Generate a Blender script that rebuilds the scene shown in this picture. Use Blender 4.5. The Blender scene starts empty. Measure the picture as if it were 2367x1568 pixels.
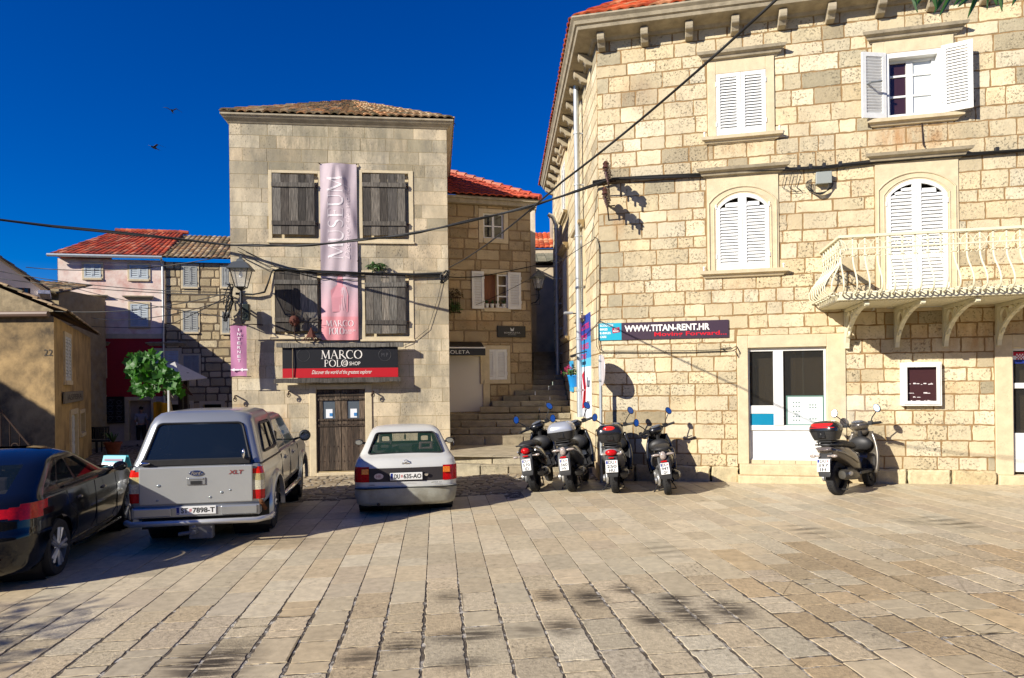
import bpy, math, random
from mathutils import Vector, Matrix
RND = random.Random(11)
PI = math.pi
SC = bpy.context.scene
COL = SC.collection
# ------------------------------------------------------------------ camera model
FOC, CX, HY, RHO, CAMH = 1550.0, 1183.5, 878.0, 0.012, 2.1
IMW, IMH = 2367.0, 1568.0
CR, SR = math.cos(RHO), math.sin(RHO)
RIGHT, UP, FWD = Vector((CR, 0, -SR)), Vector((SR, 0, CR)), Vector((0, 1, 0))
EYE = Vector((0, 0, CAMH))


def ray(px, py):
    return RIGHT * (px - CX) + UP * (HY - py) + FWD * FOC


def sstep(a, b, x):
    t = min(1.0, max(0.0, (x - a) / (b - a)))
    return t * t * (3 - 2 * t)


def gz(x, y):
    z = 0.012 * max(-9.0, min(14.0, x))
    z -= 0.026 * max(0.0, min(24.0, y - 10.0)) * (1 - sstep(-2.0, 1.0, x))
    return z


def G(px, py, dz=0.0):
    d = ray(px, py)
    z = 0.0
    p = EYE
    for _ in range(12):
        t = (z + dz - EYE.z) / d.z
        p = EYE + d * t
        z = gz(p.x, p.y)
    return Vector((p.x, p.y, z))


def at(px, py, y):
    d = ray(px, py)
    return EYE + d * (y / d.y)


def lin(h):
    h = h.lstrip('#')
    out = []
    for i in (0, 2, 4):
        c = int(h[i:i + 2], 16) / 255
        out.append(c / 12.92 if c <= .04045 else ((c + .055) / 1.055) ** 2.4)
    return tuple(out)


# ------------------------------------------------------------------ materials
MATS = {}


def nodes_of(m):
    m.use_nodes = True
    nt = m.node_tree
    for n in list(nt.nodes):
        nt.nodes.remove(n)
    return nt, nt.nodes, nt.links


def mat(name, col, rough=.6, metal=0., noise=0., nscale=8., bump=0., bscale=40., spec=.5, coat=0., alpha=None,
        trans=0., attr=False, pits=0., pscale=55., emit=None, stain=None, stain_scale=1.2, stain_lo=.5, stain_hi=.7, stretch=None,
        ior=1.45):
    """Principled material: base colour (or the mesh's own Col attribute) varied by noise, pits and stains."""
    if name in MATS:
        return MATS[name]
    m = bpy.data.materials.new(name)
    nt, N, L = nodes_of(m)
    out = N.new('ShaderNodeOutputMaterial')
    b = N.new('ShaderNodeBsdfPrincipled')
    L.new(b.outputs[0], out.inputs[0])
    b.inputs['Roughness'].default_value = rough
    b.inputs['Metallic'].default_value = metal
    b.inputs['Specular IOR Level'].default_value = spec
    b.inputs['IOR'].default_value = ior
    b.inputs['Coat Weight'].default_value = coat
    b.inputs['Coat Roughness'].default_value = .04
    b.inputs['Transmission Weight'].default_value = trans
    if alpha is not None:
        b.inputs['Alpha'].default_value = alpha
    if emit:
        b.inputs['Emission Color'].default_value = (*emit[:3], 1)
        b.inputs['Emission Strength'].default_value = emit[3]
    tc = N.new('ShaderNodeTexCoord')
    coord = tc.outputs['Object']
    if stretch:
        mp = N.new('ShaderNodeMapping')
        mp.inputs['Scale'].default_value = stretch
        L.new(coord, mp.inputs['Vector'])
        coord = mp.outputs[0]
    if attr:
        a = N.new('ShaderNodeAttribute')
        a.attribute_name = 'Col'
        src = a.outputs['Color']
    else:
        rgb = N.new('ShaderNodeRGB')
        rgb.outputs[0].default_value = (*col[:3], 1)
        src = rgb.outputs[0]

    def noise_tex(scale, detail=6, rough_=.6):
        n = N.new('ShaderNodeTexNoise')
        n.inputs['Scale'].default_value = scale
        n.inputs['Detail'].default_value = detail
        n.inputs['Roughness'].default_value = rough_
        L.new(coord, n.inputs['Vector'])
        return n.outputs['Fac']

    def ramp(fac, lo, hi, a=0., b_=1.):
        r = N.new('ShaderNodeMapRange')
        r.inputs['From Min'].default_value = lo
        r.inputs['From Max'].default_value = hi
        r.inputs['To Min'].default_value = a
        r.inputs['To Max'].default_value = b_
        L.new(fac, r.inputs['Value'])
        return r.outputs[0]

    def mixc(kind, fac, A, B):
        x = N.new('ShaderNodeMix')
        x.data_type = 'RGBA'
        x.blend_type = kind
        if isinstance(fac, float):
            x.inputs[0].default_value = fac
        else:
            L.new(fac, x.inputs[0])
        L.new(A, x.inputs[6])
        if isinstance(B, tuple):
            x.inputs[7].default_value = (*B, 1)
        else:
            L.new(B, x.inputs[7])
        return x.outputs[2]

    heights = []
    if noise:
        v = ramp(noise_tex(nscale), .3, .7, 1 - noise, 1 + noise * .6)
        c = N.new('ShaderNodeCombineColor')
        for i in range(3):
            L.new(v, c.inputs[i])
        src = mixc('MULTIPLY', 1.0, src, c.outputs[0])
    if stain:
        f = ramp(noise_tex(stain_scale, 8, .65), stain_lo, stain_hi)
        src = mixc('MIX', f, src, stain)
    if pits:
        f = ramp(noise_tex(pscale, 6, .75), .545, .64, 0., pits)
        gate = ramp(noise_tex(pscale * .06, 4, .65), .42, .64, .07, 1.)
        mu = N.new('ShaderNodeMath')
        mu.operation = 'MULTIPLY'
        L.new(f, mu.inputs[0])
        L.new(gate, mu.inputs[1])
        src = mixc('MIX', mu.outputs[0], src, (.05, .037, .02))
        heights.append((mu.outputs[0], -1.0))
    L.new(src, b.inputs['Base Color'])
    if bump or pits:
        bn = N.new('ShaderNodeBump')
        bn.inputs['Strength'].default_value = bump if bump else .3
        bn.inputs['Distance'].default_value = .01
        h = noise_tex(bscale, 6, .65)
        if heights:
            s = N.new('ShaderNodeMath')
            s.operation = 'SUBTRACT'
            L.new(h, s.inputs[0])
            L.new(heights[0][0], s.inputs[1])
            h = s.outputs[0]
        L.new(h, bn.inputs['Height'])
        L.new(bn.outputs[0], b.inputs['Normal'])
    MATS[name] = m
    return m


# ------------------------------------------------------------------ mesh builder
def rotz(a):
    return Matrix.Rotation(a, 4, 'Z')


def T(x, y, z):
    return Matrix.Translation((x, y, z))


class MB:
    def __init__(self, M=None):
        self.v, self.f, self.mi, self.c = [], [], [], []
        self.M = M
        self.col = (1, 1, 1)
        self.m = 0

    def add(self, vs, fs, col=None, m=None):
        o = len(self.v)
        if self.M is not None:
            vs = [self.M @ Vector(v) for v in vs]
        self.v += [tuple(v) for v in vs]
        for f in fs:
            self.f.append([i + o for i in f])
            self.mi.append(self.m if m is None else m)
            self.c.append(self.col if col is None else col)
        return self

    def box(self, x0, y0, z0, x1, y1, z1, col=None, m=None):
        vs = [(x, y, z) for z in (z0, z1) for y in (y0, y1) for x in (x0, x1)]
        return self.add(vs, [(0, 2, 3, 1), (4, 5, 7, 6), (0, 1, 5, 4), (2, 6, 7, 3), (0, 4, 6, 2), (1, 3, 7, 5)], col, m)

    def prism(self, poly, axis, a, b, col=None, m=None):
        """poly: 2-D outline; axis 'y': (x,z) extruded a..b along y; 'x': (y,z); 'z': (x,y)."""
        def P(p, t):
            return {'y': (p[0], t, p[1]), 'x': (t, p[0], p[1]), 'z': (p[0], p[1], t)}[axis]
        n = len(poly)
        vs = [P(p, a) for p in poly] + [P(p, b) for p in poly]
        fs = [tuple(range(n))[::-1], tuple(range(n, 2 * n))]
        fs += [(i, (i + 1) % n, n + (i + 1) % n, n + i) for i in range(n)]
        return self.add(vs, fs, col, m)

    def ring(self, outer, inner, a, b, col=None, m=None):
        """frame between two outlines with equal point counts, in (x,z), extruded along y a..b"""
        n = len(outer)
        vs = [(p[0], a, p[1]) for p in outer] + [(p[0], a, p[1]) for p in inner] + \
             [(p[0], b, p[1]) for p in outer] + [(p[0], b, p[1]) for p in inner]
        fs = []
        for i in range(n):
            j = (i + 1) % n
            fs += [(i, j, n + j, n + i), (2 * n + i, 3 * n + i, 3 * n + j, 2 * n + j), (i, 2 * n + i, 2 * n + j, j), (n + i, n + j, 3 * n + j, 3 * n + i)]
        return self.add(vs, fs, col, m)

    def tube(self, pts, r, n=8, cap=True, closed=False, col=None, m=None):
        pts = [Vector(p) for p in pts]
        k = len(pts)
        rs = r if isinstance(r, (list, tuple)) else [r] * k
        vs, fs = [], []
        up = None
        for i, p in enumerate(pts):
            if closed:
                t = pts[(i + 1) % k] - pts[i - 1]
            else:
                t = pts[min(i + 1, k - 1)] - pts[max(i - 1, 0)]
            if t.length < 1e-9:
                t = Vector((0, 0, 1))
            t.normalize()
            if up is None:
                up = Vector((0, 0, 1)) if abs(t.z) < .9 else Vector((1, 0, 0))
            s = t.cross(up)
            if s.length < 1e-6:
                s = t.cross(Vector((1, 0, 0)))
            s.normalize()
            up = s.cross(t)
            for j in range(n):
                a = 2 * PI * j / n
                vs.append(p + s * (math.cos(a) * rs[i]) + up * (math.sin(a) * rs[i]))
        for i in range(k if closed else k - 1):
            for j in range(n):
                a, b = i * n + j, i * n + (j + 1) % n
                c, d = ((i + 1) % k) * n + (j + 1) % n, ((i + 1) % k) * n + j
                fs.append((a, b, c, d))
        if cap and not closed:
            fs.append(tuple(range(n))[::-1])
            fs.append(tuple(range((k - 1) * n, k * n)))
        return self.add(vs, fs, col, m)

    def lathe(self, prof, n=24, A=None, col=None, m=None, cap=True):
        """prof: (r,h) pairs round local z; A: placing matrix"""
        A = A or Matrix()
        vs, fs = [], []
        for r, h in prof:
            for j in range(n):
                a = 2 * PI * j / n
                vs.append(A @ Vector((r * math.cos(a), r * math.sin(a), h)))
        for i in range(len(prof) - 1):
            for j in range(n):
                k = (j + 1) % n
                fs.append((i * n + j, i * n + k, (i + 1) * n + k, (i + 1) * n + j))
        if cap:
            if prof[0][0] > 1e-6:
                fs.append(tuple(range(n))[::-1])
            if prof[-1][0] > 1e-6:
                fs.append(tuple(range((len(prof) - 1) * n, len(prof) * n)))
        return self.add(vs, fs, col, m)

    def ball(self, c, r, n=12, A=None, col=None, m=None):
        rx, ry, rz = r if isinstance(r, tuple) else (r, r, r)
        k = max(4, n // 2)
        M = T(*c) @ (A or Matrix()) @ Matrix.Diagonal((rx, ry, rz, 1))
        return self.lathe([(math.sin(PI * i / k), -math.cos(PI * i / k)) for i in range(k + 1)], n, M, col, m, cap=False)

    def loft(self, rings, cap=True, closed=True, col=None, m=None):
        n = len(rings[0])
        vs = [p for r in rings for p in r]
        fs = []
        for i in range(len(rings) - 1):
            for j in range(n if closed else n - 1):
                k = (j + 1) % n
                fs.append((i * n + j, i * n + k, (i + 1) * n + k, (i + 1) * n + j))
        if cap and closed:
            fs.append(tuple(range(n))[::-1])
            fs.append(tuple(range((len(rings) - 1) * n, len(rings) * n)))
        return self.add(vs, fs, col, m)

    def grid(self, fn, nu, nv, col=None, m=None):
        vs = [fn(i / nu, j / nv) for i in range(nu + 1) for j in range(nv + 1)]
        w = nv + 1
        fs = [(i * w + j, (i + 1) * w + j, (i + 1) * w + j + 1, i * w + j + 1) for i in range(nu) for j in range(nv)]
        return self.add(vs, fs, col, m)

    def text(self, s, x0, x1, z0, z1, y, key='', col=None, m=None, keep=False):
        """flat lettering facing -y fitted into x0..x1, z0..z1"""
        vs, fs, (a, b, c, d) = TXT[(s, key)]
        sx, sz = (x1 - x0) / (b - a), (z1 - z0) / (d - c)
        if keep:
            sx = sz = min(sx, sz)
        return self.add([(x0 + (v[0] - a) * sx, y, z0 + (v[1] - c) * sz) for v in vs], fs, col, m)

    def build(self, name, mats, parent=None, M=None, smooth=None, bevel=0., bseg=1, solid=0., subd=0):
        me = bpy.data.meshes.new(name)
        me.from_pydata(self.v, [], self.f)
        if not isinstance(mats, (list, tuple)):
            mats = [mats]
        for mm in mats:
            me.materials.append(mm)
        me.polygons.foreach_set('material_index', self.mi)
        at_ = me.attributes.new('Col', 'FLOAT_COLOR', 'FACE')
        flat = []
        for c in self.c:
            flat += [c[0], c[1], c[2], 1.0]
        at_.data.foreach_set('color', flat)
        me.validate()
        if smooth is not None:
            me.polygons.foreach_set('use_smooth', [True] * len(me.polygons))
            if smooth < 179:
                me.set_sharp_from_angle(angle=math.radians(smooth))
        me.update()
        o = bpy.data.objects.new(name, me)
        COL.objects.link(o)
        if M is not None:
            o.matrix_world = M
        if parent is not None:
            o.parent = parent
        if bevel:
            bm = o.modifiers.new('bevel', 'BEVEL')
            bm.width = bevel
            bm.segments = bseg
            bm.limit_method = 'ANGLE'
            bm.angle_limit = math.radians(40)
        if solid:
            sm = o.modifiers.new('thick', 'SOLIDIFY')
            sm.thickness = solid
            sm.offset = -1
        if subd:
            s = o.modifiers.new('sub', 'SUBSURF')
            s.levels = s.render_levels = subd
        return o


def tag(o, label=None, cat=None, group=None, kind=None):
    if label:
        o['label'] = label
    if cat:
        o['category'] = cat
    if group:
        o['group'] = group
    if kind:
        o['kind'] = kind
    return o


def thing(name, label, cat, M=None, group=None):
    o = bpy.data.objects.new(name, None)
    COL.objects.link(o)
    o.empty_display_size = .1
    if M is not None:
        o.matrix_world = M
    return tag(o, label, cat, group)


# ------------------------------------------------------------------ lettering
TXT = {}


def prepare_text(items):
    tmp = []
    for s, key, shear, off in items:
        cu = bpy.data.curves.new('t', 'FONT')
        cu.body = s
        cu.shear = shear
        cu.offset = off
        cu.resolution_u = 3
        o = bpy.data.objects.new('t', cu)
        COL.objects.link(o)
        tmp.append((s, key, o, cu))
    dg = bpy.context.evaluated_depsgraph_get()
    dg.update()
    for s, key, o, cu in tmp:
        me = bpy.data.meshes.new_from_object(o.evaluated_get(dg))
        vs = [tuple(v.co) for v in me.vertices]
        fs = [tuple(p.vertices) for p in me.polygons]
        xs = [v[0] for v in vs]
        ys = [v[1] for v in vs]
        TXT[(s, key)] = (vs, fs, (min(xs), max(xs), min(ys), max(ys)))
        bpy.data.objects.remove(o)
        bpy.data.curves.remove(cu)
        bpy.data.meshes.remove(me)


def _arc(cx, cy, rx, ry, a0, a1, n=18):
    return [(cx + rx * math.cos(math.radians(a0 + (a1 - a0) * i / n)), cy + ry * math.sin(math.radians(a0 + (a1 - a0) * i / n))) for i in range(n + 1)]


TH, TN = .125, .05
GLYPH = {
    'M': (1.0, [([(.12, 0), (.17, 1)], TN), ([(.17, 1), (.5, .06)], TH), ([(.5, .06), (.83, 1)], TN), ([(.83, 1), (.88, 0)], TH),
                ([(.02, .015), (.22, .015)], .03), ([(.76, .015), (1.0, .015)], .03), ([(.06, .985), (.2, .985)], .03), ([(.8, .985), (.94, .985)], .03)]),
    'U': (.82, [([(.17, 1), (.17, .32)] + _arc(.42, .32, .25, .3, 180, 300, 10), TH), (_arc(.42, .32, .25, .3, 290, 360, 8) + [(.67, 1)], TN),
                ([(.03, .985), (.31, .985)], .03), ([(.55, .985), (.79, .985)], .03)]),
    'S': (.6, [(_arc(.3, .76, .19, .22, 40, 200, 14), .06), ([(.115, .70), (.2, .56), (.4, .45), (.47, .3)], TH), (_arc(.28, .24, .2, .23, 15, -150, 14), .06)]),
    'E': (.62, [([(.17, 0), (.17, 1)], TH), ([(.05, .02), (.56, .02)], .04), ([(.05, .98), (.53, .98)], .04), ([(.2, .52), (.44, .52)], .04),
                ([(.55, 0), (.58, .2)], .035), ([(.52, 1), (.53, .82)], .035), ([(.44, .42), (.44, .62)], .03)]),
    'A': (.86, [([(.1, 0), (.42, 1)], TN), ([(.42, 1), (.76, 0)], TH), ([(.22, .36), (.62, .36)], .04), ([(0, .015), (.22, .015)], .03), ([(.64, .015), (.88, .015)], .03)]),
    'R': (.8, [([(.17, 0), (.17, 1)], TH), ([(.17, .98), (.3, .98)] + _arc(.32, .74, .22, .24, 90, -90, 14) + [(.17, .5)], .06), ([(.34, .5), (.8, .0)], TH),
               ([(.05, .015), (.3, .015)], .03)]),
    'C': (.84, [(_arc(.47, .5, .4, .48, 50, 110, 8), .05), (_arc(.47, .5, .38, .48, 110, 250, 14), TH), (_arc(.47, .5, .4, .48, 250, 312, 8), .05), ([(.73, .72), (.73, .92)], .03)]),
    'O': (.96, [(_arc(.48, .5, .41, .48, 60, 120, 8), .05), (_arc(.48, .5, .39, .48, 120, 240, 12), TH), (_arc(.48, .5, .41, .48, 240, 300, 8), .05), (_arc(.48, .5, .39, .48, -60, 60, 12), TH)]),
    'P': (.64, [([(.17, 0), (.17, 1)], TH), ([(.17, .98), (.3, .98)] + _arc(.3, .73, .24, .25, 90, -90, 14) + [(.17, .48)], .06), ([(.05, .015), (.3, .015)], .03)]),
    'L': (.62, [([(.17, 0), (.17, 1)], TH), ([(.05, .02), (.58, .02)], .04), ([(.57, 0), (.6, .2)], .035), ([(.05, .985), (.3, .985)], .03)]),
}


def serif(mb, s, x0, x1, z0, z1, y, rot=False, col=None, m=None):
    """classical capitals drawn as strokes; rot: read upwards"""
    tot = sum(GLYPH[c][0] for c in s)
    w, h = (z1 - z0, x1 - x0) if rot else (x1 - x0, z1 - z0)
    sx, cur, k = w / tot, 0., 0
    for ch in s:
        gw, strokes = GLYPH[ch]
        for pts, th in strokes:
            P0_ = [((cur + p[0]) * sx, p[1] * h) for p in pts]
            P = [P0_[0]]
            for qa, qb in zip(P0_, P0_[1:]):
                m_ = max(1, int(math.hypot(qb[0] - qa[0], qb[1] - qa[1]) / .05)) if rot else 1
                P += [(qa[0] + (qb[0] - qa[0]) * t / m_, qa[1] + (qb[1] - qa[1]) * t / m_) for t in range(1, m_ + 1)]
            hw = th * h * .5
            L_, R_ = [], []
            for i, p in enumerate(P):
                a, b = P[max(0, i - 1)], P[min(len(P) - 1, i + 1)]
                dx, dy = b[0] - a[0], b[1] - a[1]
                l = math.hypot(dx, dy) or 1
                L_.append((p[0] - dy / l * hw, p[1] + dx / l * hw))
                R_.append((p[0] + dy / l * hw, p[1] - dx / l * hw))
            k += 1
            yy = y - .00012 * (k % 5)

            def W(q):
                return (x1 - q[1], yy, z0 + q[0]) if rot else (x0 + q[0], yy, z0 + q[1])
            vs = [W(q) for q in L_] + [W(q) for q in R_]
            n = len(P)
            mb.add(vs, [(i, i + 1, n + i + 1, n + i) for i in range(n - 1)], col, m)
        cur += gw


# ------------------------------------------------------------------ walls
class Wall:
    def __init__(self, p0, p1):
        self.o = Vector((p0[0], p0[1], 0))
        d = Vector((p1[0] - p0[0], p1[1] - p0[1], 0))
        self.L = d.length
        self.d = d.normalized()
        self.b = Vector((-self.d.y, self.d.x, 0))      # into the wall
        self.M = Matrix(((self.d.x, self.b.x, 0, self.o.x), (self.d.y, self.b.y, 0, self.o.y), (0, 0, 1, 0), (0, 0, 0, 1)))

    def hit(self, px, py, t=0.):
        r = ray(px, py)
        o = self.o - self.b * t
        k = (o - EYE).dot(self.b) / r.dot(self.b)
        p = EYE + r * k
        return (p - o).dot(self.d), p.z

    def r(self, x0, y0, x1, y1, t=0.):
        xm, ym = (x0 + x1) / 2, (y0 + y1) / 2
        return self.hit(x0, ym, t)[0], self.hit(x1, ym, t)[0], self.hit(xm, y1, t)[1], self.hit(xm, y0, t)[1]

    def at(self, s, z, t=0.):
        return self.M @ T(s, -t, z)

    def pt(self, px, py, t=0.):
        s, z = self.hit(px, py, t)
        return self.M @ Vector((s, -t, z))


def subtract(rects, hole):
    out = []
    a0, a1, b0, b1 = hole
    for s0, s1, z0, z1 in rects:
        if a1 <= s0 or a0 >= s1 or b1 <= z0 or b0 >= z1:
            out.append((s0, s1, z0, z1))
            continue
        if a0 > s0:
            out.append((s0, a0, z0, z1))
        if a1 < s1:
            out.append((a1, s1, z0, z1))
        m0, m1 = max(s0, a0), min(s1, a1)
        if b0 > z0:
            out.append((m0, m1, z0, b0))
        if b1 < z1:
            out.append((m0, m1, b1, z1))
    return out


def block(mb, s0, s1, z0, z1, proud, jit, rnd, col, cham=.008, step=.14, back=.01, rc=.012, P=None, m=None):
    """one dressed stone: uneven outline, chamfered edge; P maps (s,z,height) to a point"""
    P = P or (lambda s, z, h: (s, -h, z))
    pts = []
    w, h = s1 - s0, z1 - z0
    rc = min(rc, w * .3, h * .3)

    def edge(ax, ay, bx, by, nx, ny):
        l = math.hypot(bx - ax, by - ay)
        n = max(1, int(l / step))
        for i in range(n + 1):
            t = i / n
            j = rnd.random() * jit
            pts.append((ax + (bx - ax) * t + nx * j, ay + (by - ay) * t + ny * j))
    edge(s0 + rc, z0, s1 - rc, z0, 0, 1)
    edge(s1, z0 + rc, s1, z1 - rc, -1, 0)
    edge(s1 - rc, z1, s0 + rc, z1, 0, -1)
    edge(s0, z1 - rc, s0, z0 + rc, 1, 0)
    cx, cz = (s0 + s1) / 2, (z0 + z1) / 2
    n = len(pts)
    ch = min(cham, w * .25, h * .25)
    kx, kz = 1 - 2 * ch / max(w, .01), 1 - 2 * ch / max(h, .01)
    tx, tz = rnd.uniform(-1, 1) * proud * .25 / max(w, .1), rnd.uniform(-1, 1) * proud * .25 / max(h, .1)
    r0 = [P(p[0], p[1], -back) for p in pts]
    r1 = [P(p[0], p[1], proud - cham * .8) for p in pts]
    r2 = [P(cx + (p[0] - cx) * kx, cz + (p[1] - cz) * kz, proud + tx * (p[0] - cx) + tz * (p[1] - cz)) for p in pts]
    vs = r0 + r1 + r2
    fs = []
    for k in range(2):
        fs += [(k * n + i, k * n + (i + 1) % n, (k + 1) * n + (i + 1) % n, (k + 1) * n + i) for i in range(n)]
    fs.append(tuple(range(2 * n, 3 * n)))
    mb.add(vs, fs, col, m)


def stone_wall(mb, s0, s1, z0, z1, holes, course, length, gap, proud, jit, rnd, colour, mortar=(.3, .24, .16), cham=.008, step=.14, rc=.012, tall=.0, back=True, zcuts=()):
    """mortar sheet with dressed stones laid on it in courses, cut round the openings"""
    if back:
        rects = [(s0, s1, z0, z1)]
        for h in holes:
            rects = subtract(rects, h)
        for a, b, c, d in rects:
            mb.add([(a, 0, c), (b, 0, c), (b, 0, d), (a, 0, d)], [(0, 1, 2, 3)], mortar, 1)
    z = z0
    row = 0
    while z < z1 - .04:
        h = rnd.uniform(*course)
        if z + h > z1 - .12:
            h = z1 - z
        s = s0 - (rnd.random() * length[0] if row else 0)
        while s < s1:
            w = rnd.uniform(*length)
            a, b = max(s, s0), min(s + w, s1)
            if s1 - b < .14:
                b = s1
                w = s1 - s + .01
            if b - a > .05:
                base = colour(rnd, (a + b) / 2, z + h / 2)
                rects = [(a, b, z, z + h)]
                for ho in holes:
                    rects = subtract(rects, ho)
                for q in rects:
                    if q[1] - q[0] > .05 and q[3] - q[2] > .04:
                        g = gap / 2 + rnd.random() * gap * .3
                        block(mb, q[0] + g, q[1] - g, q[2] + g, q[3] - g, proud * rnd.uniform(.6, 1.2), jit, rnd, base, cham, step, rc=rc)
            s += w
        z += h
        row += 1


def jitter(rnd, cols, amt=.12):
    c = rnd.choice(cols)
    k = 1 + rnd.uniform(-amt, amt)
    t = rnd.uniform(-.03, .03)
    return (c[0] * k * (1 + t), c[1] * k, c[2] * k * (1 - t))


def louvre(mb, x0, x1, z0, z1, y, n=None, pitch=.055, th=.007, dep=.03):
    n = n or max(2, int((z1 - z0) / pitch))
    p = (z1 - z0) / n
    for i in range(n):
        z = z0 + p * (i + .5)
        mb.add([(x0, y - dep / 2, z - p * .42), (x1, y - dep / 2, z - p * .42), (x1, y + dep / 2, z + p * .5), (x0, y + dep / 2, z + p * .5),
                (x0, y - dep / 2 - th * .3, z - p * .42 + th), (x1, y - dep / 2 - th * .3, z - p * .42 + th), (x1, y + dep / 2, z + p * .5 + th), (x0, y + dep / 2, z + p * .5 + th)],
               [(0, 1, 2, 3), (7, 6, 5, 4), (0, 4, 5, 1), (2, 6, 7, 3), (1, 5, 6, 2), (0, 3, 7, 4)])


def shutter_leaf(w, h, arch=None, side=1, pitch=.055, st=.075, th=.04, mid=None, solid_bottom=None):
    """one louvred leaf in local coords: x 0..w, z 0..h, front at y=-th. arch: function x->top height (over x 0..w)"""
    mb = MB()
    top = arch or (lambda x: h)
    n = 10
    xs = [w * i / n for i in range(n + 1)]
    xi = [st + (w - 2 * st) * i / n for i in range(n + 1)]
    outer = [(0, 0), (w, 0)] + [(x, top(x)) for x in reversed(xs)]
    inner = [(st, st * 1.3), (w - st, st * 1.3)] + [(x, top(x) - st) for x in reversed(xi)]
    mb.ring(outer, inner, -th, 0)
    bars = [mid] if isinstance(mid, (int, float)) else (mid or [])
    cuts = [st * 1.3] + [b for b in bars]
    zmin_top = min(top(st), top(w - st)) - st
    for b in bars:
        mb.box(st, -th + .002, b - .04, w - st, -.004, b + .04)
    lo = st * 1.3
    for b in list(bars) + [None]:
        hi = (b - .04) if b else zmin_top
        louvre(mb, st, w - st, lo, hi, -th * .5, pitch=pitch)
        if b:
            lo = b + .04
    if arch:                                                     # slats under the curve
        z = zmin_top
        hi = max(top(st), top(w - st)) - st
        m = max(1, int((hi - z) / pitch))
        for i in range(m):
            za = z + (hi - z) * i / m
            zb = z + (hi - z) * (i + 1) / m
            ok = [x for x in xi if top(x) - st >= zb - .005]
            if len(ok) > 1:
                louvre(mb, min(ok), max(ok), za, zb, -th * .5, n=1)
    for z in (h * .15, h * .8):                                  # hinges
        x = 0 if side < 0 else w
        mb.box(x - .012, -th - .012, z, x + .012, -th + .01, z + .09)
    return mb


def profile_bar(mb, s0, s1, prof, ret=True):
    """moulding: prof = (out, z) outline extruded along the wall with mitred returns"""
    n = len(prof)
    vs = []
    for s, sg in ((s0, -1), (s1, 1)):
        for o, z in prof:
            vs.append((s + sg * (o if ret else 0), -o, z))
    fs = [(i, (i + 1) % n, n + (i + 1) % n, n + i) for i in range(n)]
    fs += [tuple(range(n)), tuple(range(n, 2 * n))[::-1]]
    mb.add(vs, fs)


def tile_roof(mb, A, B, C, D, tw=.2, tl=.34, amp=.055, rnd=RND, cols=None, step=.035, mcol=None):
    """barrel tiles on the quad A,B (eave) D,C (ridge): A->B along the eave, A->D up the slope"""
    A, B, C, D = map(Vector, (A, B, C, D))
    nu = max(2, int((B - A).length / tw))
    nv = max(1, int(((D - A).length + (C - B).length) / 2 / tl))
    nrm = (B - A).cross(D - A)
    if nrm.length < 1e-6:
        nrm = (B - A).cross(C - A)
    nrm.normalize()
    if nrm.z < 0:
        nrm = -nrm
    K = 6

    def S(u, v):
        return (A * (1 - u) + B * u) * (1 - v) + (D * (1 - u) + C * u) * v
    for j in range(nv):
        v0, v1 = j / nv, (j + 1.25) / nv
        for i in range(nu):
            col = jitter(rnd, cols, .22)
            dz = rnd.uniform(-.008, .008)
            vs = []
            for v, lift in ((v0, step), (v1, 0.)):
                for k in range(K + 1):
                    a = PI * k / K
                    u = (i + .5 - .56 * math.cos(a) * (1.0 if lift else .86)) / nu
                    vs.append(S(min(max(u, 0), 1), min(v, 1)) + nrm * (math.sin(a) * amp + lift + dz))
            fs = [(k, k + 1, K + 2 + k, K + 1 + k) for k in range(K)]
            mb.add(vs, fs, col)
            # butt end of the tile
            lo = [S((i + .5 - .56 * math.cos(PI * k / K) * .75) / nu if 0 < k < K else (i + .5 - .56 * math.cos(PI * k / K)) / nu, v0) + nrm * (max(0, math.sin(PI * k / K) * amp - .018) + step + dz - .012) for k in range(K + 1)]
            hi = vs[:K + 1]
            mb.add(lo + hi, [(k, k + 1, K + 2 + k, K + 1 + k) for k in range(K)], col)
    c0 = mcol or (.16, .11, .07)
    mb.add([A, B, C, D], [(0, 1, 2, 3)], c0)
# ------------------------------------------------------------------ lettering used on signs and plates
B, SH = .012, .3
prepare_text([
    ('WWW.TITAN-RENT.HR', '', 0, .03), ('Moving Forward...', '', 0, .02), ('SCOOTERS', '', 0, .02), ('BIKES', '', 0, .02), ('E-BIKES', '', 0, .02), ('CARS', '', 0, .02),
    ('FOR', '', 0, .02), ('RENT', '', 0, .02), ('I', '', 0, .01), ('N', '', 0, .01), ('T', '', 0, .01), ('E', '', 0, .01), ('R', '', 0, .01),
    ('Discover the world of the greatest explorer', 's', .45, .0), ('Discover the world', 's', .45, 0), ('SHOP', '', 0, .0), ('MUSEUM', '', 0, 0), ('BORBOLETA', '', 0, -.005), ('JEWELLERY', '', 0, 0), ('BOLETA', '', 0, -.005),
    ('ST', '', 0, .025), ('7898-T', '', 0, .025), ('DU', '', 0, .025), ('635-AO', '', 0, .025), ('HR', '', 0, .01), ('570', '', 0, .025), ('ID', '', 0, .025), ('360', '', 0, .025),
    ('HV', '', 0, .025), ('250', '', 0, .025), ('HU', '', 0, .025), ('947', '', 0, .025), ('GV', '', 0, .025), ('397', '', 0, .025), ('IH', '', 0, .025), ('XLT', 's', .2, .03), ('Ford', 's', .35, .01),
    ('OPEL', '', 0, .01), ('ASTRA 1.6', 's', .2, .02), ('MARKO POLO SPORT.NET', '', 0, 0), ('22', '', 0, 0), ('ASPERA', '', 0, 0), ('RIVA', '', 0, .01), ('CORSA', '', 0, .01), ('MENU', '', 0, 0), ('M P', '', 0, 0),
    ('KORCULA', '', 0, 0), ('7', '', 0, 0), ('RIV', '', 0, .02), ('CA', '', 0, .02), ('Run', 's', .4, .02),
])

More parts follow.
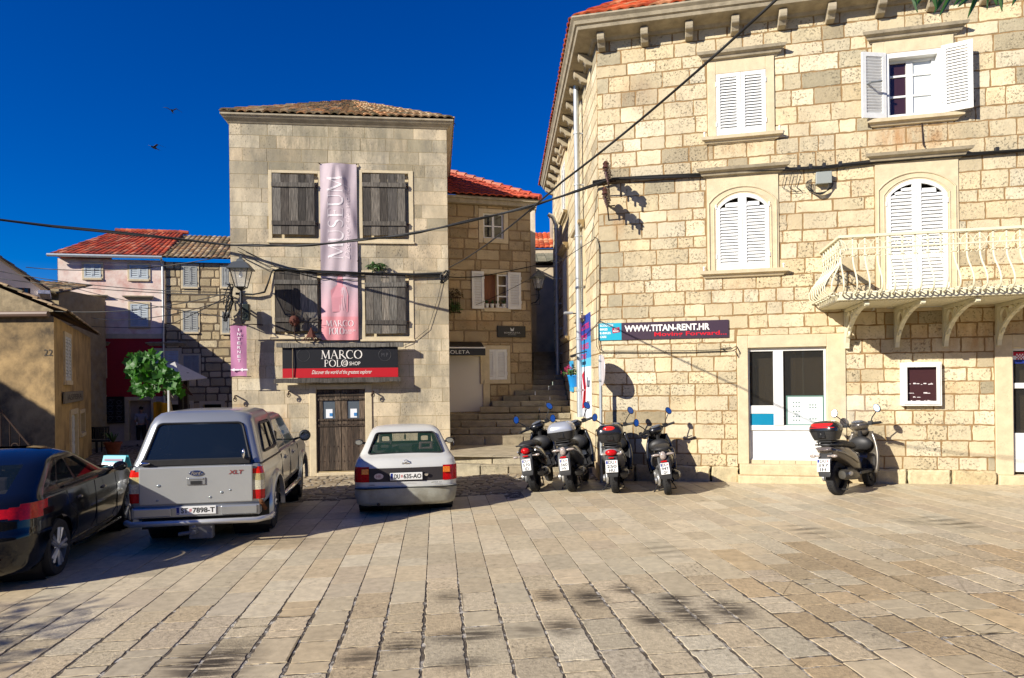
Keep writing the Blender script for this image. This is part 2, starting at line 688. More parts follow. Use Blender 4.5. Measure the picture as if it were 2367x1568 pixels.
# ------------------------------------------------------------------ shared materials
M_WARM = mat('warm_limestone', (0, 0, 0), rough=.85, attr=True, noise=.22, nscale=3.2, pits=.92, pscale=23, bump=1.0, bscale=22, stain=(.26, .215, .15), stain_scale=1.6, stain_lo=.49, stain_hi=.84)
M_MUS = mat('museum_ashlar', (0, 0, 0), rough=.88, attr=True, noise=.24, nscale=2.6, pits=.85, pscale=34, bump=.4, bscale=30, stain=(.19, .175, .14), stain_scale=1.5, stain_lo=.45, stain_hi=.72, stretch=(1, 1, .5))
M_MORTAR = mat('mortar', (0, 0, 0), rough=.95, attr=True, noise=.25, nscale=9, bump=.5, bscale=40)
M_TRIM = mat('cut_stone_trim', lin('#cdbd9c'), rough=.8, noise=.14, nscale=6, pits=.25, pscale=45, bump=.2)
M_TRIMG = mat('weathered_trim', lin('#a89c84'), rough=.85, noise=.3, nscale=5, pits=.6, pscale=40, bump=.4)
M_WHITE = mat('white_paint', (.74, .74, .71), rough=.5, noise=.09, nscale=7, stain=(.5, .46, .38), stain_scale=3, stain_lo=.6, stain_hi=.95)
M_GREYWHITE = mat('old_white_paint', (.58, .60, .60), rough=.55, noise=.12, nscale=9)
M_DARKIN = mat('dark_interior', (.02, .018, .016), rough=.9)
M_GLASS = mat('window_glass', (.012, .014, .016), rough=.03, spec=.9)
M_CLEAR = mat('clear_glass', (.05, .055, .055), rough=.02, alpha=.28, spec=.7)
M_TILE = mat('terracotta', (0, 0, 0), rough=.8, attr=True, noise=.3, nscale=14, bump=.3, bscale=60)
M_IRON = mat('rusty_iron', (.05, .027, .018), rough=.75, metal=.3, noise=.5, nscale=30)
M_BLACK = mat('black_paint', (.012, .012, .013), rough=.45, noise=.2, nscale=20)
M_CABLE = mat('cable_rubber', (.012, .012, .012), rough=.6)
M_ZINC = mat('zinc_pipe', (.50, .53, .54), rough=.42, metal=.55, noise=.12, nscale=7)
M_WOOD = mat('grey_wood', (0, 0, 0), rough=.9, attr=True, noise=.75, nscale=6, bump=.9, bscale=12, stretch=(7, 7, .6), stain=(.02, .016, .012), stain_scale=3.2, stain_lo=.52, stain_hi=.72)
TERRA = [lin('#a8492a'), lin('#b5563a'), lin('#94402a'), lin('#c06a45'), lin('#8a4433')]
TERRA_NEW = [lin('#c8552a'), lin('#d2683a'), lin('#b94a22'), lin('#a8502e'), lin('#cf8a5e')]
TERRA_OLD = [lin('#9a7f5e'), lin('#86704f'), lin('#a98f6c'), lin('#6f6247'), lin('#93714e'), lin('#b09a78')]

def wall_stains(m, blobs, col):
    """weathering with a shape of its own on a wall, in the wall's own coordinates: (s, z, half width, half height, strength)"""
    nt = m.node_tree
    N, L = nt.nodes, nt.links
    b = [n for n in N if n.type == 'BSDF_PRINCIPLED'][0]
    tc = N.new('ShaderNodeTexCoord')
    acc = None
    for s, z, hs, hz, st in blobs:
        mp = N.new('ShaderNodeMapping')
        mp.vector_type = 'TEXTURE'
        mp.inputs['Location'].default_value = (s, 0, z)
        mp.inputs['Scale'].default_value = (hs, 1e3, hz)
        L.new(tc.outputs['Object'], mp.inputs['Vector'])
        ln = N.new('ShaderNodeVectorMath')
        ln.operation = 'LENGTH'
        L.new(mp.outputs[0], ln.inputs[0])
        mr = N.new('ShaderNodeMapRange')
        mr.interpolation_type = 'SMOOTHSTEP'
        mr.inputs['From Min'].default_value = 1.0
        mr.inputs['From Max'].default_value = .2
        mr.inputs['To Max'].default_value = st
        L.new(ln.outputs['Value'], mr.inputs['Value'])
        if acc is None:
            acc = mr.outputs[0]
        else:
            mx = N.new('ShaderNodeMath')
            mx.operation = 'MAXIMUM'
            L.new(acc, mx.inputs[0])
            L.new(mr.outputs[0], mx.inputs[1])
            acc = mx.outputs[0]
    mp = N.new('ShaderNodeMapping')
    mp.inputs['Scale'].default_value = (5, 1, 1.1)
    L.new(tc.outputs['Object'], mp.inputs['Vector'])
    nz = N.new('ShaderNodeTexNoise')
    nz.inputs['Scale'].default_value = 1.6
    nz.inputs['Detail'].default_value = 8
    nz.inputs['Roughness'].default_value = .65
    L.new(mp.outputs[0], nz.inputs['Vector'])
    mr = N.new('ShaderNodeMapRange')
    mr.inputs['From Min'].default_value = .34
    mr.inputs['From Max'].default_value = .62
    L.new(nz.outputs['Fac'], mr.inputs['Value'])
    mu = N.new('ShaderNodeMath')
    mu.operation = 'MULTIPLY'
    L.new(acc, mu.inputs[0])
    L.new(mr.outputs[0], mu.inputs[1])
    mix = N.new('ShaderNodeMix')
    mix.data_type = 'RGBA'
    L.new(mu.outputs[0], mix.inputs[0])
    L.new(b.inputs['Base Color'].links[0].from_socket, mix.inputs[6])
    mix.inputs[7].default_value = (*col, 1)
    L.new(mix.outputs[2], b.inputs['Base Color'])


# ------------------------------------------------------------------ ground
gm = MB()
gx = [-70, -45, -30] + [-22 + i * 1.0 for i in range(43)] + [30, 45, 70]
gy = [-45, -25, -12] + [-6 + i * 1.0 for i in range(46)] + [50, 70, 110, 180]
gm.add([(x, y, gz(x, y) - .0025) for x in gx for y in gy],
       [(i * len(gy) + j, (i + 1) * len(gy) + j, (i + 1) * len(gy) + j + 1, i * len(gy) + j + 1) for i in range(len(gx) - 1) for j in range(len(gy) - 1)])
m_ground = mat('joint_grit', (.10, .08, .058), rough=.95, noise=.5, nscale=22, bump=.9, bscale=60, stain=(.50, .46, .39), stain_scale=9, stain_lo=.5, stain_hi=.62)
tag(gm.build('ground', m_ground, smooth=40), kind='structure')

PAX, PRT = Vector((-.1115, .9938, 0)), Vector((.9938, .1115, 0))
anchor = G(1083.5, 1565.6)
q_off = anchor.dot(PRT)
COLW = .335
pav, cob = MB(), MB()
rp = random.Random(5)


def wall_y(x):
    return 14.185 - .235 * x - .02


def pave_end(x):
    if x > .1:
        return wall_y(x)
    return 12.45 - .06 * max(-6, x) + (.0 if x > -8 else 0)


def on_ground(p, q, h):
    x, y = PAX.x * p + PRT.x * q, PAX.y * p + PRT.y * q
    return (x, y, gz(x, y) + h)


PAVC = [lin('#c2b498'), lin('#bcae92'), lin('#baab91'), lin('#c6b99e'), lin('#b5a78c'), lin('#beae90')]
PAVO = [lin('#beae90'), lin('#b6a586'), lin('#c2b295'), lin('#b3a284')]
PAVR = [lin('#b8a380'), lin('#b19b78')]
for k in range(-32, 42):
    q0 = q_off + k * COLW
    p = -2.2 - rp.random() * .5
    while p < 16:
        L_ = rp.choice([.36, .44, .5, .56, .6, .66, .75]) * rp.uniform(.92, 1.08)
        c = on_ground(p + L_ / 2, q0 + COLW / 2, 0)
        if c[1] + L_ / 2 > pave_end(c[0]) - .02:
            rest = pave_end(c[0]) - .02 - on_ground(p, q0, 0)[1]
            if rest > .12 and c[0] > .1 and c[0] < 13:
                L_ = rest
                c = on_ground(p + L_ / 2, q0 + COLW / 2, 0)
            else:
                break
        if -11 < c[0] < 13 and c[1] > -2:
            wear = 1 - sstep(6.2, 7.6, c[1] - .15 * c[0] + .25 * math.sin(k * 1.7))
            if c[0] > 3:
                wear = max(wear, .6 * (1 - sstep(7.5, 9.5, c[1] - .1 * c[0])))
            edge = abs(c[0]) > 7 and c[1] < 3
            col = jitter(rp, PAVO if (wear > .5 and rp.random() < .7) else PAVC, .055)
            if c[0] > 2.2 and c[1] < 8 and rp.random() < .55:
                col = jitter(rp, PAVR, .07)
            g = .0028 + .0052 * wear * rp.random() + .0006
            cuts = [(p + g * .8, p + L_ - g * .8)]
            if L_ > .4 and rp.random() < .06 + .38 * wear:
                k_ = p + L_ * rp.uniform(.3, .7)
                cuts = [(p + g * .8, k_ - .0015), (k_ + .0015, p + L_ - g * .8)]
            mi_ = 1 if wear > .5 and rp.random() < .75 else 0
            for c0_, c1_ in cuts:
                block(pav, q0 + g, q0 + COLW - g, c0_, c1_, .0015 + rp.random() * .0015 * (1 + wear), .004 + .018 * wear * rp.random(), rp, col,
                      cham=.0008 + .003 * wear * wear, step=.05 if wear > .2 else .15, back=.004, rc=.004 + .012 * wear * rp.random(), P=lambda s, z, h: on_ground(z, s, h), m=mi_)
        p += L_
m_pave = mat('smooth_paving', (0, 0, 0), rough=.52, attr=True, noise=.2, nscale=11, bump=.15, bscale=50, pits=.5, pscale=15, stain=(.16, .115, .065), stain_scale=.9, stain_lo=.62, stain_hi=1.05, spec=.35)
m_pave2 = mat('pitted_paving', (0, 0, 0), rough=.85, attr=True, noise=.3, nscale=26, bump=.9, bscale=60, pits=.6, pscale=30, stain=(.24, .17, .09), stain_scale=2, stain_lo=.6, stain_hi=.95)


def add_stains_and_shade(m, blobs):  # palm frond shadows and ground stains, both painted into the paving colour
    nt = m.node_tree
    N, L = nt.nodes, nt.links
    b = [n for n in N if n.type == 'BSDF_PRINCIPLED'][0]
    tc = N.new('ShaderNodeTexCoord')
    acc = None
    for (x0, y0, x1, y1, st, stripes) in blobs:
        c = G((x0 + x1) / 2, (y0 + y1) / 2)
        hx = (G(x1, (y0 + y1) / 2) - G(x0, (y0 + y1) / 2)).length / 2 * 1.35
        hy = (G((x0 + x1) / 2, y0) - G((x0 + x1) / 2, y1)).length / 2 * 1.9
        mp = N.new('ShaderNodeMapping')
        mp.vector_type = 'TEXTURE'
        mp.inputs['Location'].default_value = (c.x, c.y, 0)
        mp.inputs['Rotation'].default_value = (0, 0, .16)
        mp.inputs['Scale'].default_value = (hx, hy, 1e3)
        L.new(tc.outputs['Object'], mp.inputs['Vector'])
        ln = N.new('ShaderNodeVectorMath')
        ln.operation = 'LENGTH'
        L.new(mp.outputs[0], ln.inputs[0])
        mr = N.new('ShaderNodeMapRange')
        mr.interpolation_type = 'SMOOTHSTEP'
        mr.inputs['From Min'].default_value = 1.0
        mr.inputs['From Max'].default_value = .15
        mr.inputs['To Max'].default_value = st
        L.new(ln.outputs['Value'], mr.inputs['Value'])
        o = mr.outputs[0]
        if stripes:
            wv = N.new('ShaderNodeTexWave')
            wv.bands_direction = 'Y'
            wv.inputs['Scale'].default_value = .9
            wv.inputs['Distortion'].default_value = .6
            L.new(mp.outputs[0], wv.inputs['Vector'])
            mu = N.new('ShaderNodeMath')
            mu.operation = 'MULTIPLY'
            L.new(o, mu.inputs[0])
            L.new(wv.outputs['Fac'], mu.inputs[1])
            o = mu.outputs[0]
        if acc is None:
            acc = o
        else:
            mx = N.new('ShaderNodeMath')
            mx.operation = 'MAXIMUM'
            L.new(acc, mx.inputs[0])
            L.new(o, mx.inputs[1])
            acc = mx.outputs[0]
    mp = N.new('ShaderNodeMapping')
    mp.inputs['Rotation'].default_value = (0, 0, -.3)
    mp.inputs['Scale'].default_value = (1.2, 9, 1)
    L.new(tc.outputs['Object'], mp.inputs['Vector'])
    nz = N.new('ShaderNodeTexNoise')
    nz.inputs['Scale'].default_value = 2.2
    nz.inputs['Detail'].default_value = 7
    L.new(mp.outputs[0], nz.inputs['Vector'])
    mr = N.new('ShaderNodeMapRange')
    mr.inputs['From Min'].default_value = .32
    mr.inputs['From Max'].default_value = .52
    L.new(nz.outputs['Fac'], mr.inputs['Value'])
    mu = N.new('ShaderNodeMath')
    mu.operation = 'MULTIPLY'
    mu.use_clamp = True
    L.new(acc, mu.inputs[0])
    L.new(mr.outputs[0], mu.inputs[1])
    mix = N.new('ShaderNodeMix')
    mix.data_type = 'RGBA'
    L.new(mu.outputs[0], mix.inputs[0])
    L.new(b.inputs['Base Color'].links[0].from_socket, mix.inputs[6])
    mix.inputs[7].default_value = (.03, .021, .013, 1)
    L.new(mix.outputs[2], b.inputs['Base Color'])


STAINS_AND_SHADE = [(1322, 1368, 1410, 1400, .95, 0), (1407, 1352, 1480, 1374, .8, 0), (1510, 1376, 1605, 1402, .95, 0), (1458, 1415, 1552, 1450, .95, 0), (1536, 1400, 1650, 1443, .9, 0), (1625, 1392, 1745, 1430, .85, 0),  # dark patches: painted-in frond shade mixed with stains
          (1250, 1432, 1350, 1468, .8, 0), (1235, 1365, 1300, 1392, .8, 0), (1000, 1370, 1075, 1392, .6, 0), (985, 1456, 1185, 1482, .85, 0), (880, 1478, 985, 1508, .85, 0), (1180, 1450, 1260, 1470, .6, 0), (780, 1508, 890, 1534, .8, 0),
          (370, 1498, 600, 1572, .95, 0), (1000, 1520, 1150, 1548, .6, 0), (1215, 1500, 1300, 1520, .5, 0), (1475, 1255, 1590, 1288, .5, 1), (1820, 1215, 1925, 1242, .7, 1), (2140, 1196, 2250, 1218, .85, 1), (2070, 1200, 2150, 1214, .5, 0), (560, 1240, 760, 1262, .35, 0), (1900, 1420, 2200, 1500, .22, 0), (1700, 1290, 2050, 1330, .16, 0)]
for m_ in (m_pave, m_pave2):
    add_stains_and_shade(m_, STAINS_AND_SHADE)
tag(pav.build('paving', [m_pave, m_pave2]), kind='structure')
# small cobbles in front of the museum
rc_ = random.Random(8)
y = 11.9
while y < 21:
    hgt = rc_.uniform(.15, .24)
    x = -10.5 + rc_.random() * .3
    while x < .9:
        w = rc_.uniform(.16, .36)
        cy = y + hgt / 2 + .05 * math.sin(x * 1.3 + y)
        if cy - hgt / 2 > pave_end(x + w / 2) - .05:
            g = .009

            def PP(s, z, h, o=.05 * math.sin(x * 1.3 + y)):
                return (s, z + o, gz(s, z + o) + h)
            block(cob, x + g, x + w - g, y + g, y + hgt - g, .004 + rc_.random() * .012, .018, rc_, jitter(rc_, [lin('#94866e'), lin('#887a62'), lin('#9e9078'), lin('#80725c')], .16), cham=.02, step=.07, back=.02, rc=.03, P=PP)
        x += w
    y += hgt
m_cob = mat('cobble_stone', (0, 0, 0), rough=.6, attr=True, noise=.25, nscale=9, bump=.5, bscale=40, pits=.3, pscale=30)
tag(cob.build('cobbles', m_cob), kind='structure')

# asphalt lane running back between the old houses
la = MB()
lx = [-34 + i * 2.2 for i in range(13)]
ly = [20.8 + i * 1.6 for i in range(12)]
la.add([(x, y, gz(x, y) - .006) for x in lx for y in ly], [(i * 12 + j, (i + 1) * 12 + j, (i + 1) * 12 + j + 1, i * 12 + j + 1) for i in range(12) for j in range(11)])
tag(la.build('road', mat('lane_asphalt', (.085, .08, .078), rough=.85, noise=.25, nscale=3, bump=.4, bscale=80)), kind='structure')
# ================================================================== big limestone house on the right
WR = Wall((1.81, 13.76), (9.9, 11.86))
WS = Wall((1.57, 24.7), (1.81, 13.76))
rr = random.Random(21)
WARM = [lin('#d4c4a1'), lin('#cdbc98'), lin('#d9cbab'), lin('#c9b894'), lin('#d1c19f'), lin('#d6c49d')]
GREYW = [lin('#b0a487'), lin('#a5987b'), lin('#b8ab8c')]


def col_right(r, s, z):
    n = math.sin(s * 1.7 + z * .9) + math.sin(z * 2.3 - s * .8)
    if r.random() < .06 + (.14 if n > .8 else 0) + (.25 if s < .5 and 1 < z < 6 else 0):
        return jitter(r, GREYW, .1)
    return jitter(r, WARM, .13)


RB_TOP = 9.0
RB_L = 11.2
BZ_ = WR.hit(1893, 718)[1]
house_r = thing('stone_house', 'large three storey limestone house with white shutters and a balcony', 'house', WR.M)
up1 = WR.r(1655, 168, 1770, 312)
up2 = WR.r(2044, 120, 2176, 270)
ar1 = WR.r(1655, 447, 1778, 624)
ar2 = WR.r(2048, 415, 2190, 712)
shp = WR.r(1730, 803, 1912, 1074)
drr = WR.r(2341, 803, 2520, 1100)


def grow(r, l, rgt, b, t):
    return (r[0] - l, r[1] + rgt, r[2] - b, r[3] + t)


f_up1, f_up2 = grow(up1, .16, .16, .16, .26), grow(up2, .2, .2, .12, .24)
f_ar1, f_ar2 = grow(ar1, .17, .17, .06, .32), grow(ar2, .18, .18, .06, .32)
f_shp, f_drr = grow(shp, .2, .33, .1, .24), grow(drr, .28, .3, .1, .24)
holes_r = [f_up1, f_up2, f_ar1, f_ar2, f_shp, f_drr]
wall = MB()
stone_wall(wall, 0, RB_L, 0.34, RB_TOP, holes_r, (.225, .335), (.28, .70),   .007, .007, .017, rr, col_right, mortar=lin('#927650'), cham=.005, step=.07, rc=.014)
wall.build('wall', [M_WARM, M_MORTAR], house_r)
wall_stains(M_WARM, [((up2[0] + up2[1]) / 2, up2[2] - .38, .95, .42, .75), ((ar2[0] + ar2[1]) / 2 + .9, BZ_ - .55, 1.6, .5, .55), (up1[0] + .4, up1[2] - .25, .8, .2, .45), (.42, 5.3, .2, .5, .5), (ar1[0] + .5, ar1[2] - .3, .9, .3, .3), (6.2, 1.9, .5, .4, .35), (.8, 7.9, .6, .5, .25)], lin('#a5713a'))
wall_stains(M_WARM, [(.5, 4.0, .5, 1.6, .55), (1.6, 5.9, 1.3, .6, .5), (2.0, 7.6, 1.6, .35, .35), (3.9, 6.3, .8, .9, .35), (5.2, 3.9, .9, .5, .4), (3.6, 8.6, 2.4, .3, .3), (.3, 6.1, .25, .4, .7), (2.2, 4.2, .3, 1.0, .5), (7.0, 6.4, 1.0, 1.0, .3)], lin('#847a66'))
# plinth of rougher blocks
M_PLINTH = mat('rough_plinth', (0, 0, 0), rough=.95, attr=True, noise=.25, nscale=8, bump=1.0, bscale=22, pits=.5, pscale=30, stain=(.2, .2, .1), stain_scale=2, stain_lo=.62, stain_hi=.9)
for s0_, s1_ in ((-.02, f_shp[0]), (f_shp[1], f_drr[0]), (f_drr[1], RB_L)):
    pl = MB()
    s = s0_
    while s < s1_ - .05:
        b = s + rr.uniform(.45, .85)
        b = s1_ if s1_ - b < .3 else b
        block(pl, s + .005, b - .005, -.15, .356, .075 + rr.random() * .02, .02, rr, jitter(rr, [lin('#c8b994'), lin('#beae89')], .08), cham=.03, step=.07, rc=.03, back=0)
        s = b
    pl.build('plinth', M_PLINTH, house_r)

# hidden flanks, back and the alley flank
WS_M = house_r.matrix_world.inverted() @ WS.M
side = MB(WS_M)
sw1 = WS.r(1300, 300, 1312, 420)
stone_wall(side, 0, WS.L, .3, RB_TOP, [], (.26, .34), (.5, 1.0), .010, .006, .008, rr, col_right, mortar=lin('#86693f'), cham=.008, step=.3)
side.box(0, -.05, -.3, WS.L + .07, .3, .32, lin('#c9b48c'), 1)
side.build('side_wall', [M_WARM, M_MORTAR], house_r)
core = MB()
core.box(.02, .25, -.2, RB_L, 10.9, RB_TOP, lin('#b09a78'))
core.build('rear_wall', mat('plain_render', (0, 0, 0), rough=.9, attr=True), house_r)

# cornice with gutter moulding, corbels, roof
OV = .38
cz = RB_TOP
cor = MB()
prof = [(0, cz - .02), (.05, cz - .02), (.08, cz + .03), (.33, cz + .09), (.35, cz + .15), (.38, cz + .17), (.40, cz + .23), (.44, cz + .28), (.44, cz + .31), (0, cz + .31)]
n = len(prof)
inv = WS_M
path = [Vector((RB_L, 0, 0)), Vector((0, 0, 0)), inv @ Vector((0, 0, 0))]
outv = [Vector((0, -1, 0)), (Vector((0, -1, 0)) + (inv.to_3x3() @ Vector((0, -1, 0)))), inv.to_3x3() @ Vector((0, -1, 0))]
vs = []
for pnt, ov in zip(path, outv):
    for o, z in prof:
        vs.append((pnt.x + ov.x * o, pnt.y + ov.y * o, z))
fs = []
for k in range(2):
    fs += [(k * n + i, k * n + (i + 1) % n, (k + 1) * n + (i + 1) % n, (k + 1) * n + i) for i in range(n)]
cor.add(vs, fs)
cor.build('cornice', M_TRIMG, house_r)


def corbel(mb):
    pf = [(0, cz - .02), (.30, cz + .055), (.30, cz - .03), (.28, cz - .09), (.20, cz - .12), (.14, cz - .19), (.03, cz - .22), (0, cz - .22)]
    return pf


for i in range(13):
    s = .12 + i * .86
    m = MB()
    m.prism([(-p[0], p[1]) for p in corbel(m)], 'x', s - .075, s + .075)
    m.build('corbel', M_TRIMG, house_r, bevel=.012)
for i in range(13):
    s = WS.L - .62 - i * .83
    m = MB(WS_M)
    m.prism([(-p[0], p[1]) for p in corbel(m)], 'x', s - .075, s + .075)
    m.build('corbel', M_TRIMG, house_r, bevel=.012)
rf = MB()
rfn = random.Random(4)
E0 = Vector((-OV - .05, -OV - .05, cz + .31))
E1 = Vector((RB_L + .5, -OV - .05, cz + .31))
back = inv @ Vector((-.4, -OV - .05, 0))
E2 = Vector((back.x, back.y, cz + .31))
rise, run = 3.9, 5.0
R0 = Vector((E0.x + run * .95, E0.y + run, cz + .31 + rise))
R1 = Vector((E1.x, E1.y + run, cz + .31 + rise))
R2 = Vector((E2.x + run, E2.y - run, cz + .31 + rise))
tile_roof(rf, E0, E1, R1, R0, tw=.21, tl=.36, amp=.07, rnd=rfn, cols=TERRA_NEW)
tile_roof(rf, E2, E0, R0, R2, tw=.21, tl=.36, amp=.07, rnd=rfn, cols=TERRA_NEW)
rf.add([E1, R1, R2, E2], [(0, 1, 2, 3)], TERRA[1])
rf.build('roof', M_TILE, house_r, smooth=50)


# ---------------------------------------------------------------- windows
HOOD = [(0, .0), (.03, .0), (.05, .03), (.09, .045), (.11, .09), (.17, .12), (.19, .17), (.06, .20), (0, .21)]
SILL = [(0, 0), (.05, .01), (.08, .05), (.13, .07), (.14, .13), (0, .14)]


def rect_frame(mb, f, o, t=.035, dep=.16):
    """stone surround: outer rect f, opening o, jambs run back into the wall"""
    mb.box(f[0], -t, o[2], o[0], dep, f[3])
    mb.box(o[1], -t, o[2], f[1], dep, f[3])
    mb.box(o[0], -t, o[3], o[1], dep, f[3])


def window_rect(r, f, name='window', hood=True, sill=True):
    wm = MB()
    rect_frame(wm, f, r)
    wm.box(f[0], -.03, f[2], f[1], dep_ := .16, r[2])
    w = wm.build(name, M_TRIM, house_r, bevel=.008)
    if hood:
        h = MB()
        profile_bar(h, f[0] - .02, f[1] + .02, [(o, z + f[3] - .02) for o, z in HOOD])
        h.build('hood_moulding', M_TRIMG, w)
    if sill:
        h = MB()
        profile_bar(h, f[0] + .0, f[1] - .0, [(o, z + r[2] - .15) for o, z in SILL])
        h.build('sill', M_TRIM, w)
    return w


def holders(w, r, f):
    for s in (f[0] - .07, f[1] + .07):
        m = MB()
        m.tube([(s, .0, r[2] - .02), (s, -.1, r[2] - .02), (s, -.1, r[2] + .05)], .014, 6)
        m.ball((s, -.1, r[2] + .06), .025, 8)
        m.build('shutter_holder', M_WHITE, w)


w1 = window_rect(up1, f_up1)
hw = (up1[1] - up1[0]) / 2
for k in range(2):
    lf = shutter_leaf(hw - .006, up1[3] - up1[2] - .01, side=-1 if k == 0 else 1)
    o = lf.build('shutter', M_WHITE, w1)
    o.matrix_local = T(up1[0] + k * hw + .003, .0, up1[2] + .005)
holders(w1, up1, f_up1)
bk = MB()
bk.box(up1[0], .12, up1[2], up1[1], .14, up1[3])
bk.build('pane', M_DARKIN, w1)

# open window: casement, leaves folded out, inner blind
w2 = window_rect(up2, f_up2)
fr = MB()
a0, a1, b0, b1 = up2
for x0, x1, z0, z1 in ((a0, a0 + .07, b0, b1), (a1 - .07, a1, b0, b1), (a0 + .07, a1 - .07, b1 - .09, b1), (a0 + .07, a1 - .07, b0, b0 + .05)):
    fr.box(x0, -.03, z0, x1, .1, z1)
fr.build('frame', M_WHITE, w2)
mid = (a0 + a1) / 2 - .02
c1 = MB()
for x0, x1 in ((a0 + .07, mid), (mid, a1 - .07)):
    c1.box(x0, .1, b0 + .05, x0 + .055, .15, b1 - .09)
    c1.box(x1 - .055, .1, b0 + .05, x1, .15, b1 - .09)
    c1.box(x0 + .055, .1, b0 + .05, x1 - .055, .15, b0 + .1)
    c1.box(x0 + .055, .1, b1 - .14, x1 - .055, .15, b1 - .09)
    for t in (.36, .68):
        z = b0 + (b1 - b0) * t
        c1.box(x0 + .055, .11, z - .018, x1 - .055, .14, z + .018)
c1.build('casement', M_WHITE, w2)
pn = MB()
pn.box(a0 + .1, .135, b0 + .05, mid - .03, .142, b1 - .1)
pn.build('pane', mat('brown_glass', (.04, .018, .02), rough=.05, spec=.8), w2)
pn = MB()
pn.box(mid + .03, .135, b0 + .05, a1 - .1, .142, b1 - .1)
pn.build('pane', mat('white_blind_pane', (.62, .66, .66), rough=.08), w2)
lw = (a1 - a0) / 2 - .0
hh = b1 - b0 + .02
for k, ang, xx in ((0, math.radians(180 - 22), a0 + .02), (1, math.radians(18), a1 - .02)):
    lf = shutter_leaf(lw, hh, side=-1)
    o = lf.build('shutter', M_WHITE, w2)
    if k:
        o.matrix_local = T(xx, -.06, b0 - .01) @ rotz(-ang)
    else:
        o.matrix_local = T(xx, -.06, b0 - .01) @ rotz(-math.radians(180 - 20))
hd = MB()
hd.tube([(a0 - .33, -.14, b0 + .62), (a0 - .3, -.3, b0 + .6), (a0 - .12, -.3, b0 + .6)], .02, 6)
hd.build('catch', mat('grey_metal', (.22, .24, .25), rough=.4, metal=.5), w2)
hk = MB()
hk.tube([(a1 - .34, -.02, b0 - .12), (a1 - .33, -.05, b0 - .55), (a1 - .3, -.09, b0 - .6)], .012, 5)
hk.build('hook', M_IRON, w2)


def arch_window(r, f, mids, door=False):
    wm = MB()
    s0, s1, z0, z1 = r
    c, hwid = (s0 + s1) / 2, (s1 - s0) / 2
    rise = .30
    rad = (hwid ** 2 + rise ** 2) / (2 * rise)

    def top(x):
        return z1 - rad + math.sqrt(max(0, rad ** 2 - (x - c) ** 2))
    # surround cut to the curve: outer rectangle, inner arch
    N_ = 14
    inner = [(s0, z0), (s0, top(s0))] + [(s0 + (s1 - s0) * i / N_, top(s0 + (s1 - s0) * i / N_)) for i in range(1, N_)] + [(s1, top(s1)), (s1, z0)]
    outer = [(f[0], z0), (f[0], f[3])] + [(f[0] + (f[1] - f[0]) * i / N_, f[3]) for i in range(1, N_)] + [(f[1], f[3]), (f[1], z0)]
    k = len(inner)
    vs = []
    for y in (-.03, .16):
        vs += [(p[0], y, p[1]) for p in outer] + [(p[0], y, p[1]) for p in inner]
    fs = []
    for i in range(k - 1):
        fs += [(i, i + 1, k + i + 1, k + i), (k + i, k + i + 1, 3 * k + i + 1, 3 * k + i), (i, 2 * k + i, 2 * k + i + 1, i + 1)]
    wm.add(vs, fs)
    # raised bands following the opening
    for off, rr_, yy in ((.035, .012, -.034), (.13, .016, -.036)):
        pts = [(s0 - off, yy, z0)] + [(s0 - off * (1 - 2 * i / N_) + (s1 - s0) * i / N_, yy, top(s0 + (s1 - s0) * i / N_) + off) for i in range(N_ + 1)] + [(s1 + off, yy, z0)]
        wm.tube(pts, rr_, 6)
    wm.box(f[0], -.028, f[2], f[1], .15, z0)
    w = wm.build('balcony_door' if door else 'arched_window', M_TRIM, house_r, smooth=35)
    h = MB()
    profile_bar(h, f[0] - .0, f[1] + .0, [(o * 1.1, z + f[3] - .0) for o, z in HOOD])
    h.build('hood_moulding', M_TRIMG, w)
    if not door:
        h = MB()
        profile_bar(h, f[0] - .02, f[1] + .02, [(o, z * 1.1 + z0 - .15) for o, z in SILL])
        h.build('sill', M_TRIM, w)
    for q in range(2):
        x_off = s0 if q == 0 else c
        lf = shutter_leaf(hwid - .005, z1 - z0, arch=lambda x, x_off=x_off: top(x + x_off) - z0 - .01, side=-1 if q == 0 else 1, mid=mids, pitch=.062)
        o = lf.build('shutter', M_WHITE, w)
        o.matrix_local = T(x_off + .0025, .0, z0 + .005)
    b_ = MB()
    b_.box(s0 - .02, .12, z0, s1 + .02, .14, z1)
    b_.build('pane', M_DARKIN, w)
    holders(w, r, f)
    return w


arch_window(ar1, f_ar1, None)
arch_window(ar2, f_ar2, [.95], True)

# ---------------------------------------------------------------- shop front with white frame
sm = MB()
rect_frame(sm, f_shp, shp, .03, .2)
shopw = sm.build('shop_window', M_TRIM, house_r, bevel=.008)
st = MB()
a0, a1, b0, b1 = shp
st.box(f_shp[0] + .02, -.16, .2, f_shp[1] - .12, .2, b0 + .005)
st.box(f_shp[0] - .02, -.24, -.1, f_shp[1] - .04, .2, .2)
st.build('door_step', mat('worn_step', lin('#cfbd99'), rough=.9, noise=.2, nscale=6, bump=.7, bscale=30, pits=.4), house_r, bevel=.02, bseg=2)
S = WR.hit
zl_mid = S(1770, 938)[1]
z_panel = S(1820, 984)[1]
z_t2 = S(1770, 955)[1]
z_t3 = S(1770, 983)[1]
xm0, xm1 = S(1789, 900)[0], S(1812, 900)[0]
fm = MB()
D0, D1 = .05, .13
fm.box(a0, D0, b0, a0 + .035, D1, b1)
fm.box(a1 - .04, D0, b0, a1, D1, b1)
fm.box(a0 + .035, D0, b1 - .07, a1 - .04, D1, b1)
fm.box(xm0, D0 - .01, z_panel, xm1, D1, b1 - .07)
fm.box(a0 + .035, D0 + .002, zl_mid - .16, xm0, D1, zl_mid)
fm.box(a0 + .035, D0 + .004, z_panel - .1, a1 - .04, D1, z_panel)
fm.box(a0 + .035, D0 + .03, b0 + .08, a1 - .04, D1, z_panel - .1)
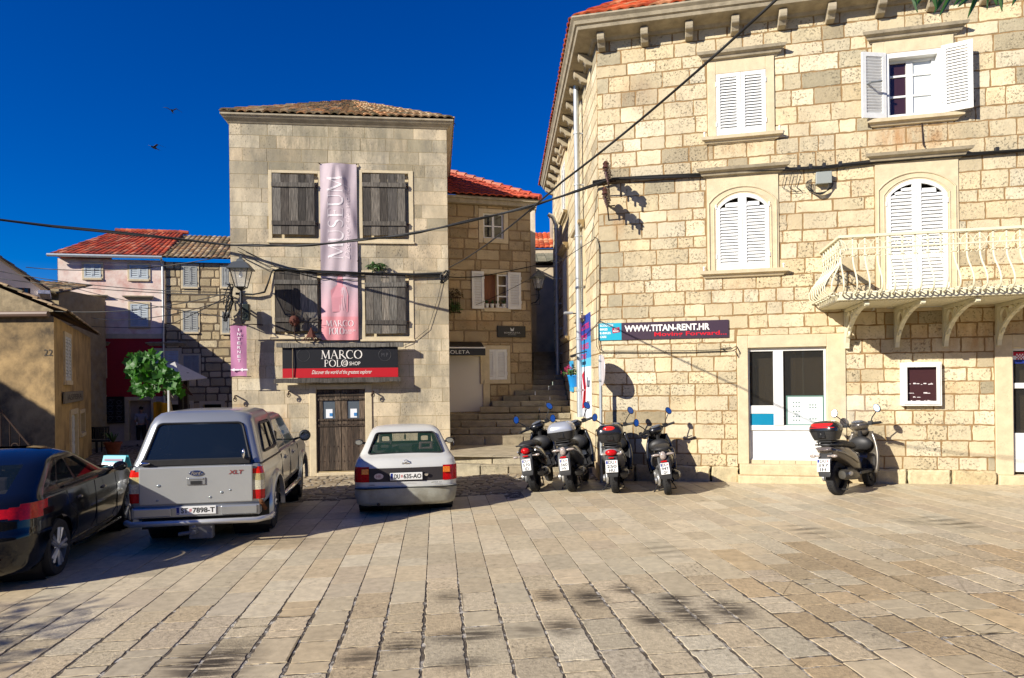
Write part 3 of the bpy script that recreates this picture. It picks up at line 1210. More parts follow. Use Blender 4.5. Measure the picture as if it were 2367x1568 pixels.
fm.box(a0 + .035, D0 + .012, b0 + .06, a1 - .04, D0 + .031, b0 + .1)
fm.build('frame', M_WHITE, shopw, bevel=.006)
tl = MB()
q = (a1 - a0) / 5
for i in range(5):
    tl.box(a0 + q * i + .004, .04, b0 - .0, a0 + q * (i + 1) - .004, .11, b0 + .075)
tl.build('sill_tiles', M_TRIM, shopw)
bp = MB()
bp.box(a0 + .035, D0 + .012, z_panel, xm0, D1 - .01, zl_mid - .16)
bx = a0 + .035 + (xm0 - a0) * .42
bp.box(bx, D0 + .006, z_panel + .005, xm0 - .03, D0 + .014, zl_mid - .2)
bp.build('blue_panel', mat('teal_panel', lin('#0f7fa3'), rough=.35), shopw)
gl = MB()
gl.box(a0 + .035, .085, zl_mid, xm0, .092, b1 - .07)
gl.box(xm1, .085, z_panel, a1 - .04, .092, b1 - .07)
gl.build('pane', mat('shop_glass', (.03, .03, .028), rough=.02, alpha=.55, spec=.9), shopw)
room = MB()
room.box(a0, 1.6, 0, a1, 1.65, b1, lin('#8f8874'))
room.box(a0 - .3, .2, 0, a0 - .25, 1.6, b1, lin('#6a5648'))
room.box(a1 + .25, .2, 0, a1 + .3, 1.6, b1, lin('#8f8874'))
room.box(a0 - .3, .2, b1, a1 + .3, 1.65, b1 + .05, lin('#706858'))
room.box(a0, .3, .3, xm1, .8, zl_mid - .02, lin('#8a8078'))
room.build('shop_room', mat('shop_interior', (0, 0, 0), rough=.9, attr=True), shopw)

# right hand door at the frame's edge
dm = MB()
rect_frame(dm, f_drr, drr, .03, .2)
dr = dm.build('shop_door', M_TRIM, house_r, bevel=.008)
a0, a1, b0, b1 = drr
dm = MB()
zq0, zq1 = S(2355, 892)[1], S(2355, 1002)[1]
dm.box(a0, .05, b0, a0 + .04, .12, b1)
dm.box(a1 - .06, .05, b0, a1, .12, b1)
dm.box(a0 + .04, .05, b1 - .05, a1 - .06, .12, b1)
dm.box(a0 + .04, .052, zq0 - .05, a1 - .06, .12, zq0 + .05)
dm.box(a0 + .04, .052, b0 + .05, a1 - .06, .11, zq1 - .05)
dm.box(a0 + .04, .05, zq1 - .05, a1 - .06, .12, zq1)
dm.build('frame', M_WHITE, dr, bevel=.005)
dm = MB()
dm.box(a0 + .04, .085, zq1, a1 - .06, .092, b1 - .05)
dm.build('pane', MATS['shop_glass'], dr)
dm = MB()
dm.box(f_drr[0] + .02, -.1, -.1, f_drr[1], .2, b0)
dm.build('door_step', MATS['worn_step'], dr, bevel=.015)
dm = MB()
dm.box(a0, 1.4, 0, a1, 1.45, b1, lin('#3a3430'))
dm.build('back_room', MATS['shop_interior'], dr)
fl = MB()
fz = b1 - .07
for i, c in enumerate(('#c01525', '#e8e8e8', '#1c2f7a')):
    fl.box(a0 + .04, .078, fz - .07 * (i + 1), a0 + .62, .082, fz - .07 * i, lin(c))
for i in range(5):
    for j in range(4):
        fl.box(a0 + .10 + i * .022, .0765, fz - .14 + j * .026, a0 + .10 + (i + 1) * .022, .0778, fz - .14 + (j + 1) * .026, lin('#c01525') if (i + j) % 2 == 0 else lin('#f0f0f0'))
flag = fl.build('flag_sticker', mat('printed_colours', (0, 0, 0), rough=.5, attr=True), dr)

# ---------------------------------------------------------------- balcony
BS0, BZ = WR.hit(1893, 718)
BS1 = BS0 + 4.9
BD = 1.5
balc = MB()
balc.box(BS0, -BD, BZ + .02, BS1, -.015, BZ + .13)
for i in range(9):
    y = -BD + .1 + i * .18
    balc.box(BS0 + .03, y, BZ + .006, BS1 - .03, y + .165, BZ + .02)
M_CREAM = mat('cream_metal', lin('#d9d3b6'), rough=.5, noise=.08, nscale=10)
bal = balc.build('balcony', M_CREAM, house_r, bevel=.01)
rl = MB()
RZ = BZ + 1.08
Y = -BD + .06
rl.box(BS0 + .02, Y - .04, RZ, BS1, Y + .04, RZ + .045)
rl.box(BS0 + .02, Y + .04, RZ + .002, BS0 + .1, -.02, RZ + .043)
rl.box(BS0 + .05, Y - .012, RZ - .2, BS1, Y + .012, RZ - .175)
rl.box(BS0 + .05, Y + .012, RZ - .198, BS0 + .074, -.02, RZ - .177)
rl.box(BS0 + .04, Y - .012, BZ + .15, BS1, Y + .012, BZ + .17)
rl.box(BS0 + .05, Y + .012, BZ + .151, BS0 + .074, -.02, BZ + .169)
rl.build('handrail', M_CREAM, bal)
bprof = [(1.08, 0), (.9, 0), (.78, 0), (.68, .015), (.58, .07), (.48, .15), (.38, .22), (.29, .26), (.2, .255), (.13, .2), (.1, .12), (.13, .06), (.16, .03)]


def baluster(px_, py_, ox, oy, nm='baluster'):
    m = MB()
    m.tube([(px_ + ox * o, py_ + oy * o, BZ + z) for z, o in bprof], .0135, 6)
    sx, sy = (-oy, ox)
    for sg in (-1, 1):
        pts = [(px_ + sx * sg * (.095 * math.sin(PI * t)), py_ + sy * sg * (.095 * math.sin(PI * t)), RZ - .02 - .26 * t) for t in [i / 6 for i in range(7)]]
        m.tube(pts, .006, 5)
        m.tube([(px_ + sx * sg * .075, py_ + sy * sg * .075, RZ - .3), (px_ + sx * sg * .05, py_ + sy * sg * .05, RZ - .33), (px_ + sx * sg * .02, py_ + sy * sg * .02, RZ - .3)], .007, 5)
    m.box(px_ - .02, py_ - .02, RZ - .12, px_ + .02, py_ + .02, RZ - .1)
    m.box(px_ - .025, py_ - .025, RZ - .31, px_ + .025, py_ + .025, RZ - .29)
    return m.build('baluster', M_CREAM, bal, smooth=60)


nb = int((BS1 - BS0 - .1) / .19)
for i in range(1, nb + 1):
    baluster(BS0 + .06 + i * .19, Y, 0, -1)
for i in range(0, 9):
    baluster(BS0 + .06, Y + .14 + i * .19, -1, 0)
for ox, oy in ((-.72, -.72), (-1, -.05), (-.05, -1)):
    baluster(BS0 + .06, Y, ox, oy)
sc = MB()
for i in range(nb):
    x = BS0 + .06 + i * .19
    sc.tube([(x + .19 * t, Y - .13 - .06 * math.sin(PI * t), BZ + .17 - .05 * math.sin(PI * t)) for t in [j / 6 for j in range(7)]], .011, 5)
sc.build('scroll_border', M_CREAM, bal, smooth=60)
sc = MB()
for i in range(8):
    y = Y + i * .19
    sc.tube([(BS0 + .06 - .13 - .06 * math.sin(PI * t), y + .19 * t, BZ + .17 - .05 * math.sin(PI * t)) for t in [j / 6 for j in range(7)]], .011, 5)
sc.build('scroll_border', M_CREAM, bal, smooth=60)
for px_ in (1955, 2070, 2182, 2304):
    s = WR.hit(px_, 755)[0]
    br = MB()
    th_ = .035
    top_, dep_, hgt_ = BZ, 1.42, .74
    br.box(s - th_, -dep_, top_ - .055, s + th_, -.02, top_)
    br.box(s - th_, -.1, top_ - hgt_, s + th_, -.02, top_ - .055)
    arcp = []
    for i in range(13):
        t = i / 12
        arcp.append((-.1 - (dep_ - .12) * (1 - math.cos(t * PI / 2)) ** .9, top_ - hgt_ + .02 + (hgt_ - .09) * math.sin(t * PI / 2)))
    for i in range(12):
        a, b = arcp[i], arcp[i + 1]
        nx, nz = -(b[1] - a[1]), (b[0] - a[0])
        l = math.hypot(nx, nz)
        nx, nz = nx / l * .045, nz / l * .045
        br.prism([(a[0], a[1]), (b[0], b[1]), (b[0] - nx, b[1] - nz), (a[0] - nx, a[1] - nz)], 'x', s - th_, s + th_)
    for cy, cz_, rad in ((-.29, top_ - .23, .145), (-.56, top_ - .155, .085), (-.74, top_ - .125, .06), (-.2, top_ - .46, .06)):
        br.tube([(s, cy + rad * math.cos(a), cz_ + rad * math.sin(a)) for a in [2 * PI * i / 18 for i in range(18)]], .024, 6, closed=True)
    br.build('bracket', M_CREAM, bal, smooth=40)

# ---------------------------------------------------------------- alley side: windows, seen edge on
for (px0, px1, y0, y1, arched) in ((1300, 1312, 380, 500, 0), (1338, 1352, 560, 735, 0), (1304, 1316, 600, 780, 0)):
    r = WS.r(px0, y0, px1, y1)
    c = (r[0] + r[1]) / 2
    wd = .5
    m = MB(WS_M)
    m.box(c - wd - .18, -.05, r[2] - .1, c - wd, .05, r[3] + .2)
    m.box(c + wd, -.05, r[2] - .1, c + wd + .18, .05, r[3] + .2)
    m.box(c - wd, -.05, r[3], c + wd, .05, r[3] + .2)
    profile_bar(m, c - wd - .22, c + wd + .22, [(o, z + r[3] + .2) for o, z in HOOD])
    profile_bar(m, c - wd - .2, c + wd + .2, [(o, z + r[2] - .14) for o, z in SILL])
    w = m.build('side_window', M_TRIM, house_r)
    m = MB(WS_M)
    for k in range(2):
        lf = shutter_leaf(wd - .005, r[3] - r[2])
        m.add([(v[0] + c - wd + k * wd, v[1] - .01, v[2] + r[2]) for v in lf.v], lf.f)
    m.build('shutter', M_WHITE, w)
# ================================================================== narrow ashlar house in the middle
WM = Wall((-6.85, 16.4), (-1.58, 17.0))
rm = random.Random(31)
mus = thing('stone_house', 'narrow three storey ashlar house with grey plank shutters and a hanging banner', 'house', WM.M)
MT = WM.hit(780, 291)[1]
MUSC = [lin('#cfbfa0'), lin('#c9b899'), lin('#d3c4a6'), lin('#c7b798'), lin('#d1c0a0')]
MUSG = [lin('#b2a488'), lin('#b7a98d'), lin('#a99c80')]


def col_mus(r, s, z):
    k = .16 + .35 * sstep(5.2, 7.6, z) + (.22 if s > 4.2 else 0)
    if z < 3.4:
        k *= .35
    return jitter(r, MUSG if r.random() < k else MUSC, .055)


shut = [WM.r(631, 404, 728, 546), WM.r(840, 404, 937, 548), WM.r(638, 628, 735, 768), WM.r(846, 635, 938, 773)]
mdoor = WM.r(732, 900, 845, 1089)
f_mdoor = grow(mdoor, .17, .17, .0, .13)
fsh = [grow(q, .1, .2, .16, .1) for q in shut]
mw = MB()
stone_wall(mw, 0, WM.L, -.45, MT, fsh + [f_mdoor], (.30, .37), (.4, .95), .004, .004, .005, rm, col_mus, mortar=lin('#a3926f'), cham=.002, step=.3, rc=.004)
mw.build('wall', [M_MUS, M_MORTAR], mus)
wall_stains(M_MUS, [(2.6, MT - .4, 3.2, .7, .8), (1.2, MT - .9, 1.2, .9, .55), (4.1, MT - 1.2, 1.1, 1.2, .6), (4.8, 3.0, .6, 2.0, .55), (.3, 5.0, .5, 1.8, .4), (4.2, .9, .9, .8, .5), (1.9, 6.9, .6, .7, .5)], lin('#7f7862'))
wall_stains(M_MUS, [(3.9, 4.55, .9, .35, .6), (1.3, 4.6, .8, .3, .5), (1.25, .9, .2, .9, .6), (2.9, 2.0, .5, .3, .4), (.2, 1.3, .3, .5, .5)], lin('#b98a4a'))
mc = MB()
MD = 5.5
mc.box(.02, .22, -.45, WM.L - .02, MD, MT, lin('#b0a084'))
mc.box(0, .0, -.45, .02, MD, MT, lin('#a89878'))
mc.box(WM.L - .02, .0, -.45, WM.L, MD, MT, lin('#b0a084'))
mc.build('rear_wall', mat('ashlar_plain', (0, 0, 0), rough=.9, attr=True, noise=.3, nscale=3, pits=.6, pscale=30, stain=(.3, .28, .22), stain_scale=1.2), mus)
mco = MB()
pf = [(-.02, 0), (.02, 0), (.04, .03), (.11, .10), (.15, .155), (.165, .16), (.165, .2), (-.02, .2)]
n = len(pf)
cor_pts = [(0, MD), (0, 0), (WM.L, 0), (WM.L, MD)]
cor_out = [(-1, 0), (-1, -1), (1, -1), (1, 0)]
vs = [(p[0] + o * q[0], p[1] + o * q[1], z + MT - .01) for p, q in zip(cor_pts, cor_out) for o, z in pf]
fs = [(k * n + i, k * n + (i + 1) % n, (k + 1) * n + (i + 1) % n, (k + 1) * n + i) for k in range(3) for i in range(n)]
mco.add(vs, fs)
mco.build('cornice', M_TRIMG, mus)
mr = MB()
rmt = random.Random(3)
zz = MT + .19
e = .16
A_, B_, C_, D_ = (-e, -e, zz), (WM.L + e, -e, zz), (WM.L + e, MD, zz), (-e, MD, zz)
ap1, ap2 = (WM.L * .5, 2.5, zz + 1.42), (WM.L * .5, 3.0, zz + 1.42)
tile_roof(mr, A_, B_, ap1, ap1, tw=.2, tl=.36, amp=.06, rnd=rmt, cols=TERRA_OLD + [lin('#b98a5e')])
tile_roof(mr, B_, C_, ap2, ap1, tw=.2, tl=.36, amp=.06, rnd=rmt, cols=TERRA_OLD)
tile_roof(mr, D_, A_, ap1, ap2, tw=.2, tl=.36, amp=.06, rnd=rmt, cols=TERRA_OLD)
mr.add([C_, D_, ap2], [(0, 1, 2)], TERRA_OLD[0])
mr.build('roof', M_TILE, mus, smooth=50)
WOODC = [lin('#6c675f'), lin('#59534c'), lin('#7c766c'), lin('#48433d'), lin('#857e73')]


def plank_shutter(w, h, seed, nb=5):
    r = random.Random(seed)
    mb = MB()
    x = 0
    ws = [r.uniform(.8, 1.2) for _ in range(nb)]
    k = w / sum(ws)
    for q in ws:
        ww = q * k
        lo, hi = r.uniform(0, .03), h - r.uniform(0, .02)
        mb.box(x + .004, -.045 - r.random() * .006, lo, x + ww - .004, -.012, hi, jitter(r, WOODC, .15))
        x += ww
    for z in (h * .2, h * .82):
        tlt = r.uniform(-.012, .012)
        c = jitter(r, WOODC[:2], .15)
        mb.prism([(-.015, z - .055), (w + .015, z - .055 + tlt), (w + .015, z + .05 + tlt), (-.015, z + .05)], 'y', -.075, -.046, c)
    return mb


for i, (q, f) in enumerate(zip(shut, fsh)):
    m = MB()
    a, b, c, d = f
    m.box(a, -.022, c, q[0] - .02, .12, d)
    m.box(q[1] + .08, -.022, c, b, .12, d)
    m.box(q[0] - .02, -.022, d - .07, q[1] + .08, .12, d)
    m.box(q[0] - .02, -.022, c, q[1] + .08, .12, c + .1)
    m.box(a - .04, -.05, c - .02, b + .02, -.0, c + .03)
    m.box(q[0] - .02, .1, c + .1, q[1] + .08, .12, d - .07)
    w = m.build('window', M_TRIM, mus, bevel=.005)
    o = plank_shutter(q[1] - q[0], q[3] - q[2], 50 + i).build('plank_shutter', M_WOOD, w)
    o.matrix_local = T(q[0], -.03, q[2])
    hg = MB()
    for z in (q[2] + (q[3] - q[2]) * .2, q[2] + (q[3] - q[2]) * .8):
        hg.tube([(q[1] - .02, -.1, z), (q[1] + .09, -.06, z)], .012, 5)
        hg.tube([(q[1] + .06, -.05, z - .04), (q[1] + .06, -.05, z + .04)], .014, 5)
    hg.build('hinge', M_IRON, w)
# plank door
dm = MB()
a, b, c, d = f_mdoor
q = mdoor
dm.box(a, -.03, c - .2, q[0], .14, d)
dm.box(q[1], -.03, c - .2, b, .14, d)
dm.box(q[0], -.03, q[3], q[1], .14, d)
dm.box(q[0], -.06, c - .2, q[1], .1, q[2] - .03)
md = dm.build('door', M_TRIM, mus, bevel=.01)
WD = [lin('#57493c'), lin('#4a3d32'), lin('#665748'), lin('#3e342b')]
hwid = (q[1] - q[0]) / 2
hgt = q[3] - q[2]
for k in range(2):
    lf = MB()
    r = random.Random(70 + k)
    x0 = q[0] + k * hwid + .006
    n = 4
    pw = (hwid - .012) / n
    wz0, wz1 = q[2] + hgt * .64, q[2] + hgt * .86
    for i in range(n):
        col = jitter(r, WD, .2)
        xa, xb = x0 + i * pw + .003, x0 + (i + 1) * pw - .003
        if 1 <= i <= 2:
            lf.box(xa, .02, q[2] + r.uniform(0, .03), xb, .06, wz0, col)
            lf.box(xa, .02, wz1, xb, .06, q[3] - .01, col)
        else:
            lf.box(xa, .02, q[2] + r.uniform(0, .03), xb, .06, q[3] - .01, col)
    for z, hh_ in ((wz0 - .05, .045), (wz1 + .01, .045), (q[2] + hgt * .545, .06), (q[2] + hgt * .92, .05)):
        lf.box(x0, .0, z, x0 + hwid - .012, .022, z + hh_, jitter(r, WD, .1))
    lo = lf.build('door_leaf', M_WOOD, md)
    gp = MB()
    gp.box(x0 + pw, .035, wz0, x0 + 3 * pw, .045, wz1)
    gp.build('pane', mat('dusty_glass', (.10, .12, .14), rough=.12, spec=.8), lo)
    pp_ = MB()
    pp_.box(x0 + pw * 1.5, .03, wz0 + .02, x0 + pw * 2.6, .034, wz0 + .24, lin('#e6e8ea'))
    pp_.box(x0 + pw * 2.1, .026, wz0 + .06, x0 + pw * 2.6, .0295, wz0 + .14, lin('#3f7fb8'))
    pp_.build('notice', MATS['printed_colours'], lo)
    st_ = MB()
    for i in range(5):
        for z in (wz0 - .03, wz1 + .03, q[2] + hgt * .57, q[2] + hgt * .3, q[2] + hgt * .12):
            st_.ball((x0 + (i + .5) * hwid / 5 * .95, -.002 if z > q[2] + hgt * .5 else .018, z), .013, 6)
    st_.build('iron_studs', M_IRON, lo)

# ---- hanging cloth banner
BR = WM.r(742, 381, 827, 787)
bw, bh = BR[1] - BR[0], BR[3] - BR[2]


def cloth(x, z):
    u, v = x / bw, z / bh
    y = -.06 - .018 * math.sin(u * 7 + v * 5) * (.4 + v * .6) - .012 * math.sin(u * 16 - v * 9) - .03 * math.sin(PI * u) * (.5 + .5 * math.sin(v * 8))
    y -= .025 * math.exp(-((u - .72 + (v - .8) * 1.2) ** 2) / .008) * sstep(.35, .75, v)
    y -= .02 * math.exp(-((u - .25 - (v - .85) * .9) ** 2) / .006) * sstep(.6, .9, v)
    return y


def warp_text(mb, x0, z0):
    pass


bt = thing('banner', 'tall lilac and pink cloth museum banner hanging between the plank shutters', 'banner', WM.at(BR[0], BR[2], .0))
bm_ = MB()
NU, NV = 26, 90
for i in range(NU):
    for j in range(NV):
        q4 = [(i / NU, j / NV), ((i + 1) / NU, j / NV), ((i + 1) / NU, (j + 1) / NV), (i / NU, (j + 1) / NV)]
        v = (j + .5) / NV
        c = lin('#b9a9ae')
        if v < .135:
            c = lin('#d28a90')
        elif v < .33:
            k = (v - .135) / .195
            u_ = (i + .5) / NU
            a_, b_ = lin('#cc9aa2'), lin('#b9a6ad')
            c = tuple(a_[t] * (1 - k) + b_[t] * k for t in range(3))
        bm_.add([(u * bw, cloth(u * bw, vv * bh), vv * bh) for u, vv in q4], [(0, 1, 2, 3)], c)
M_CLOTH = mat('banner_cloth', (0, 0, 0), rough=.75, attr=True, noise=.06, nscale=6)
bm_.build('cloth', M_CLOTH, bt, smooth=180)
tx = MB()
tx.col = lin('#e4dadb')
serif(tx, 'MUSEUM', .2 * bw, .62 * bw, .455 * bh, .93 * bh, 0, rot=True)
serif(tx, 'MARCO', .12 * bw, .88 * bw, .078 * bh, .112 * bh, 0)
serif(tx, 'POLO', .2 * bw, .62 * bw, .033 * bh, .07 * bh, 0)
tx.text('MUSEUM', .62 * bw, .92 * bw, .048 * bh, .06 * bh, -.0005)
tx.text('KORCULA', .62 * bw, .82 * bw, .036 * bh, .045 * bh, -.0005)
vv_, ff_, bb_ = TXT[('Discover the world', 's')]
sc_ = (.42 * bh) / (bb_[1] - bb_[0])
tx.add([(.80 * bw - (v[1] - bb_[2]) * sc_ * .8, -.0005, .46 * bh + (v[0] - bb_[0]) * sc_) for v in vv_], ff_, lin('#d8c8cb'))
# faint robed figure, generic
fig = [(.3, .16), (.28, .24), (.26, .28), (.36, .30), (.44, .315), (.43, .34), (.46, .365), (.52, .372), (.58, .36), (.6, .335), (.58, .315), (.68, .30), (.74, .25), (.72, .16)]
tx.add([(p[0] * bw, .001, p[1] * bh) for p in fig], [tuple(range(len(fig)))], lin('#d08f98'))
for k in range(5):
    pts = [(.36 + k * .075, .17), (.38 + k * .06, .22), (.40 + k * .05, .285)]
    tx.add([(p[0] * bw + s * .006, .0005, p[1] * bh) for p in pts for s in (-1, 1)], [(0, 1, 3, 2), (2, 3, 5, 4)], lin('#d9b0b4'))
tx.v = [(v[0], cloth(v[0], v[2]) - .008 + v[1], v[2]) for v in tx.v]
tx.build('lettering', M_CLOTH, bt)
cd_ = MB()
for x in (0, bw):
    for z in (.0, bh * .45, bh):
        cd_.ball((x, -.05, z), .018, 6)
        cd_.tube([(x, -.05, z), (x + (.05 if x else -.05), -.0, z + .03)], .005, 4)
cd_.build('eyelets', M_IRON, bt)

# ---- black and red shop board on two timbers
SB = WM.r(653, 803, 920, 873, .22)
sb = thing('shop_sign', 'black and red shop board with white lettering between two grey timbers', 'sign', WM.at(SB[0], SB[2], .22))
w_, h_ = SB[1] - SB[0], SB[3] - SB[2]
pm = MB()
pm.box(0, -.01, 0, w_, .03, h_, lin('#17171a'))
pm.box(.0, -.014, .0, w_, -.0105, h_ * .31, lin('#b5141f'))
pm.build('panel', MATS['printed_colours'], sb)
lt = MB()
lt.col = lin('#ece6dc')
serif(lt, 'MARCO', w_ * .33, w_ * .69, h_ * .62, h_ * .90, -.017)
serif(lt, 'POLO', w_ * .355, w_ * .565, h_ * .36, h_ * .585, -.017)
lt.text('SHOP', w_ * .575, w_ * .67, h_ * .40, h_ * .52, -.017)
lt.text('Discover the world of the greatest explorer', w_ * .25, w_ * .77, h_ * .08, h_ * .25, -.017, 's')
cxx, czz = w_ * .537, h_ * .472
for rad in (.045, .028):
    lt.tube([(cxx + rad * math.cos(a), -.016, czz + rad * math.sin(a)) for a in [2 * PI * i / 20 for i in range(20)]], .004, 4, closed=True)
lt.build('lettering', MATS['printed_colours'], sb)
dk = MB()
dk.col = lin('#4a4a4c')
for cx_ in (w_ * .18, w_ * .885):
    dk.tube([(cx_ + .15 * math.cos(a), -.0115, h_ * .74 + .15 * math.sin(a)) for a in [2 * PI * i / 24 for i in range(24)]], .004, 4, closed=True)
dk.text('M P', w_ * .885 - .08, w_ * .885 + .08, h_ * .68, h_ * .8, -.0115)
dk.build('faded_emblem', MATS['printed_colours'], sb)
r = random.Random(6)
for name_, x0, x1, z0, z1 in (('timber', -.13, w_ + .14, h_ + .0, h_ + .1), ('timber', -.2, w_ + .06, -.12, -.01)):
    b_ = MB()
    pts = []
    for i in range(13):
        t = i / 12
        pts.append((x0 + (x1 - x0) * t, z1 + r.uniform(-.012, .012)))
    lo = [(p[0], z0 + r.uniform(-.012, .012)) for p in reversed(pts)]
    b_.prism(pts + lo, 'y', -.07, .06, jitter(r, WOODC, .1))
    b_.build(name_, M_WOOD, sb)
    for x in (.25, w_ - .3):
        i_ = MB()
        i_.box(x - .03, .06, (z0 + z1) / 2 - .03, x + .03, .225, (z0 + z1) / 2 + .03)
        i_.build('iron_bracket', M_IRON, sb)
rp_ = MB()
rp_.tube([(w_ * .09, -.03, -.1), (w_ * .09, -.05, h_ * .5), (w_ * .092, -.03, h_ + .08)], .012, 6)
rp_.build('cord', mat('hemp', (.2, .15, .09), rough=.9), sb)

# ---- stone steps up the alley
st_col = [lin('#9b9079'), lin('#8e836d'), lin('#a3987f')]
M_STEP = mat('alley_step_stone', (0, 0, 0), rough=.85, attr=True, noise=.3, nscale=5, bump=.8, bscale=25, pits=.6, pscale=34, stain=(.20, .19, .10), stain_scale=2.2, stain_lo=.56, stain_hi=.85)
rs = random.Random(12)
stairs = thing('stone_stairs', 'worn stone stairs climbing the alley beside the limestone house', 'stairs', T(0, 0, 0))


def step(name, xl, xr, yl, yr, depth, z0, z1, seg=.9):
    """one step: front edge from (xl,yl) to (xr,yr)"""
    mb = MB()
    L_ = math.hypot(xr - xl, yr - yl)
    d = Vector(((xr - xl) / L_, (yr - yl) / L_, 0))
    M = Matrix(((d.x, -d.y, 0, xl), (d.y, d.x, 0, yl), (0, 0, 1, 0), (0, 0, 0, 1)))
    s = 0
    while s < L_:
        w = rs.uniform(seg * .7, seg * 1.3)
        e_ = min(L_, s + w)
        if L_ - e_ < .25:
            e_ = L_
        c = jitter(rs, st_col, .1)
        old, mb.M = mb.M, M
        block(mb, s + .004, e_ - .004, z0, z1 - .012, .012, .012, rs, c, cham=.02, step=.08, back=.02, rc=.02)
        mb.box(s + .003, -.012 - rs.random() * .01, z1 - .035, e_ - .003, depth, z1 + rs.uniform(-.004, .004), c)
        mb.M = old
        s = e_
    return mb.build(name, M_STEP, stairs, bevel=.008)


step('step', -1.6, 1.78, 15.75, 14.75, 1.2, -.3, .14)
step('step', -1.57, 1.78, 16.05, 15.05, 1.2, .0, .31)
lm = MB()
lm.add([(-3.4, 16.2, .3), (1.74, 15.2, .3), (1.7, 18.1, .36), (-3.4, 18.1, .36)], [(0, 1, 2, 3)], lin('#a0947c'))
lm.build('landing', mat('landing_slab', (0, 0, 0), rough=.85, attr=True, noise=.25, nscale=4, bump=.6, bscale=20, pits=.4, stain=(.2, .19, .11), stain_scale=1.5, stain_lo=.55, stain_hi=.85), stairs)
for y_, z0, z1 in ((18.0, .3, .60), (18.4, .6, .775), (18.8, .775, .95), (19.2, .95, 1.12)):
    step('step', -3.2, 1.68, y_, y_, .9 if z1 > 1 else .6, z0, z1)
yy = 19.45
for i, (px_l, z1) in enumerate(((1108, 1.31), (1136, 1.47), (1162, 1.62), (1188, 1.77), (1213, 1.92), (1229, 2.08), (1231, 2.24), (1232, 2.40), (1232, 2.56), (1232, 2.72), (1232, 2.88), (1232, 3.04))):
    x = (px_l - CX) / FOC * yy
    step('step', x, 1.67 - i * .008, yy, yy, .5 if i < 11 else 5, z1 - .17, z1, seg=.7)
    yy += .29 if i < 5 else .36
lm = MB()
lm.box(-3.4, 19.3, .9, 1.66, 21.2, 1.115, lin('#a89676'))
lm.build('landing', MATS['landing_slab'], stairs)

# ================================================================== house with the jewellery shop, in the alley
WB = Wall((-3.6, 19.35), (.62, 20.55))
rb = random.Random(41)
bor = thing('stone_house', 'stone house up the alley steps with a red tiled hip roof and a black awning', 'house', WB.M)
BT = WB.hit(1135, 476)[1]
BC = [lin('#b7a17c'), lin('#ad9772'), lin('#bfaa86'), lin('#a48f6c')]
bw1, bw2 = WB.r(1117, 493, 1164, 552), WB.r(1118, 634, 1174, 712)
bw3, bdr = WB.r(1118, 808, 1172, 878), WB.r(1030, 824, 1117, 952)
fb = [grow(bw1, .14, .14, .14, .12), grow(bw2, .08, .08, .12, .14), grow(bw3, .1, .1, .12, .12), grow(bdr, .1, .2, .0, .2)]
bm_ = MB()
stone_wall(bm_, 0, WB.L, .4, BT, fb, (.27, .36), (.35, .8), .014, .016, .02, rb, lambda r, s, z: jitter(r, BC, .14), mortar=lin('#8a765a'), cham=.014, step=.12, rc=.03)
bm_.build('wall', [M_WARM, M_MORTAR], bor)
bc_ = MB()
bc_.box(.02, .22, .3, WB.L, 6.5, BT, lin('#a08c6c'))
bc_.build('rear_wall', MATS['plain_render'], bor)
be = MB()
be.box(-.1, -.16, BT, WB.L + .16, 6.6, BT + .13)
be.box(-.1, -.22, BT + .13, WB.L + .22, 6.6, BT + .2)
be.build('eaves_moulding', M_TRIMG, bor)
br_ = MB()
z_ = BT + .2
rt = random.Random(9)
apz = 1.55
tile_roof(br_, (-.2, -.25, z_), (WB.L + .25, -.25, z_), (WB.L - 2.3, 2.6, z_ + apz), (-.2, 2.6, z_ + apz), tw=.22, tl=.36, amp=.065, rnd=rt, cols=[lin('#a8452e'), lin('#98402c'), lin('#b45036')])
br_.add([(WB.L + .25, -.25, z_), (WB.L + .25, 6.5, z_), (WB.L - 2.3, 2.6, z_ + apz)], [(0, 1, 2)], lin('#9a4a34'))
hp0, hp1 = Vector((WB.L + .25, -.25, z_ + .05)), Vector((WB.L - 2.3, 2.6, z_ + apz + .06))
for i in range(11):
    a, b = hp0.lerp(hp1, i / 11), hp0.lerp(hp1, (i + 1.1) / 11)
    br_.tube([a + Vector((0, 0, .03)), b], [.1, .08], 8, col=jitter(rt, [lin('#a8452e'), lin('#b4705a')], .15))
br_.build('roof', M_TILE, bor, smooth=50)


def small_window(parent, r, f, y0=-.02, casement=True, glass=None):
    m = MB()
    m.box(f[0], y0, f[2], r[0], .15, f[3])
    m.box(r[1], y0, f[2], f[1], .15, f[3])
    m.box(r[0], y0, r[3], r[1], .15, f[3])
    m.box(r[0], y0 - .03, f[2], r[1], .15, r[2])
    w = m.build('window', M_TRIM, parent, bevel=.006)
    if casement:
        m = MB()
        a0, a1, b0, b1 = r
        c = (a0 + a1) / 2
        t = .05
        m.box(a0, .06, b0, a0 + t, .11, b1)
        m.box(a1 - t, .06, b0, a1, .11, b1)
        m.box(c - t * .7, .055, b0, c + t * .7, .11, b1)
        for x0, x1 in ((a0 + t, c - t * .7), (c + t * .7, a1 - t)):
            m.box(x0, .06, b1 - t, x1, .11, b1)
            m.box(x0, .06, b0, x1, .11, b0 + t)
            m.box(x0, .065, (b0 + b1) / 2 - .018, x1, .105, (b0 + b1) / 2 + .018)
        m.build('casement', M_WHITE, w)
        m = MB()
        m.box(a0 + t, .085, b0 + t, a1 - t, .09, b1 - t)
        m.build('pane', glass or M_GLASS, w)
    return w


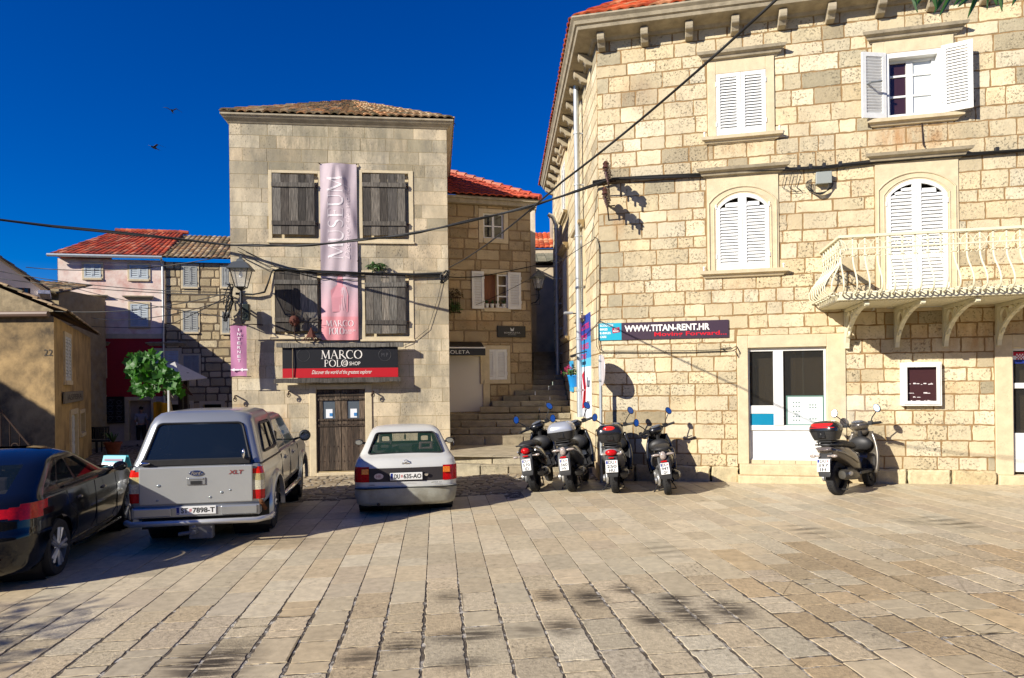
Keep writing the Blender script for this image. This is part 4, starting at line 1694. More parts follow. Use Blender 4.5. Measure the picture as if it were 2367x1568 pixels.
small_window(bor, bw1, fb[0])
w = small_window(bor, bw2, fb[1], casement=False)
a0, a1, b0, b1 = bw2
m = MB()
m.box(a0, .3, b0, a1, .32, b1, lin('#2a2019'))
for i in range(9):
    m.tube([(a0 + .03 + i * .045, .2, b0), (a0 + .03 + i * .045, .2, b1)], .024, 6, col=lin('#8a5e45'))
m.build('curtain', mat('curtain_cloth', (0, 0, 0), rough=.9, attr=True), w)
m = MB()
m.box(a1 - .34, .0, b0 + .02, a1 - .29, .05, b1)
m.box(a1 - .05, .0, b0 + .02, a1, .05, b1)
for t in (0.02, .34, .66, .97):
    z = b0 + (b1 - b0) * t
    m.box(a1 - .29, .004, z - .02, a1 - .05, .046, z + .02)
m.box(a0 - .03, -.01, b0, a0, .06, b1)
m.build('casement', M_WHITE, w)
for k, (px0, px1) in enumerate(((1090, 1118), (1173, 1203))):
    s0, s1 = WB.hit(px0, 672)[0], WB.hit(px1, 672)[0]
    lf = shutter_leaf(s1 - s0, b1 - b0 + .1, pitch=.075)
    o = lf.build('shutter', M_WHITE, w)
    o.matrix_local = T(s0, -.03, b0 - .04)
small_window(bor, bw3, fb[2], casement=False)
w = [c for c in bor.children if c.name.startswith('window')][-1]
hw3 = (bw3[1] - bw3[0]) / 2
for k in range(2):
    o = shutter_leaf(hw3 - .004, bw3[3] - bw3[2], pitch=.075).build('shutter', M_WHITE, w)
    o.matrix_local = T(bw3[0] + k * hw3, .03, bw3[2])
m = MB()
f, q = fb[3], bdr
m.box(f[0], -.02, f[2], q[0], .15, f[3])
m.box(q[1], -.02, f[2], f[1], .15, f[3])
m.box(q[0], -.02, q[3], q[1], .15, f[3])
d_ = m.build('door', M_TRIM, bor, bevel=.006)
m = MB()
m.box(q[0], .04, q[2], q[1], .09, q[3])
m.box(q[0] + .0, -.0, q[2] - .03, q[1] + .2, .04, q[2] + .03)
m.build('door_panel', mat('cream_door', (.60, .56, .50), rough=.5), d_)
for i, px_ in enumerate((1126, 1138, 1150, 1165)):
    s = WB.hit(px_, 708)[0]
    p_ = thing('flower_pot', ['small white flower pot at the left end of the alley house window sill', 'small white flower pot second from the left on the alley window sill', 'small white flower pot third from the left on the alley window sill', 'small white flower pot at the right end of the alley window sill'][i],
               'flower pot', WB.at(s, bw2[2], .0), 'pots on the alley window sill')
    m = MB(T(0, .02, 0))
    m.lathe([(.045, .002), (.06, .09), (.068, .1), (.068, .12), (.055, .12), (.05, .1)], 14)
    m.build('pot', M_WHITE, p_, smooth=40)
    m = MB()
    r = random.Random(i)
    for k in range(16):
        a, l = r.uniform(0, 6.28), r.uniform(.05, .12)
        base = Vector((0, .02, .11))
        tip = base + Vector((math.cos(a) * l, math.sin(a) * l * .7, r.uniform(.05, .16)))
        sd_ = Vector((-math.sin(a), math.cos(a), 0)) * .015
        mid_ = base.lerp(tip, .5) + Vector((0, 0, .02))
        m.add([base, mid_ + sd_, tip, mid_ - sd_], [(0, 1, 2, 3)])
    m.build('leaves', mat('pot_leaf', (.035, .085, .022), rough=.6, noise=.3), p_)
# awning and signs
AW = WB.r(1020, 797, 1122, 822, .55)
aw = thing('awning', 'black shop awning with a white rail above the cream alley door', 'awning', WB.at(AW[0], AW[2], 0))
w_, h_ = AW[1] - AW[0], AW[3] - AW[2]
m = MB()
m.prism([(-.55, .0), (-.55, h_ * .62), (-.0, h_ * 1.35), (-.0, h_ * 1.25), (-.52, h_ * .56), (-.52, 0)], 'x', 0, w_)
m.build('canopy', M_BLACK, aw)
m = MB()
m.box(0, -.575, h_ * .66, w_, -.552, h_ * .78)
m.build('rail', M_WHITE, aw)
m = MB()
m.text('BORBOLETA', w_ - 1.52, w_ - .47, h_ * .16, h_ * .48, -.5545)
m.build('lettering', M_WHITE, aw)
SG = WB.r(1150, 754, 1215, 780, .06)
sg = thing('shop_sign', 'small black jewellery sign with a white butterfly on the alley wall', 'sign', WB.at(SG[0], SG[2], .06))
w_, h_ = SG[1] - SG[0], SG[3] - SG[2]
m = MB()
m.box(0, -.0, 0, w_, .06, h_)
m.build('panel', M_BLACK, sg, bevel=.004)
m = MB()
m.text('BORBOLETA', w_ * .24, w_ * .8, h_ * .33, h_ * .47, -.004)
m.text('JEWELLERY', w_ * .37, w_ * .66, h_ * .18, h_ * .25, -.004)
m.build('lettering', mat('sign_white', (.6, .6, .58), rough=.6), sg)
m = MB()
half = [(.0, .56), (.04, .54), (.055, .62), (.07, .85), (.05, .84), (.01, .7)]
m.add([(w_ * .52 + a * w_, -.004, b * h_) for a, b in half] + [(w_ * .52 - a * w_, -.004, b * h_) for a, b in reversed(half[1:])], [tuple(range(11))])
m.build('butterfly_emblem', MATS['sign_white'], sg)

# houses closing the alley behind
ab = thing('stone_house', 'pale shaded house closing the alley with a grey stone slab roof', 'house', T(.4, 27.0, 0))
m = MB()
zt = at(1255, 607, 27).z
m.box(-.1, 0, 2, 2.4, 5, zt, lin('#c2b298'))
m.build('wall', mat('pale_plaster', (0, 0, 0), rough=.9, attr=True, noise=.2, nscale=2, stain=(.25, .2, .16), stain_scale=.8), ab)
m = MB()
for i in range(8):
    for k in range(5):
        m.box(-.4 + i * .36 + .02, -.25 + k * .5, zt + k * .16, -.4 + (i + 1) * .36, .35 + k * .5, zt + k * .16 + .07, jitter(rb, [lin('#8f8a78'), lin('#7d7a6a')], .15))
m.build('roof', M_TILE, ab)
m = MB()
m.box(-.2, -.02, zt - .12, 2.3, .0, zt - .02)
m.build('gutter', M_IRON, ab)
ab = thing('chimney_house', 'sunlit white gable and orange tiles far behind the alley', 'house', T(.6, 33.0, 0))
m = MB()
za, zb = at(1255, 575, 33).z, at(1230, 478, 33).z
m.box(.1, 0, 3, 3.2, 4, za, lin('#c8b79a'))
m.build('wall', MATS['pale_plaster'], ab)
m = MB()
tile_roof(m, (.1, -.1, za), (2.6, -.1, za), (2.6, 2.5, za + 1.3), (.1, 2.5, za + 1.3), tw=.25, tl=.4, cols=TERRA_NEW, rnd=rb)
m.build('roof', M_TILE, ab)
m = MB()
m.box(1.45, 1.2, za + .5, 1.95, 1.7, za + 1.9, lin('#b8a890'))
m.box(1.4, 1.15, za + 1.9, 2.0, 1.75, za + 2.0, lin('#b8a890'))
m.build('chimney', MATS['pale_plaster'], ab)
ab = thing('chimney_stack', 'slim sunlit whitewashed chimney stack behind the alley house roof corner', 'chimney', T(.0, 24.0, 0))
x0, x1 = at(1222, 500, 24).x, at(1237, 500, 24).x
m = MB()
zc = at(1230, 485, 24).z
m.box(x0, 0, 2, x1, .5, zc, lin('#c9bfae'))
m.box(x0 - .04, -.04, zc, x1 + .04, .54, zc + .08, lin('#a89e8c'))
m.build('stack', MATS['pale_plaster'], ab)
m = MB()
m.lathe([(.07, 0), (.09, .1), (.05, .2), (.03, .45), (.0, .5)], 8, T((x0 + x1) / 2 - .15, .2, zc + .08))
m.build('finial', M_TRIMG, ab)
# ================================================================== pink house and stone house at the back left
WP = Wall((-19.7, 29.15), (-7.2, 31.665))
rl_ = random.Random(61)
S_ = WP.hit
s_div = S_(381, 720)[0]
GP = -.75
PT = S_(258, 600)[1]
pink = thing('pink_house', 'peeling pink plaster house with a dark red ground floor and red tiled roof', 'house', WP.M)
stn = thing('stone_house', 'small rough stone house with grey shutters squeezed between the pink house and the museum', 'house', WP.M @ T(s_div, 0, 0))
z_red1, z_red0 = S_(290, 783)[1], S_(290, 918)[1]
z_band = S_(290, 772)[1]
L_GREY = mat('blue_grey_shutter', lin('#b7c0c4'), rough=.5, noise=.06, nscale=12)
M_PINK = mat('peeling_pink_plaster', lin('#e9d6c9'), rough=.9, noise=.16, nscale=1.8, bump=.3, bscale=12, stain=lin('#b25a4c'), stain_scale=.8, stain_lo=.48, stain_hi=.74)
NT_ = M_PINK.node_tree


def holes_wall(mb, s0, s1, z0, z1, holes, col=(1, 1, 1), m=0, y=0.):
    rects = [(s0, s1, z0, z1)]
    for h in holes:
        rects = subtract(rects, h)
    for a, b, c, d in rects:
        mb.add([(a, y, c), (b, y, c), (b, y, d), (a, y, d)], [(0, 1, 2, 3)], col, m)


def left_window(parent, rect, off=0., hood=False, kind='white', closed=True, fr=.1, pitch=.075):
    r = (rect[0] - off, rect[1] - off, rect[2], rect[3])
    m = MB()
    f = grow(r, fr, fr, fr, fr)
    m.box(f[0], -.03, f[2], r[0], .12, f[3])
    m.box(r[1], -.03, f[2], f[1], .12, f[3])
    m.box(r[0], -.03, r[3], r[1], .12, f[3])
    m.box(r[0] - fr * .5, -.07, f[2], r[1] + fr * .5, .12, r[2])
    w = m.build('window', M_TRIM, parent, bevel=.006)
    if hood:
        m = MB()
        profile_bar(m, f[0] - .03, f[1] + .03, [(o * .9, z * .9 + f[3] + .1) for o, z in HOOD])
        m.build('hood_moulding', M_TRIMG, w)
    hw_ = (r[1] - r[0]) / 2
    for k in range(2):
        o = shutter_leaf(hw_ - .004, r[3] - r[2], pitch=pitch, st=.06).build('shutter', L_GREY if kind == 'white' else M_GREYSH, w)
        o.matrix_local = T(r[0] + k * hw_, .0, r[2])
    return f


M_GREYSH = mat('bare_grey_shutter', lin('#9a9c98'), rough=.7, noise=.2, nscale=9)
wins = [WP.r(195, 611, 234, 643), WP.r(300, 613, 343, 646), WP.r(194, 701, 237, 752), WP.r(302, 703, 343, 755), WP.r(203, 812, 240, 868), WP.r(357, 812, 413, 873), WP.r(207, 921, 240, 978)]
pdoor = WP.r(298, 926, 350, 1018)
hl = []
for i, q in enumerate(wins):
    hl.append(left_window(pink, q, hood=i in (2, 3, 4, 5), fr=.09 if i < 4 else .13))
hl.append(pdoor)
m = MB()
holes_wall(m, 0, s_div, z_band, PT, hl)
m.build('wall', M_PINK, pink)
m = MB()
holes_wall(m, 0, s_div, z_red0, z_red1, hl)
m.build('red_band', mat('dark_red_plaster', lin('#a3202a'), rough=.8, noise=.1, nscale=4), pink)
m = MB()
m.box(0, -.05, z_red1, s_div - .02, .0, z_band)
m.build('string_course', M_TRIM, pink)
m = MB()
holes_wall(m, 0, s_div, GP - .3, z_red0, hl, y=-.01)
m.build('base_wall', mat('pale_base_plaster', lin('#b7aea6'), rough=.85, noise=.15, nscale=3), pink)
m = MB()
a, b, c, d = pdoor
m.box(a - .18, -.04, c, a, .3, d + .15)
m.box(b, -.04, c, b + .18, .3, d + .15)
m.box(a, -.04, d, b, .3, d + .15)
dd = m.build('doorway', M_TRIM, pink)
m = MB()
m.box(a - .8, 3.0, c, b + .8, 3.05, d + .3)
m.box(a - .8, .3, c - .05, b + .8, 3.0, c - .0)
m.build('dark_room', M_DARKIN, dd)
m = MB()
m.box(.02, .2, GP - .4, s_div, 6, PT)
m.box(.0, -.0, GP - .4, .02, 6, PT)
m.build('rear_wall', mat('grey_render', lin('#a89c90'), rough=.9, noise=.2, nscale=2), pink)
m = MB()
ra = random.Random(2)
e0, e1 = WP.hit(131, 596, .3), WP.hit(388, 608, .3)
s_e0, s_e1 = -.15, s_div + .05
zr = PT + .12
rdg = 1.75
tile_roof(m, (s_e0, -.3, zr), (s_e1, -.3, zr), (s_e1, 3.1, zr + rdg), (s_e0 + 1.4, 3.1, zr + rdg), tw=.23, tl=.38, amp=.065, cols=[lin('#b04a2c'), lin('#a84028'), lin('#bd5534'), lin('#9c3a26'), lin('#8a4a36'), lin('#c2785a')], rnd=ra)
m.add([(s_e0, -.3, zr), (s_e0 + 1.4, 3.1, zr + rdg), (s_e0, 6.2, zr)], [(0, 1, 2)], TERRA[0])
for i in range(13):
    t0 = s_e0 + 1.4 + (s_e1 - s_e0 - 1.4) * i / 13
    m.tube([(t0, 3.1, zr + rdg + .07), (t0 + .42, 3.1, zr + rdg + .05)], [.11, .09], 8, col=jitter(ra, TERRA, .15))
m.build('roof', M_TILE, pink, smooth=50)
m = MB()
m.tube([(-.25, -.36, PT + .08), (s_div + .02, -.36, PT + .08)], .07, 8)
m.build('gutter', M_ZINC, pink)
m = MB()
m.tube([(s_div - .04, -.33, PT + .05), (s_div - .04, -.1, PT - .2), (s_div - .04, -.1, GP + .2)], .05, 8)
m.build('drain_pipe', M_ZINC, pink)
# awning box lamp etc
m = MB()
lp = WP.hit(358, 837)
# stone house
wst = [WP.r(423, 615, 456, 664), WP.r(513, 618, 529, 664), WP.r(423, 719, 458, 768), WP.r(514, 722, 530, 770), WP.r(425, 822, 460, 866)]
hs_ = [left_window(stn, q, off=s_div, kind='grey', fr=.08) for q in wst]
gd = [WP.r(470, 935, 512, 1015), WP.r(392, 935, 440, 1015)]
hs_ += [(q[0] - s_div, q[1] - s_div, q[2], q[3]) for q in gd]
m = MB()
stone_wall(m, .02, WP.L - s_div, GP - .2, PT - .05, hs_, (.28, .40), (.4, .95), .02, .012, .03, rl_, lambda r, s, z: jitter(r, [lin('#d0bb92'), lin('#c4af86'), lin('#d6c39c'), lin('#b5a27c')], .14), mortar=lin('#6f604a'), cham=.02, step=.2, rc=.05)
m.build('wall', [M_WARM, M_MORTAR], stn)
m = MB()
for q in hs_[-2:]:
    m.box(q[0], .3, q[2], q[1], .35, q[3])
m.build('dark_room', M_DARKIN, stn)
for q in hs_[-2:]:
    m = MB()
    m.box(q[0] - .15, -.04, q[2], q[0], .3, q[3] + .15)
    m.box(q[1], -.04, q[2], q[1] + .15, .3, q[3] + .15)
    m.box(q[0], -.04, q[3], q[1], .3, q[3] + .15)
    m.build('doorway', M_TRIM, stn)
m = MB()
m.box(.02, .36, GP - .3, WP.L - s_div, 6, PT - .05)
m.build('rear_wall', MATS['grey_render'], stn)
m = MB()
tile_roof(m, (-.02, -.3, zr - .05), (WP.L - s_div + .5, -.3, zr - .05), (WP.L - s_div + .5, 3.1, zr + rdg - .12), (-.02, 3.1, zr + rdg - .12), tw=.23, tl=.38, amp=.07, cols=TERRA_OLD, rnd=ra)
m.build('roof', M_TILE, stn, smooth=50)

# ================================================================== ochre house with stairs on the far left
WO = Wall((-11.6, 17.0), (-15.7, 25.0))
WG = Wall((-20.5, 17.05), (-11.6, 17.0))
M_OCHRE = mat('ochre_plaster', lin('#b89a66'), rough=.92, noise=.22, nscale=1.5, bump=.4, bscale=14, stain=lin('#5c4a30'), stain_scale=.9, stain_lo=.46, stain_hi=.78)
M_GABLE = mat('sooty_plaster', lin('#a48a60'), rough=.95, noise=.28, nscale=2.2, bump=.6, bscale=16, stain=lin('#40372c'), stain_scale=1.0, stain_lo=.40, stain_hi=.66)
och = thing('ochre_house', 'ochre plaster house with a stained gable and worn white door at the left edge', 'house', WO.M)
OT = WO.hit(126, 733)[1]
OB = -.8
GIn = WO.M.inverted() @ WG.M
odoor, owin = WO.r(162, 958, 176, 1060), WO.r(183, 955, 193, 1000)
osh = WO.r(147, 780, 161, 880)
fo = [grow(odoor, .16, .2, 0, .16), grow(owin, .14, .14, .12, .12), grow(osh, .1, .1, .12, .12)]
m = MB()
holes_wall(m, 0, WO.L, OB, OT, fo)
m.build('wall', M_OCHRE, och)
for q, f, nm in ((odoor, fo[0], 'door'), (owin, fo[1], 'window'), (osh, fo[2], 'window')):
    m = MB()
    m.box(f[0], -.05, f[2], q[0], .16, f[3])
    m.box(q[1], -.05, f[2], f[1], .16, f[3])
    m.box(q[0], -.05, q[3], q[1], .16, f[3])
    if nm == 'window':
        m.box(q[0], -.08, f[2], q[1], .16, q[2])
    w = m.build(nm, M_TRIM, och)
    m = MB()
    if q is osh:
        hw_ = (q[1] - q[0]) / 2
        for k in range(2):
            o = shutter_leaf(hw_ - .004, q[3] - q[2], pitch=.09).build('shutter', M_GREYWHITE, w)
            o.matrix_local = T(q[0] + k * hw_, .0, q[2])
    elif nm == 'door':
        m.box(q[0], .04, q[2], q[1], .09, q[3])
        for k in range(2):
            for t0, t1 in ((.08, .3), (.36, .62), (.68, .94)):
                a = q[0] + (q[1] - q[0]) * (.08 + .48 * k)
                m.box(a, .02, q[2] + (q[3] - q[2]) * t0, a + (q[1] - q[0]) * .36, .045, q[2] + (q[3] - q[2]) * t1)
        m.build('door_leaf', M_GREYWHITE, w)
    else:
        m.box(q[0], .1, q[2], q[1], .12, q[3])
        m.build('pane', M_GLASS, w)
# gable wall facing the square
m = MB(GIn)
Lg = WG.L
m.add([(0, 0, OB), (Lg, 0, OB), (Lg, 0, OT), (0, 0, OT)], [(0, 1, 2, 3)])
m.build('gable_wall', M_GABLE, och)
m = MB(GIn)
sl = .43
m.add([(0, -.012, OT + .12), (Lg, -.012, OT + .12), (Lg, -.012, OT + .16), (0, -.012, OT + .16 + Lg * sl)], [(0, 1, 2, 3)])
m.build('gable_top', mat('rough_gable', lin('#8f8064'), rough=.95, noise=.4, nscale=5, bump=1.0, bscale=18), och)
m = MB(GIn)
m.tube([(-.2, -.12, OT + .08), (Lg - .05, -.12, OT + .05)], .075, 8)
m.build('gutter', mat('brown_gutter', lin('#6b5548'), rough=.5), och)
m = MB()
rz_ = OT + .1
P0, P1 = Vector((-.2, -.28, rz_)), Vector((WO.L + .2, -.28, rz_))
UPV = WO.M.to_3x3().inverted() @ Vector((-7.5, 0, 7.5 * sl))
tile_roof(m, P0, P1, P1 + UPV, P0 + UPV, tw=.24, tl=.4, amp=.06, cols=TERRA_OLD, rnd=ra)
m.build('roof', M_TILE, och, smooth=50)
m = MB(GIn)
r = WG.r(0, 940, 60, 1000)
nm_ = WG.r(102, 808, 122, 823)
m.text('22', nm_[0], nm_[1], nm_[2], nm_[3], -.01)
m.build('house_number', mat('faded_black', (.05, .04, .03), rough=.8), och)
sgn = WO.r(150, 905, 193, 930, .08)
sgt = thing('shop_sign', 'worn grey wooden sign with faint lettering above the ochre house door', 'sign', WO.at(sgn[0], sgn[2], .08))
w_, h_ = sgn[1] - sgn[0], sgn[3] - sgn[2]
m = MB()
m.box(0, 0, 0, w_, .05, h_, lin('#8a8272'))
m.build('board', M_WOOD, sgt, bevel=.01)
m = MB()
m.text('ASPERA', w_ * .12, w_ * .88, h_ * .25, h_ * .75, -.006)
m.build('lettering', MATS['faded_black'], sgt)
# outside stair with iron rail on the gable side
ost = thing('outside_stairs', 'stone outside steps with an iron handrail against the ochre gable', 'stairs', T(0, 0, 0))
for i in range(9):
    x = -12.6 - i * .32
    m = MB()
    m.box(x - .36 - (3 if i == 8 else 0), 15.7, -.6, x, 16.98, -.25 + i * .19)
    m.build('step', M_TRIMG, ost, bevel=.02)
m = MB()
pA, pB = at(76, 1040, 15.75), at(0, 948, 15.75)
pC = pB + (pB - pA) * 1.1
m.tube([pA + Vector((0, 0, -.1)), pA, pB, pC], .022, 6)
for t in (.12, .4, .7, .98, 1.3):
    p = pA.lerp(pB, t)
    m.tube([p, (p.x, p.y, max(-.3, p.z - .95))], .012, 5)
p = pA.lerp(pB, .55)
m.tube([(p.x + .09 * math.cos(a), p.y, p.z - .45 + .09 * math.sin(a)) for a in [2 * PI * i / 14 for i in range(14)]], .012, 5, closed=True)
m.build('handrail', M_IRON, ost)

# white house above and the small stone house between
WW = Wall((-19.24, 22.0), (-15.9, 24.2))
wh = thing('white_house', 'white plaster house with a brown framed window rising behind the ochre gable', 'house', WW.M)
z1 = WW.hit(97, 655)[1]
z0_ = WW.hit(0, 590)[1]
s1_, s0__ = WW.hit(92, 655)[0], WW.hit(0, 590)[0]
slp = (z0_ - z1) / (s1_ - s0__)
q = WW.r(36, 640, 70, 690)
m = MB()
holes_wall(m, 0, s1_, -.5, z1 - .2, [q])
m.add([(0, 0, z1 - .2), (s1_, 0, z1 - .2), (0, 0, z1 - .2 + s1_ * slp)], [(0, 1, 2)])
m.box(.0, .2, -.5, s1_, 1.4, z1 - .25)
m.build('wall', mat('dirty_white_plaster', lin('#cdbfb8'), rough=.9, noise=.12, nscale=2, stain=(.3, .25, .22), stain_scale=.6, stain_lo=.6, stain_hi=.9), wh)
m = MB()
a0, a1, b0, b1 = q
for x0, x1 in ((a0, a0 + .07), ((a0 + a1) / 2 - .04, (a0 + a1) / 2 + .04), (a1 - .07, a1)):
    m.box(x0, .03, b0, x1, .1, b1)
m.box(a0 + .07, .032, b1 - .07, a1 - .07, .1, b1)
m.box(a0 + .07, .032, b0, a1 - .07, .1, b0 + .07)
w = m.build('window', mat('brown_frame', lin('#4d3220'), rough=.5), wh)
m = MB()
m.box(a0 + .05, .075, b0 + .05, a1 - .05, .08, b1 - .05)
m.build('pane', M_GLASS, w)
m = MB()
tile_roof(m, (s1_ + .25, -.3, z1 - .28), (s1_ + .25, 1.5, z1 - .28), (0, 1.5, z1 - .2 + s1_ * slp), (0, -.3, z1 - .2 + s1_ * slp), tw=.24, tl=.4, amp=.06, cols=TERRA_OLD, rnd=ra)
m.box(s1_ - .05, -.31, z1 - .4, s1_ + .3, 1.5, z1 - .28)
m.build('roof', M_TILE, wh, smooth=50)
sh = thing('stone_house', 'small shaded stone house with a tiled roof just left of the pink house', 'house', T(-20.6, 26.2, 0))
m = MB()
zt = at(115, 668, 26.2).z
x1 = at(136, 700, 26.2).x + 20.6
m.box(0, 0, -.6, x1, 3, zt, lin('#9a8a6a'))
m.build('wall', MATS['ashlar_plain'], sh)
m = MB()
q0, q1 = at(100, 682, 26.2).x + 20.6, at(112, 682, 26.2).x + 20.6
m.box(q0, -.03, zt - .95, q1, .0, zt - .3)
m.build('window', M_DARKIN, sh)
m = MB()
tile_roof(m, (-.2, -.3, zt), (x1 + .1, -.3, zt - .25), (x1 + .1, 2, zt + .4), (-.2, 2, zt + .7), tw=.24, tl=.4, cols=TERRA_OLD, rnd=ra)
m.build('roof', M_TILE, sh, smooth=50)

# neighbouring house just outside the frame: its eaves shade the gable and the lane
nb_ = thing('plastered_house', 'tall plastered house on the lane just beyond the left edge of the picture', 'house', T(-30, 8.5, 0))
m = MB()
m.box(0, 0, -.8, 8, 18.5, 7.7, lin('#b5a283'))
m.build('wall', MATS['pale_plaster'], nb_)
m = MB()
tile_roof(m, (8.3, -.3, 7.7), (8.3, 18.8, 7.7), (4, 18.8, 9.4), (4, -.3, 9.4), tw=.25, tl=.45, cols=TERRA, rnd=ra)
tile_roof(m, (-.3, 18.8, 7.7), (-.3, -.3, 7.7), (4, -.3, 9.4), (4, 18.8, 9.4), tw=.25, tl=.45, cols=TERRA, rnd=ra)
m.build('roof', M_TILE, nb_, smooth=50)

# houses facing the square from behind the photographer (mirrored in the windows and car paint)
for i, (x0, x1, h, c, lb) in enumerate(((-34, -13, 6.6, '#b9a47c', 'long low limestone house closing the square behind the photographer, left part'), (-12.6, 4, 7.4, '#c2ae88', 'tall limestone house straight behind the photographer'), (4.4, 24, 6.8, '#b5a078', 'limestone house behind the photographer on the right'))):
    t = thing('stone_house', lb, 'house', T(x0, -11, 0))
    m = MB()
    hs = []
    k = 0
    while 1.6 + k * 3.1 + 1.2 < x1 - x0:
        for z in (.9, 4.1):
            hs.append((1.6 + k * 3.1, 2.7 + k * 3.1, z, z + 1.7))
        k += 1
    holes_wall(m, 0, x1 - x0, -.3, h, hs, lin(c))
    m.box(0, -7, -.3, x1 - x0, -.3, h, lin(c))
    m.build('wall', MATS['ashlar_plain'], t)
    m = MB()
    for q in hs:
        m.box(q[0], -.2, q[2], q[1], -.15, q[3])
    tag(m.build('windows', M_GLASS, t), kind=None)
    m = MB()
    tile_roof(m, (x1 - x0, .4, h), (0, .4, h), (0, -3.5, h + 1.3), (x1 - x0, -3.5, h + 1.3), tw=.4, tl=.6, cols=TERRA, rnd=ra)
    m.build('roof', M_TILE, t, smooth=50)
# ================================================================== vehicles
M_SILVER = mat('silver_paint', lin('#a8abac'), rough=.28, metal=.6, coat=.5, noise=.05, nscale=3)
M_SILVER2 = mat('white_silver_paint', lin('#c9c9c3'), rough=.35, metal=.12, coat=.35, noise=.05, nscale=3)
M_BLACKP = mat('black_car_paint', (.004, .0045, .006), rough=.14, coat=.5, spec=.4)
M_RUB = mat('tyre_rubber', (.018, .018, .019), rough=.8, bump=.3, bscale=60, noise=.2)
M_ALLOY = mat('alloy', (.55, .56, .58), rough=.3, metal=.8)
M_CHROME = mat('chrome', (.8, .8, .8), rough=.12, metal=1.)
M_PLAS = mat('black_plastic', (.02, .02, .021), rough=.5, noise=.2, nscale=15)
M_TINT = mat('tinted_glass', (.008, .012, .014), rough=.03, spec=.9, alpha=.9)
M_TINT2 = mat('smoked_glass', (.01, .016, .014), rough=.02, spec=.9, alpha=.5)
M_CARGL = mat('green_car_glass', (.05, .11, .075), rough=.02, spec=.8, alpha=.28)
M_RED = mat('red_lens', (.5, .006, .008), rough=.2, coat=.25, spec=.3, noise=.35, nscale=40)
M_REDLIT = mat('lit_red_lens', (.7, .02, .01), rough=.15, coat=1., noise=.3, nscale=60)
M_CLEARL = mat('clear_lens', (.62, .58, .42), rough=.15, coat=1., noise=.45, nscale=45)
M_AMBER = mat('amber_lens', (.65, .16, .01), rough=.15, coat=1., noise=.3, nscale=40)
M_PLATE = mat('plate_white', (.74, .74, .72), rough=.35)
M_PBLACK = mat('plate_black', (.012, .012, .012), rough=.5)
M_PBLUE = mat('plate_blue', (.01, .03, .22), rough=.4)
M_PRED = mat('plate_red', (.5, .02, .02), rough=.5)
M_SEAT = mat('seat_cloth', (.05, .04, .045), rough=.95, noise=.3, nscale=30)


def shell(levels, fs, sub, tagger, arches=(), n_r=7, n_c=5):
    """body from stacked plan outlines. level = (z,w,yr,yf,rr,rf,bow_r,bow_f)"""
    rings, tv = [], []
    for k in range(len(levels) - 1):
        ns = sub[k] if isinstance(sub, (list, tuple)) else sub
        for i in range(ns):
            t = i / ns
            rings.append([a * (1 - t) + b * t for a, b in zip(levels[k], levels[k + 1])])
            tv.append(k + t)
    rings.append(list(levels[-1]))
    tv.append(len(levels) - 1.)
    segs = []
    pts = []
    for (z, w, yr, yf, rr_, rf_, br_, bf_) in rings:
        R_, sg = [], []
        for i in range(n_r + 1):
            x = (w - rr_) * i / n_r
            R_.append((x, yr + br_ * (x / w) ** 2, z))
            sg.append('rear')
        yc = yr + br_ * ((w - rr_) / w) ** 2
        for i in range(1, n_c + 1):
            a = PI / 2 * i / n_c
            R_.append((w - rr_ + rr_ * math.sin(a), yc + rr_ * (1 - math.cos(a)), z))
            sg.append('rcorner')
        ys, ye = yc + rr_, yf - bf_ - rf_
        for f in fs[1:]:
            R_.append((w, ys + (ye - ys) * f, z))
            sg.append(f)
        for i in range(1, n_c + 1):
            a = PI / 2 * i / n_c
            R_.append((w - rf_ + rf_ * math.cos(a), ye + rf_ * math.sin(a), z))
            sg.append('fcorner')
        for i in range(1, n_r + 1):
            x = (w - rf_) * (1 - i / n_r)
            R_.append((x, yf - bf_ * (x / w) ** 2, z))
            sg.append('front')
        full = R_ + [(-p[0], p[1], p[2]) for p in reversed(R_[1:-1])]
        pts.append(full)
        segs = sg + list(reversed(sg[1:]))
    n = len(pts[0])
    for ay, az, ar, tol in arches:
        for ring in pts:
            for i, p in enumerate(ring):
                d = math.hypot(p[1] - ay, p[2] - az)
                if abs(p[0]) > .6 and abs(d - ar) < tol and d > 1e-6 and p[2] > az - .3:
                    ring[i] = (p[0], ay + (p[1] - ay) * ar / d, az + (p[2] - az) * ar / d)
    parts = {}
    for i in range(len(pts) - 1):
        tmid = (tv[i] + tv[i + 1]) / 2
        for j in range(n):
            k = (j + 1) % n
            q = [pts[i][j], pts[i][k], pts[i + 1][k], pts[i + 1][j]]
            c = [sum(v[a] for v in q) / 4 for a in range(3)]
            if any(abs(c[0]) > .6 and math.hypot(c[1] - ay, c[2] - az) < ar - .004 for ay, az, ar, _ in arches):
                continue
            key = tagger(tmid, segs[k] if k else segs[-1], c)
            if key is None:
                continue
            parts.setdefault(key, MB()).add(q, [(0, 1, 2, 3)])
    top = MB()
    top.add(pts[-1], [tuple(range(n))])
    parts.setdefault('body', MB()).add(pts[-1], [tuple(range(n))])
    for mb in parts.values():                                   # weld shared vertices so shading is smooth
        idx, nv, rem = {}, [], []
        for v in mb.v:
            kx = (round(v[0], 5), round(v[1], 5), round(v[2], 5))
            if kx not in idx:
                idx[kx] = len(nv)
                nv.append(v)
            rem.append(idx[kx])
        mb.v = nv
        mb.f = [[rem[a] for a in f] for f in mb.f]
        keep = [a for a, f in enumerate(mb.f) if len(set(f)) > 2]
        mb.f = [list(dict.fromkeys(mb.f[a])) for a in keep]
        mb.mi = [mb.mi[a] for a in keep]
        mb.c = [mb.c[a] for a in keep]
    return parts


AX = Matrix.Rotation(PI / 2, 4, 'Y')


